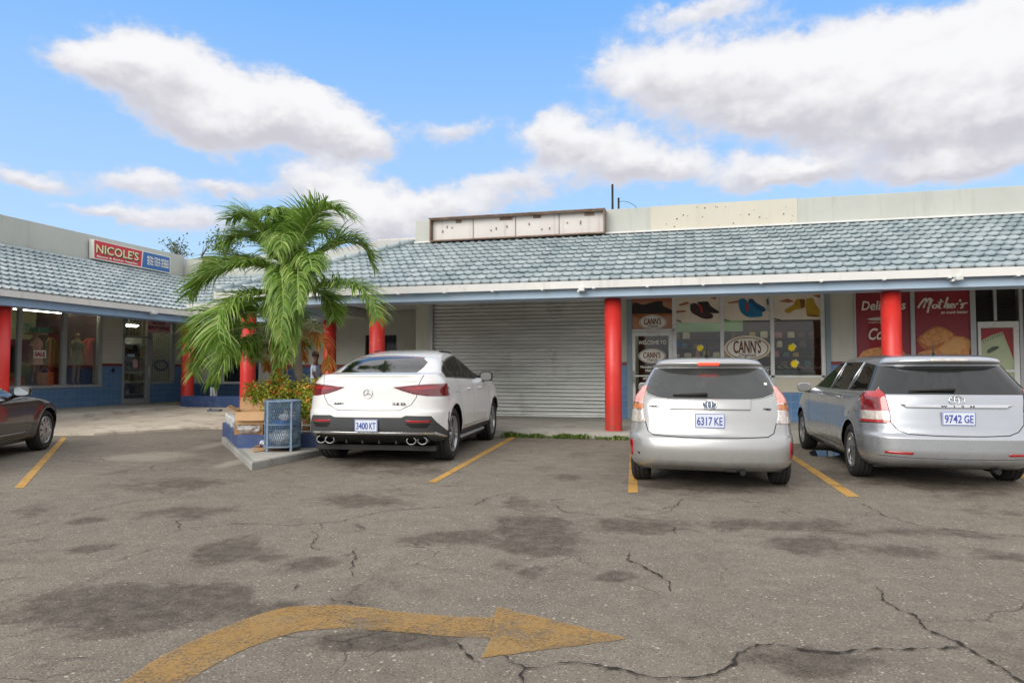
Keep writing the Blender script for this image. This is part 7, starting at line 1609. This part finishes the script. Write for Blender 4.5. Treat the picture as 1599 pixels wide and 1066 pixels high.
def lump(name, c, rx, ry, rz, mat_, label, cat, seed, amp=.18):
    bm = bmesh.new(); bmesh.ops.create_icosphere(bm, subdivisions=4, radius=1); rnd = random.Random(seed); dirs = [(Vector((rnd.gauss(0,1), rnd.gauss(0,1), rnd.gauss(0,1))).normalized(), rnd.uniform(4, 13), rnd.uniform(0, 6)) for _ in range(9)]
    for v in bm.verts:
        d = v.co.normalized(); k = 1 + sum(amp/4 * math.sin(f*d.dot(e) + ph) * (1 if f < 8 else .6) for e, f, ph in dirs); v.co = Vector((d.x*rx*k, d.y*ry*k, max(-.9*rz, d.z*rz*k)))
    me = bpy.data.meshes.new(name); bm.to_mesh(me); bm.free(); me.materials.append(mat_)
    for p in me.polygons: p.use_smooth = True
    o = bpy.data.objects.new(name, me); COL.objects.link(o); o.location = c; tag(o, label, cat)
lump("rubbish_bag", BC + Vector((.02, 0, .20)), .21, .2, .12, M_POLYW, "white plastic rubbish bag at the bottom of the blue wire bin", "bag", 3)
lump("rubbish_bag", BC + Vector((.02, .03, .40)), .19, .18, .07, M_POLYB, "blue plastic bag in the middle of the wire bin", "bag", 5); lump("rubbish_bag", BC + Vector((.07, -.06, .50)), .09, .08, .06, M_POLYW, "small crumpled white bag near the top of the wire bin", "bag", 6)
lump("plastic_bag", BC + Vector((-.26, -.12, .12)), .05, .05, .035, M_POLYW, "small white plastic bag poking out at the left foot of the wire bin", "bag", 8)
M_CARD = pmat("cardboard", S(196, 158, 116), .8, var=.1, scale=3, bump=.1); M_CARDD = pmat("darker_cardboard", S(156, 116, 78), .8, var=.12, scale=3)
def W(x, y, D): return at_d(280 + x/4.846, 520 + y/4.846, D)
def carton(name, label, c, rz, w, d, h, flaps, mat_, mark=False, tilt=0):
    root = empty(name, c, rz, label, "box"); root.rotation_euler = (R(tilt), 0, rz); t = .006; mb = MB()
    mb.box(-w/2, w/2, -d/2, -d/2 + t, 0, h).box(-w/2, w/2, d/2 - t, d/2, 0, h).box(-w/2, -w/2 + t, -d/2 + t, d/2 - t, 0, h).box(w/2 - t, w/2, -d/2 + t, d/2 - t, 0, h).box(-w/2 + t, w/2 - t, -d/2 + t, d/2 - t, 0, t); b = mb.build("carton", mat_, root)
    for (side, ang, L) in flaps:
        if side in 'fb': M = Matrix.Translation((0, (-d/2 if side == 'f' else d/2), h)) @ Matrix.Rotation(R(-ang if side == 'f' else ang) * -1, 4, 'X'); mbx = MB().box(-w/2, w/2, 0, t*.8, 0, L, 0, M)
        else: M = Matrix.Translation(((-w/2 if side == 'l' else w/2), 0, h)) @ Matrix.Rotation(R(-ang if side == 'l' else ang), 4, 'Y'); mbx = MB().box(0, t*.8, -d/2, d/2, 0, L, 0, M)
        mbx.build("flap", mat_, root)
    if mark:
        M = frame((-w/2 + .085, -d/2 - .0015, h*.55), (1, 0, 0), (0, -1, 0)); mb = MB(); ring(mb, M, .025, .032, .004)
        for q in ((-.045, .045, .045, .055), (-.045, .045, -.055, -.045), (-.055, -.045, -.055, .055), (.045, .055, -.055, .055)): mb.box(*q, 0, .002, 0, M)
        mb.build("printed_mark", M_BLACKP, root)
    return root
zs = .30
c = W(560, 700, 11.05); c.z = zs; carton("cardboard_box", "darker brown cardboard box under the open carton on the planter", c, R(10), .46, .34, .17, [], M_CARDD)
c = W(550, 640, 11.0); c.z = zs + .175; carton("cardboard_box", "light open cardboard carton with raised flaps and a black square mark", c, R(26), .42, .32, .20, [('l', 62, .16), ('b', 18, .2), ('f', 150, .15), ('r', 40, .15)], M_CARD, True, 4)
c = W(940, 700, 11.15); c.z = .28; carton("cardboard_box", "tall brown cardboard box behind the right side of the wire bin", c, R(18), .22, .22, .26, [('r', 70, .1)], M_CARDD)
lump("plastic_bag", W(432, 660, 10.95), .10, .10, .12, M_POLY, "clear plastic bag slumped over the left corner of the planter fence", "bag", 13, .25); lump("plastic_bag", W(520, 722, 10.9), .20, .10, .075, M_POLY, "clear plastic sheet lying behind the white planter fence", "bag", 15, .28)
def flat_card():
    a, b, c_, d = at_z(396, 706, .1), at_z(452, 701, .1), at_z(449, 693, .1), at_z(394, 697, .1)
    for (P, z, lab, m) in (([a, b, c_, d], .106, "flattened cardboard sheet lying in front of the wire bin", M_CARD), ([at_z(395, 699, .1), at_z(406, 700, .1), at_z(406, 691, .1), at_z(395, 690, .1)], .125, "small folded cardboard piece on the left end of the flattened sheet", M_CARDD)):
        n = len(P); P = [Vector((q.x, q.y, z + .012*math.sin(i*2.1))) for i, q in enumerate(P)]; o = MB().add([q + Vector((0, 0, .02 if i == 1 else .008)) for i, q in enumerate(P)] + P, [(0,1,2,3), (7,6,5,4), (0,4,5,1), (1,5,6,2), (2,6,7,3), (3,7,4,0)]).build("cardboard_sheet", m); tag(o, lab, "cardboard")
flat_card()
c = at_z(335, 646, .13); root = empty("electrical_box", (c.x, c.y, .12), R(12), "small grey metal box left lying on the concrete apron", "box"); MB().bbox(-.17, .17, -.11, .11, 0, .13, .012).build("case", pmat("grey_metal", S(96, 104, 112), .5, .4, var=.3, scale=9), root); MB().bbox(-.19, -.12, -.07, .07, .13, .16, .008).tube([(-.15, 0, .1), (-.24, -.03, .05), (-.28, -.02, .01)], .02, 8).build("cover", M_ALU, root)
# puddle by the estate car
pts = [at_z(x, y, .003) for x, y in ((1263, 706), (1272, 702), (1288, 702), (1301, 705), (1312, 709), (1300, 712), (1282, 712), (1268, 711))]; pw = pmat("puddle_water", S(60, 66, 72), .03, var=.1, spec=1.0); o = MB().add(catmull(pts + [pts[0]], 4)[:-1], [tuple(range(32))]).build("puddle", pw); tag(o, kind="structure")
if o.data.polygons[0].normal.z < 0: o.data.flip_normals()
# person walking along the shaded walkway behind the palm
c = at_d(492, 600, 18.6); person = empty("person", (c.x, c.y, FZ + .02), R(-60), "person with short dark hair in pale shirt and dark trousers walking behind the palm", "person"); person.scale = (.97,)*3
body(person, M_SKINB, (((.24, -.06, 1.14), (.26, .06, .93), (.26, .10, .85)), ((-.24, .06, 1.14), (-.25, .20, .96), (-.25, .25, .89))), 1.70, ((.09, .16), (-.09, -.16)))
shirt = pmat("pale_blue_shirt", S(176, 192, 214), .8, var=.15, scale=6); shell_dress("shirt", person, [(.84, .175, .14), (.95, .17, .135), (1.08, .155, .12), (1.25, .18, .13), (1.34, .165, .115), (1.40, .10, .08), (1.43, .065, .065)], shirt)
for sg in (-1, 1): grown("sleeve", [(sg*.13, 0, 1.345, .078), (sg*.20, 0, 1.28, .07), (sg*.24, .0, 1.15, .062)], [(0, 1), (1, 2)], shirt, person, 1)
tr = pmat("dark_trousers", S(40, 42, 52), .85, var=.1)
for sg, ly in ((1, .16), (-1, -.16)): grown("trouser_leg", [(sg*.05, 0, .95, .125), (sg*.085, ly*.1, .82, .10), (sg*.09, ly*.5 + .02, .47, .08), (sg*.09, ly, .12, .065)], [(0, 1), (1, 2), (2, 3)], tr, person, 1)
MB().lathe([(0, 1.765), (.045, 1.755), (.075, 1.72), (.086, 1.66), (.082, 1.61)], 20, Matrix.Translation((0, .0, -.015)) @ Matrix.Diagonal((1, 1.15, 1, 1))).build("hair", flat("black_hair", S(24, 20, 20), .8), person)
for sg in (-1, 1): MB().bbox(sg*.09 - .04, sg*.09 + .04, sg*.16 - .08, sg*.16 + .17, 0, .085, .025).build("shoe", M_BLACK, person)
